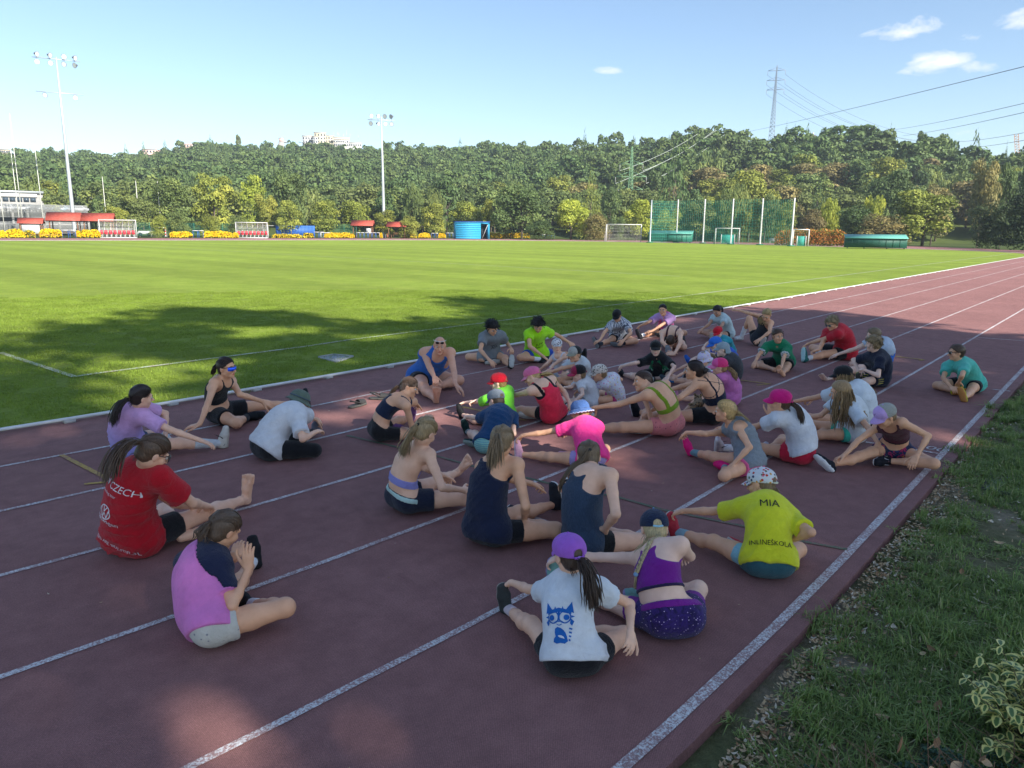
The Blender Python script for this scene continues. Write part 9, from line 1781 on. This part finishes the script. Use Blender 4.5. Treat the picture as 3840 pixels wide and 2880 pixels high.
# ================================================================ small things near the camera
def small():
 rs = np.random.RandomState(31)
 # stone covers
 for key, lab, frame in (('SLAB1', 'pale rectangular cover plate set in the grass behind the kerb', False), ('SLAB2', 'worn white cover plate with a dark metal frame in the verge at the right', True)):
  P = [np.array((*p, 0)) for p in FAR[key]]; c = sum(P)/4; t = empty('cover_plate', tuple(c), label=lab, cat='cover plate'); z1 = .004 if key == 'SLAB1' else -.005
  m = MB(); V = [p-c+np.array((0, 0, z1)) for p in P]; V += [p-c+np.array((0, 0, -.12)) for p in P]; m.add(V, [(0, 1, 2, 3), (4, 7, 6, 5), (0, 4, 5, 1), (1, 5, 6, 2), (2, 6, 7, 3), (3, 7, 4, 0)]); m.build('plate', plain('worn_white_stone', (.36, .38, .41), .8, .2, 0, .3, 9, .3), t)
  for i in range(4): a, b = P[i]-c, P[(i+1) % 4]-c; m = MB(); u = (b-a)/np.linalg.norm(b-a); n = np.array((u[1], -u[0], 0)); s_ = 1 if n@((a+b)/2) > 0 else -1; m.bar(a+n*s_*.012+np.array((0, 0, z1-.01)), b+n*s_*.012+np.array((0, 0, z1-.01)), .022, .05); m.build('frame_bar', plain('frame_iron', (.05, .045, .04), .7, .3) if frame else plain('frame_stone', (.33, .35, .34), .8), t)
 # clogs
 G = plain('clog_grey', (.045, .045, .045), .65, .3); G2 = plain('clog_sole', (.08, .08, .075), .7, .3)
 for k, ((x, y), a) in enumerate(zip(FAR['CLOG'], (.15, -.9))):
  t = empty('clog', (x, y, 0), a, label=('grey rubber clog lying nearer the navy crop top', 'grey rubber clog with raised heel strap nearer the coach')[k], cat='shoe', group='pair of grey clogs')
  S = Sdf(.008); S.rc((-.10, 0, .022), (.0, 0, .02), .040, .042, .02); S.rc((0, 0, .02), (.11, .008, .022), .042, .045, .02); S.fn(lambda X, D: np.maximum(np.maximum(D, X[..., 2]-.030), .003-X[..., 2])); V, F = S.mesh(.01); link('sole', npmesh('sole', V, F), G2, t)
  S = Sdf(.007); S.rc((.02, 0, .04), (.11, .008, .035), .048, .040, .02); S.fn(lambda X, D: np.maximum(np.maximum(D, -(D+.010)), np.maximum(.026-X[..., 2], .005-X[..., 0]))); V, F = S.mesh(.01); link('upper', npmesh('upper', V, F), G, t)
  m = MB(); m.tube([(.02, .046, .045), (-.06, .05, .075), (-.12, 0, .088), (-.06, -.05, .075), (.02, -.046, .045)], .009, 6); m.build('heel_strap', G, t, True)
 # plush toy in a lap
 x, y = FAR['PLUSH'][0]; f = FIGS['strappy']; p = f.J['P']*.45+f.J['KL']*.3+f.J['KR']*.25; t = empty('plush_toy', (p[0], p[1], p[2]+.03), .5, label='spotted brown plush leopard lying in the lap of the girl with crossed straps', cat='toy'); S = Sdf(.008)
 S.rc((-.07, 0, .05), (.06, 0, .05), .045, .05, .02).sp((.12, 0, .08), .045, .02).sp((.13, .035, .125), .017, .01).sp((.13, -.035, .125), .017, .01)
 for a, b in ((-.08, .06), (-.08, -.06), (.06, .07), (.07, -.07)): S.rc((a, b*.6, .03), (a+.03, b*1.3, .015), .02, .017, .01)
 S.rc((-.11, 0, .05), (-.17, .04, .08), .012, .010, .01); V, F = S.mesh(.01); link('plush_body', npmesh('plush_body', V, F), cloth_mat((.36, .24, .12), 'leopard', (.42, .30, .16)), t)
 for sg in (-1, 1): V, F = ball((.162, sg*.016, .092), .006, 6); link('eye', npmesh('eye', V, F), IRIS, t)
 # variegated shrub at the corner
 tv = NT('variegated_leaf'); a = tv.n('ShaderNodeAttribute', attribute_name='rim').outputs['Fac']; r = tv.n('ShaderNodeObjectInfo').outputs['Random']
 n = tv.noise(60, 3, .6, tv.coord()); c = tv.mix(tv.ramp(tv.math('ADD', a, tv.math('MULTIPLY', tv.math('SUBTRACT', n, .5), .5)), [(.42, 0.0), (.55, 1.0)]), (.13, .22, .07), (.78, .72, .25)); hs = tv.n('ShaderNodeHueSaturation'); tv.L.new(c, hs.inputs['Color']); tv.L.new(tv.math('MULTIPLY_ADD', r, .4, .8), hs.inputs['Value']); tv.base(hs.outputs[0], .4, .45)
 tr = tv.n('ShaderNodeBsdfTranslucent'); tv.L.new(c, tr.inputs['Color']); mx = tv.n('ShaderNodeMixShader'); mx.inputs[0].default_value = .2; tv.L.new(tv.b.outputs[0], mx.inputs[1]); tv.L.new(tr.outputs[0], mx.inputs[2]); tv.L.new(mx.outputs[0], tv.t.nodes['Material Output'].inputs['Surface'])
 def leafmesh(L, w, curl, name='leaf'):
  V = []; rim = []; xs = np.linspace(0, 1, 7)
  for x_ in xs:
   h = w*math.sin(PI*min(1, x_*.97+.015))**.8
   for j in (-1, -.5, 0, .5, 1): V.append((x_*L, j*h*L*.5, (-curl*x_*x_+.25*abs(j)*h)*L)); rim.append(max(abs(j), abs(x_*2-1)**3))
  F = [(i*5+j, (i+1)*5+j, (i+1)*5+j+1, i*5+j+1) for i in range(6) for j in range(4)]; return npmesh(name, np.array(V), np.array(F), True, {'rim': np.array(rim)})
 lms = [leafmesh(.050, .60, .2), leafmesh(.042, .64, .35), leafmesh(.056, .55, .1)]
 sh = empty('variegated_shrub', (-1.36, -8.52, -.03), label='shrub with yellow-edged green leaves in the lower right corner', cat='shrub'); bark = plain('twig', (.16, .14, .07), .8); k = 0; mbs = MB(); extra = {'V': [], 'F': [], 'r': [], 'n': 0}
 for s_ in range(80):
  a = rs.uniform(0, 2*PI); R = rs.uniform(.02, .32); h = rs.uniform(.10, .47)*(1-.35*(R/.34)**2); tip = np.array((R*math.cos(a)*1.25, R*math.sin(a), h)); b = tip*np.array((.25, .25, 0)); pts = [b, b*.5+tip*.5+np.array((0, 0, .06)), tip]; mbs.tube(pts, [.0035, .0028, .0015], 5)
  for j in range(7):
   f_ = .35+.65*j/6; q = pts[0]*(1-f_)**2+2*pts[1]*f_*(1-f_)+pts[2]*f_*f_
   for g in (0, 1):
    yaw = j*1.6+g*PI+rs.normal()*.3; pit = rs.uniform(-.5, .35)
    Mx = Matrix.Translation(Vector(q)) @ Matrix.Rotation(yaw, 4, 'Z') @ Matrix.Rotation(-pit, 4, 'Y') @ Matrix.Scale(rs.uniform(.8, 1.25), 4)
    if k < 290 and f_ > .55: o = bpy.data.objects.new('leaf', lms[k % 3]); COL.objects.link(o); o.parent = sh; o.matrix_local = Mx; k += 1
    else:
     me = lms[k % 3]; V = np.array([Mx @ v.co for v in me.vertices]); extra['V'].append(V); extra['F'].append(np.array([tuple(p_.vertices) for p_ in me.polygons])+extra['n']); extra['n'] += len(V); rr = np.empty(len(V)); me.attributes['rim'].data.foreach_get('value', rr); extra['r'].append(rr)
 for me in lms: me.materials.append(tv.m)
 mbs.build('stems', bark, sh); o = link('inner_leaves', npmesh('inner_leaves', np.concatenate(extra['V']), np.concatenate(extra['F']), True, {'rim': np.concatenate(extra['r'])}), tv.m, sh); o['kind'] = 'stuff'
 # low dark evergreen cover along the bottom edge
 tt = leaf_mat('cotoneaster_leaf', (.05, .095, .055), .2, .02, .1); V_ = []; T_ = []; nl = 16000
 tt_, ss_ = rs.uniform(-.35, 1.6, nl), rs.uniform(-.08, .62, nl); P = np.c_[-2.22+tt_*.79-ss_*.61, -7.80-tt_*.61-ss_*.79, np.zeros(nl)]
 edge = np.clip((ss_+.06*np.sin(tt_*13)+.04*np.sin(tt_*31))/.25, 0, 1); keep = edge > .02; P = P[keep]; edge = edge[keep]; nl = len(P)
 P[:, 2] = -.03+rs.uniform(.1, 1, nl)**.5*(.05+.14*edge)*(.8+.2*np.sin(P[:, 0]*17)*np.sin(P[:, 1]*19))
 nm = rs.normal(size=(nl, 3))*.6+np.array((0, .15, 1)); nm /= np.linalg.norm(nm, axis=1)[:, None]; u = np.cross(nm, rs.normal(size=(nl, 3))); u /= np.linalg.norm(u, axis=1)[:, None]; v = np.cross(nm, u); s = .0085*rs.uniform(.7, 1.4, nl)[:, None]
 V = np.stack([P-u*s, P-v*s*.6, P+u*s, P+v*s*.6], 1).reshape(-1, 3); cov = empty('evergreen_ground_cover', (0, 0, 0), label='low dark evergreen bush with small leaves along the bottom right edge', cat='bush'); o = link('small_leaves', npmesh('small_leaves', V, np.arange(4*nl).reshape(-1, 4), False, {'tone': np.repeat(rs.rand(nl), 4)}), tt, cov); o['kind'] = 'stuff'
 m = MB()
 for i in range(150):
  ta, sa = rs.uniform(-.2, 1.3), rs.uniform(.05, .5); x_ = -2.22+ta*.79-sa*.61; y_ = -7.80-ta*.61-sa*.79; d = rs.normal(size=3)*.05; m.tube([(x_, y_, .0), (x_+d[0], y_+d[1], .10), (x_+d[0]*2.4, y_+abs(d[1])*2, rs.uniform(.12, .22))], [.003, .002, .001], 4)
 m.build('twigs', plain('brown_twig', (.20, .12, .07), .8), cov)
 DL = [plain('dead_leaf', (.34, .19, .10), .7, .3, 0, .3, 20), plain('dead_leaf_pale', (.46, .33, .20), .7, .3, 0, .3, 20)]; dm = leafmesh(.06, .6, -.5, 'dead_leaf'); dm2 = dm.copy(); dm.materials.append(DL[0]); dm2.materials.append(DL[1])
 for i in range(26):
  ta, sa = rs.uniform(.1, 1.2), rs.uniform(.08, .4); x_ = -2.22+ta*.79-sa*.61; y_ = -7.80-ta*.61-sa*.79; o = link('dead_leaf', (dm, dm2)[i % 2], None); o.location = (x_, y_, .125+.03*rs.rand()); o.rotation_euler = (rs.uniform(-.8, .8), rs.uniform(-.9, .9), rs.uniform(0, 6.3)); s_ = rs.uniform(.6, 1.15); o.scale = (s_, s_, s_); tag(o, 'dry curled brown leaf caught on top of the low evergreen bush', 'leaf', 'dry leaves on the evergreen bush')
small()
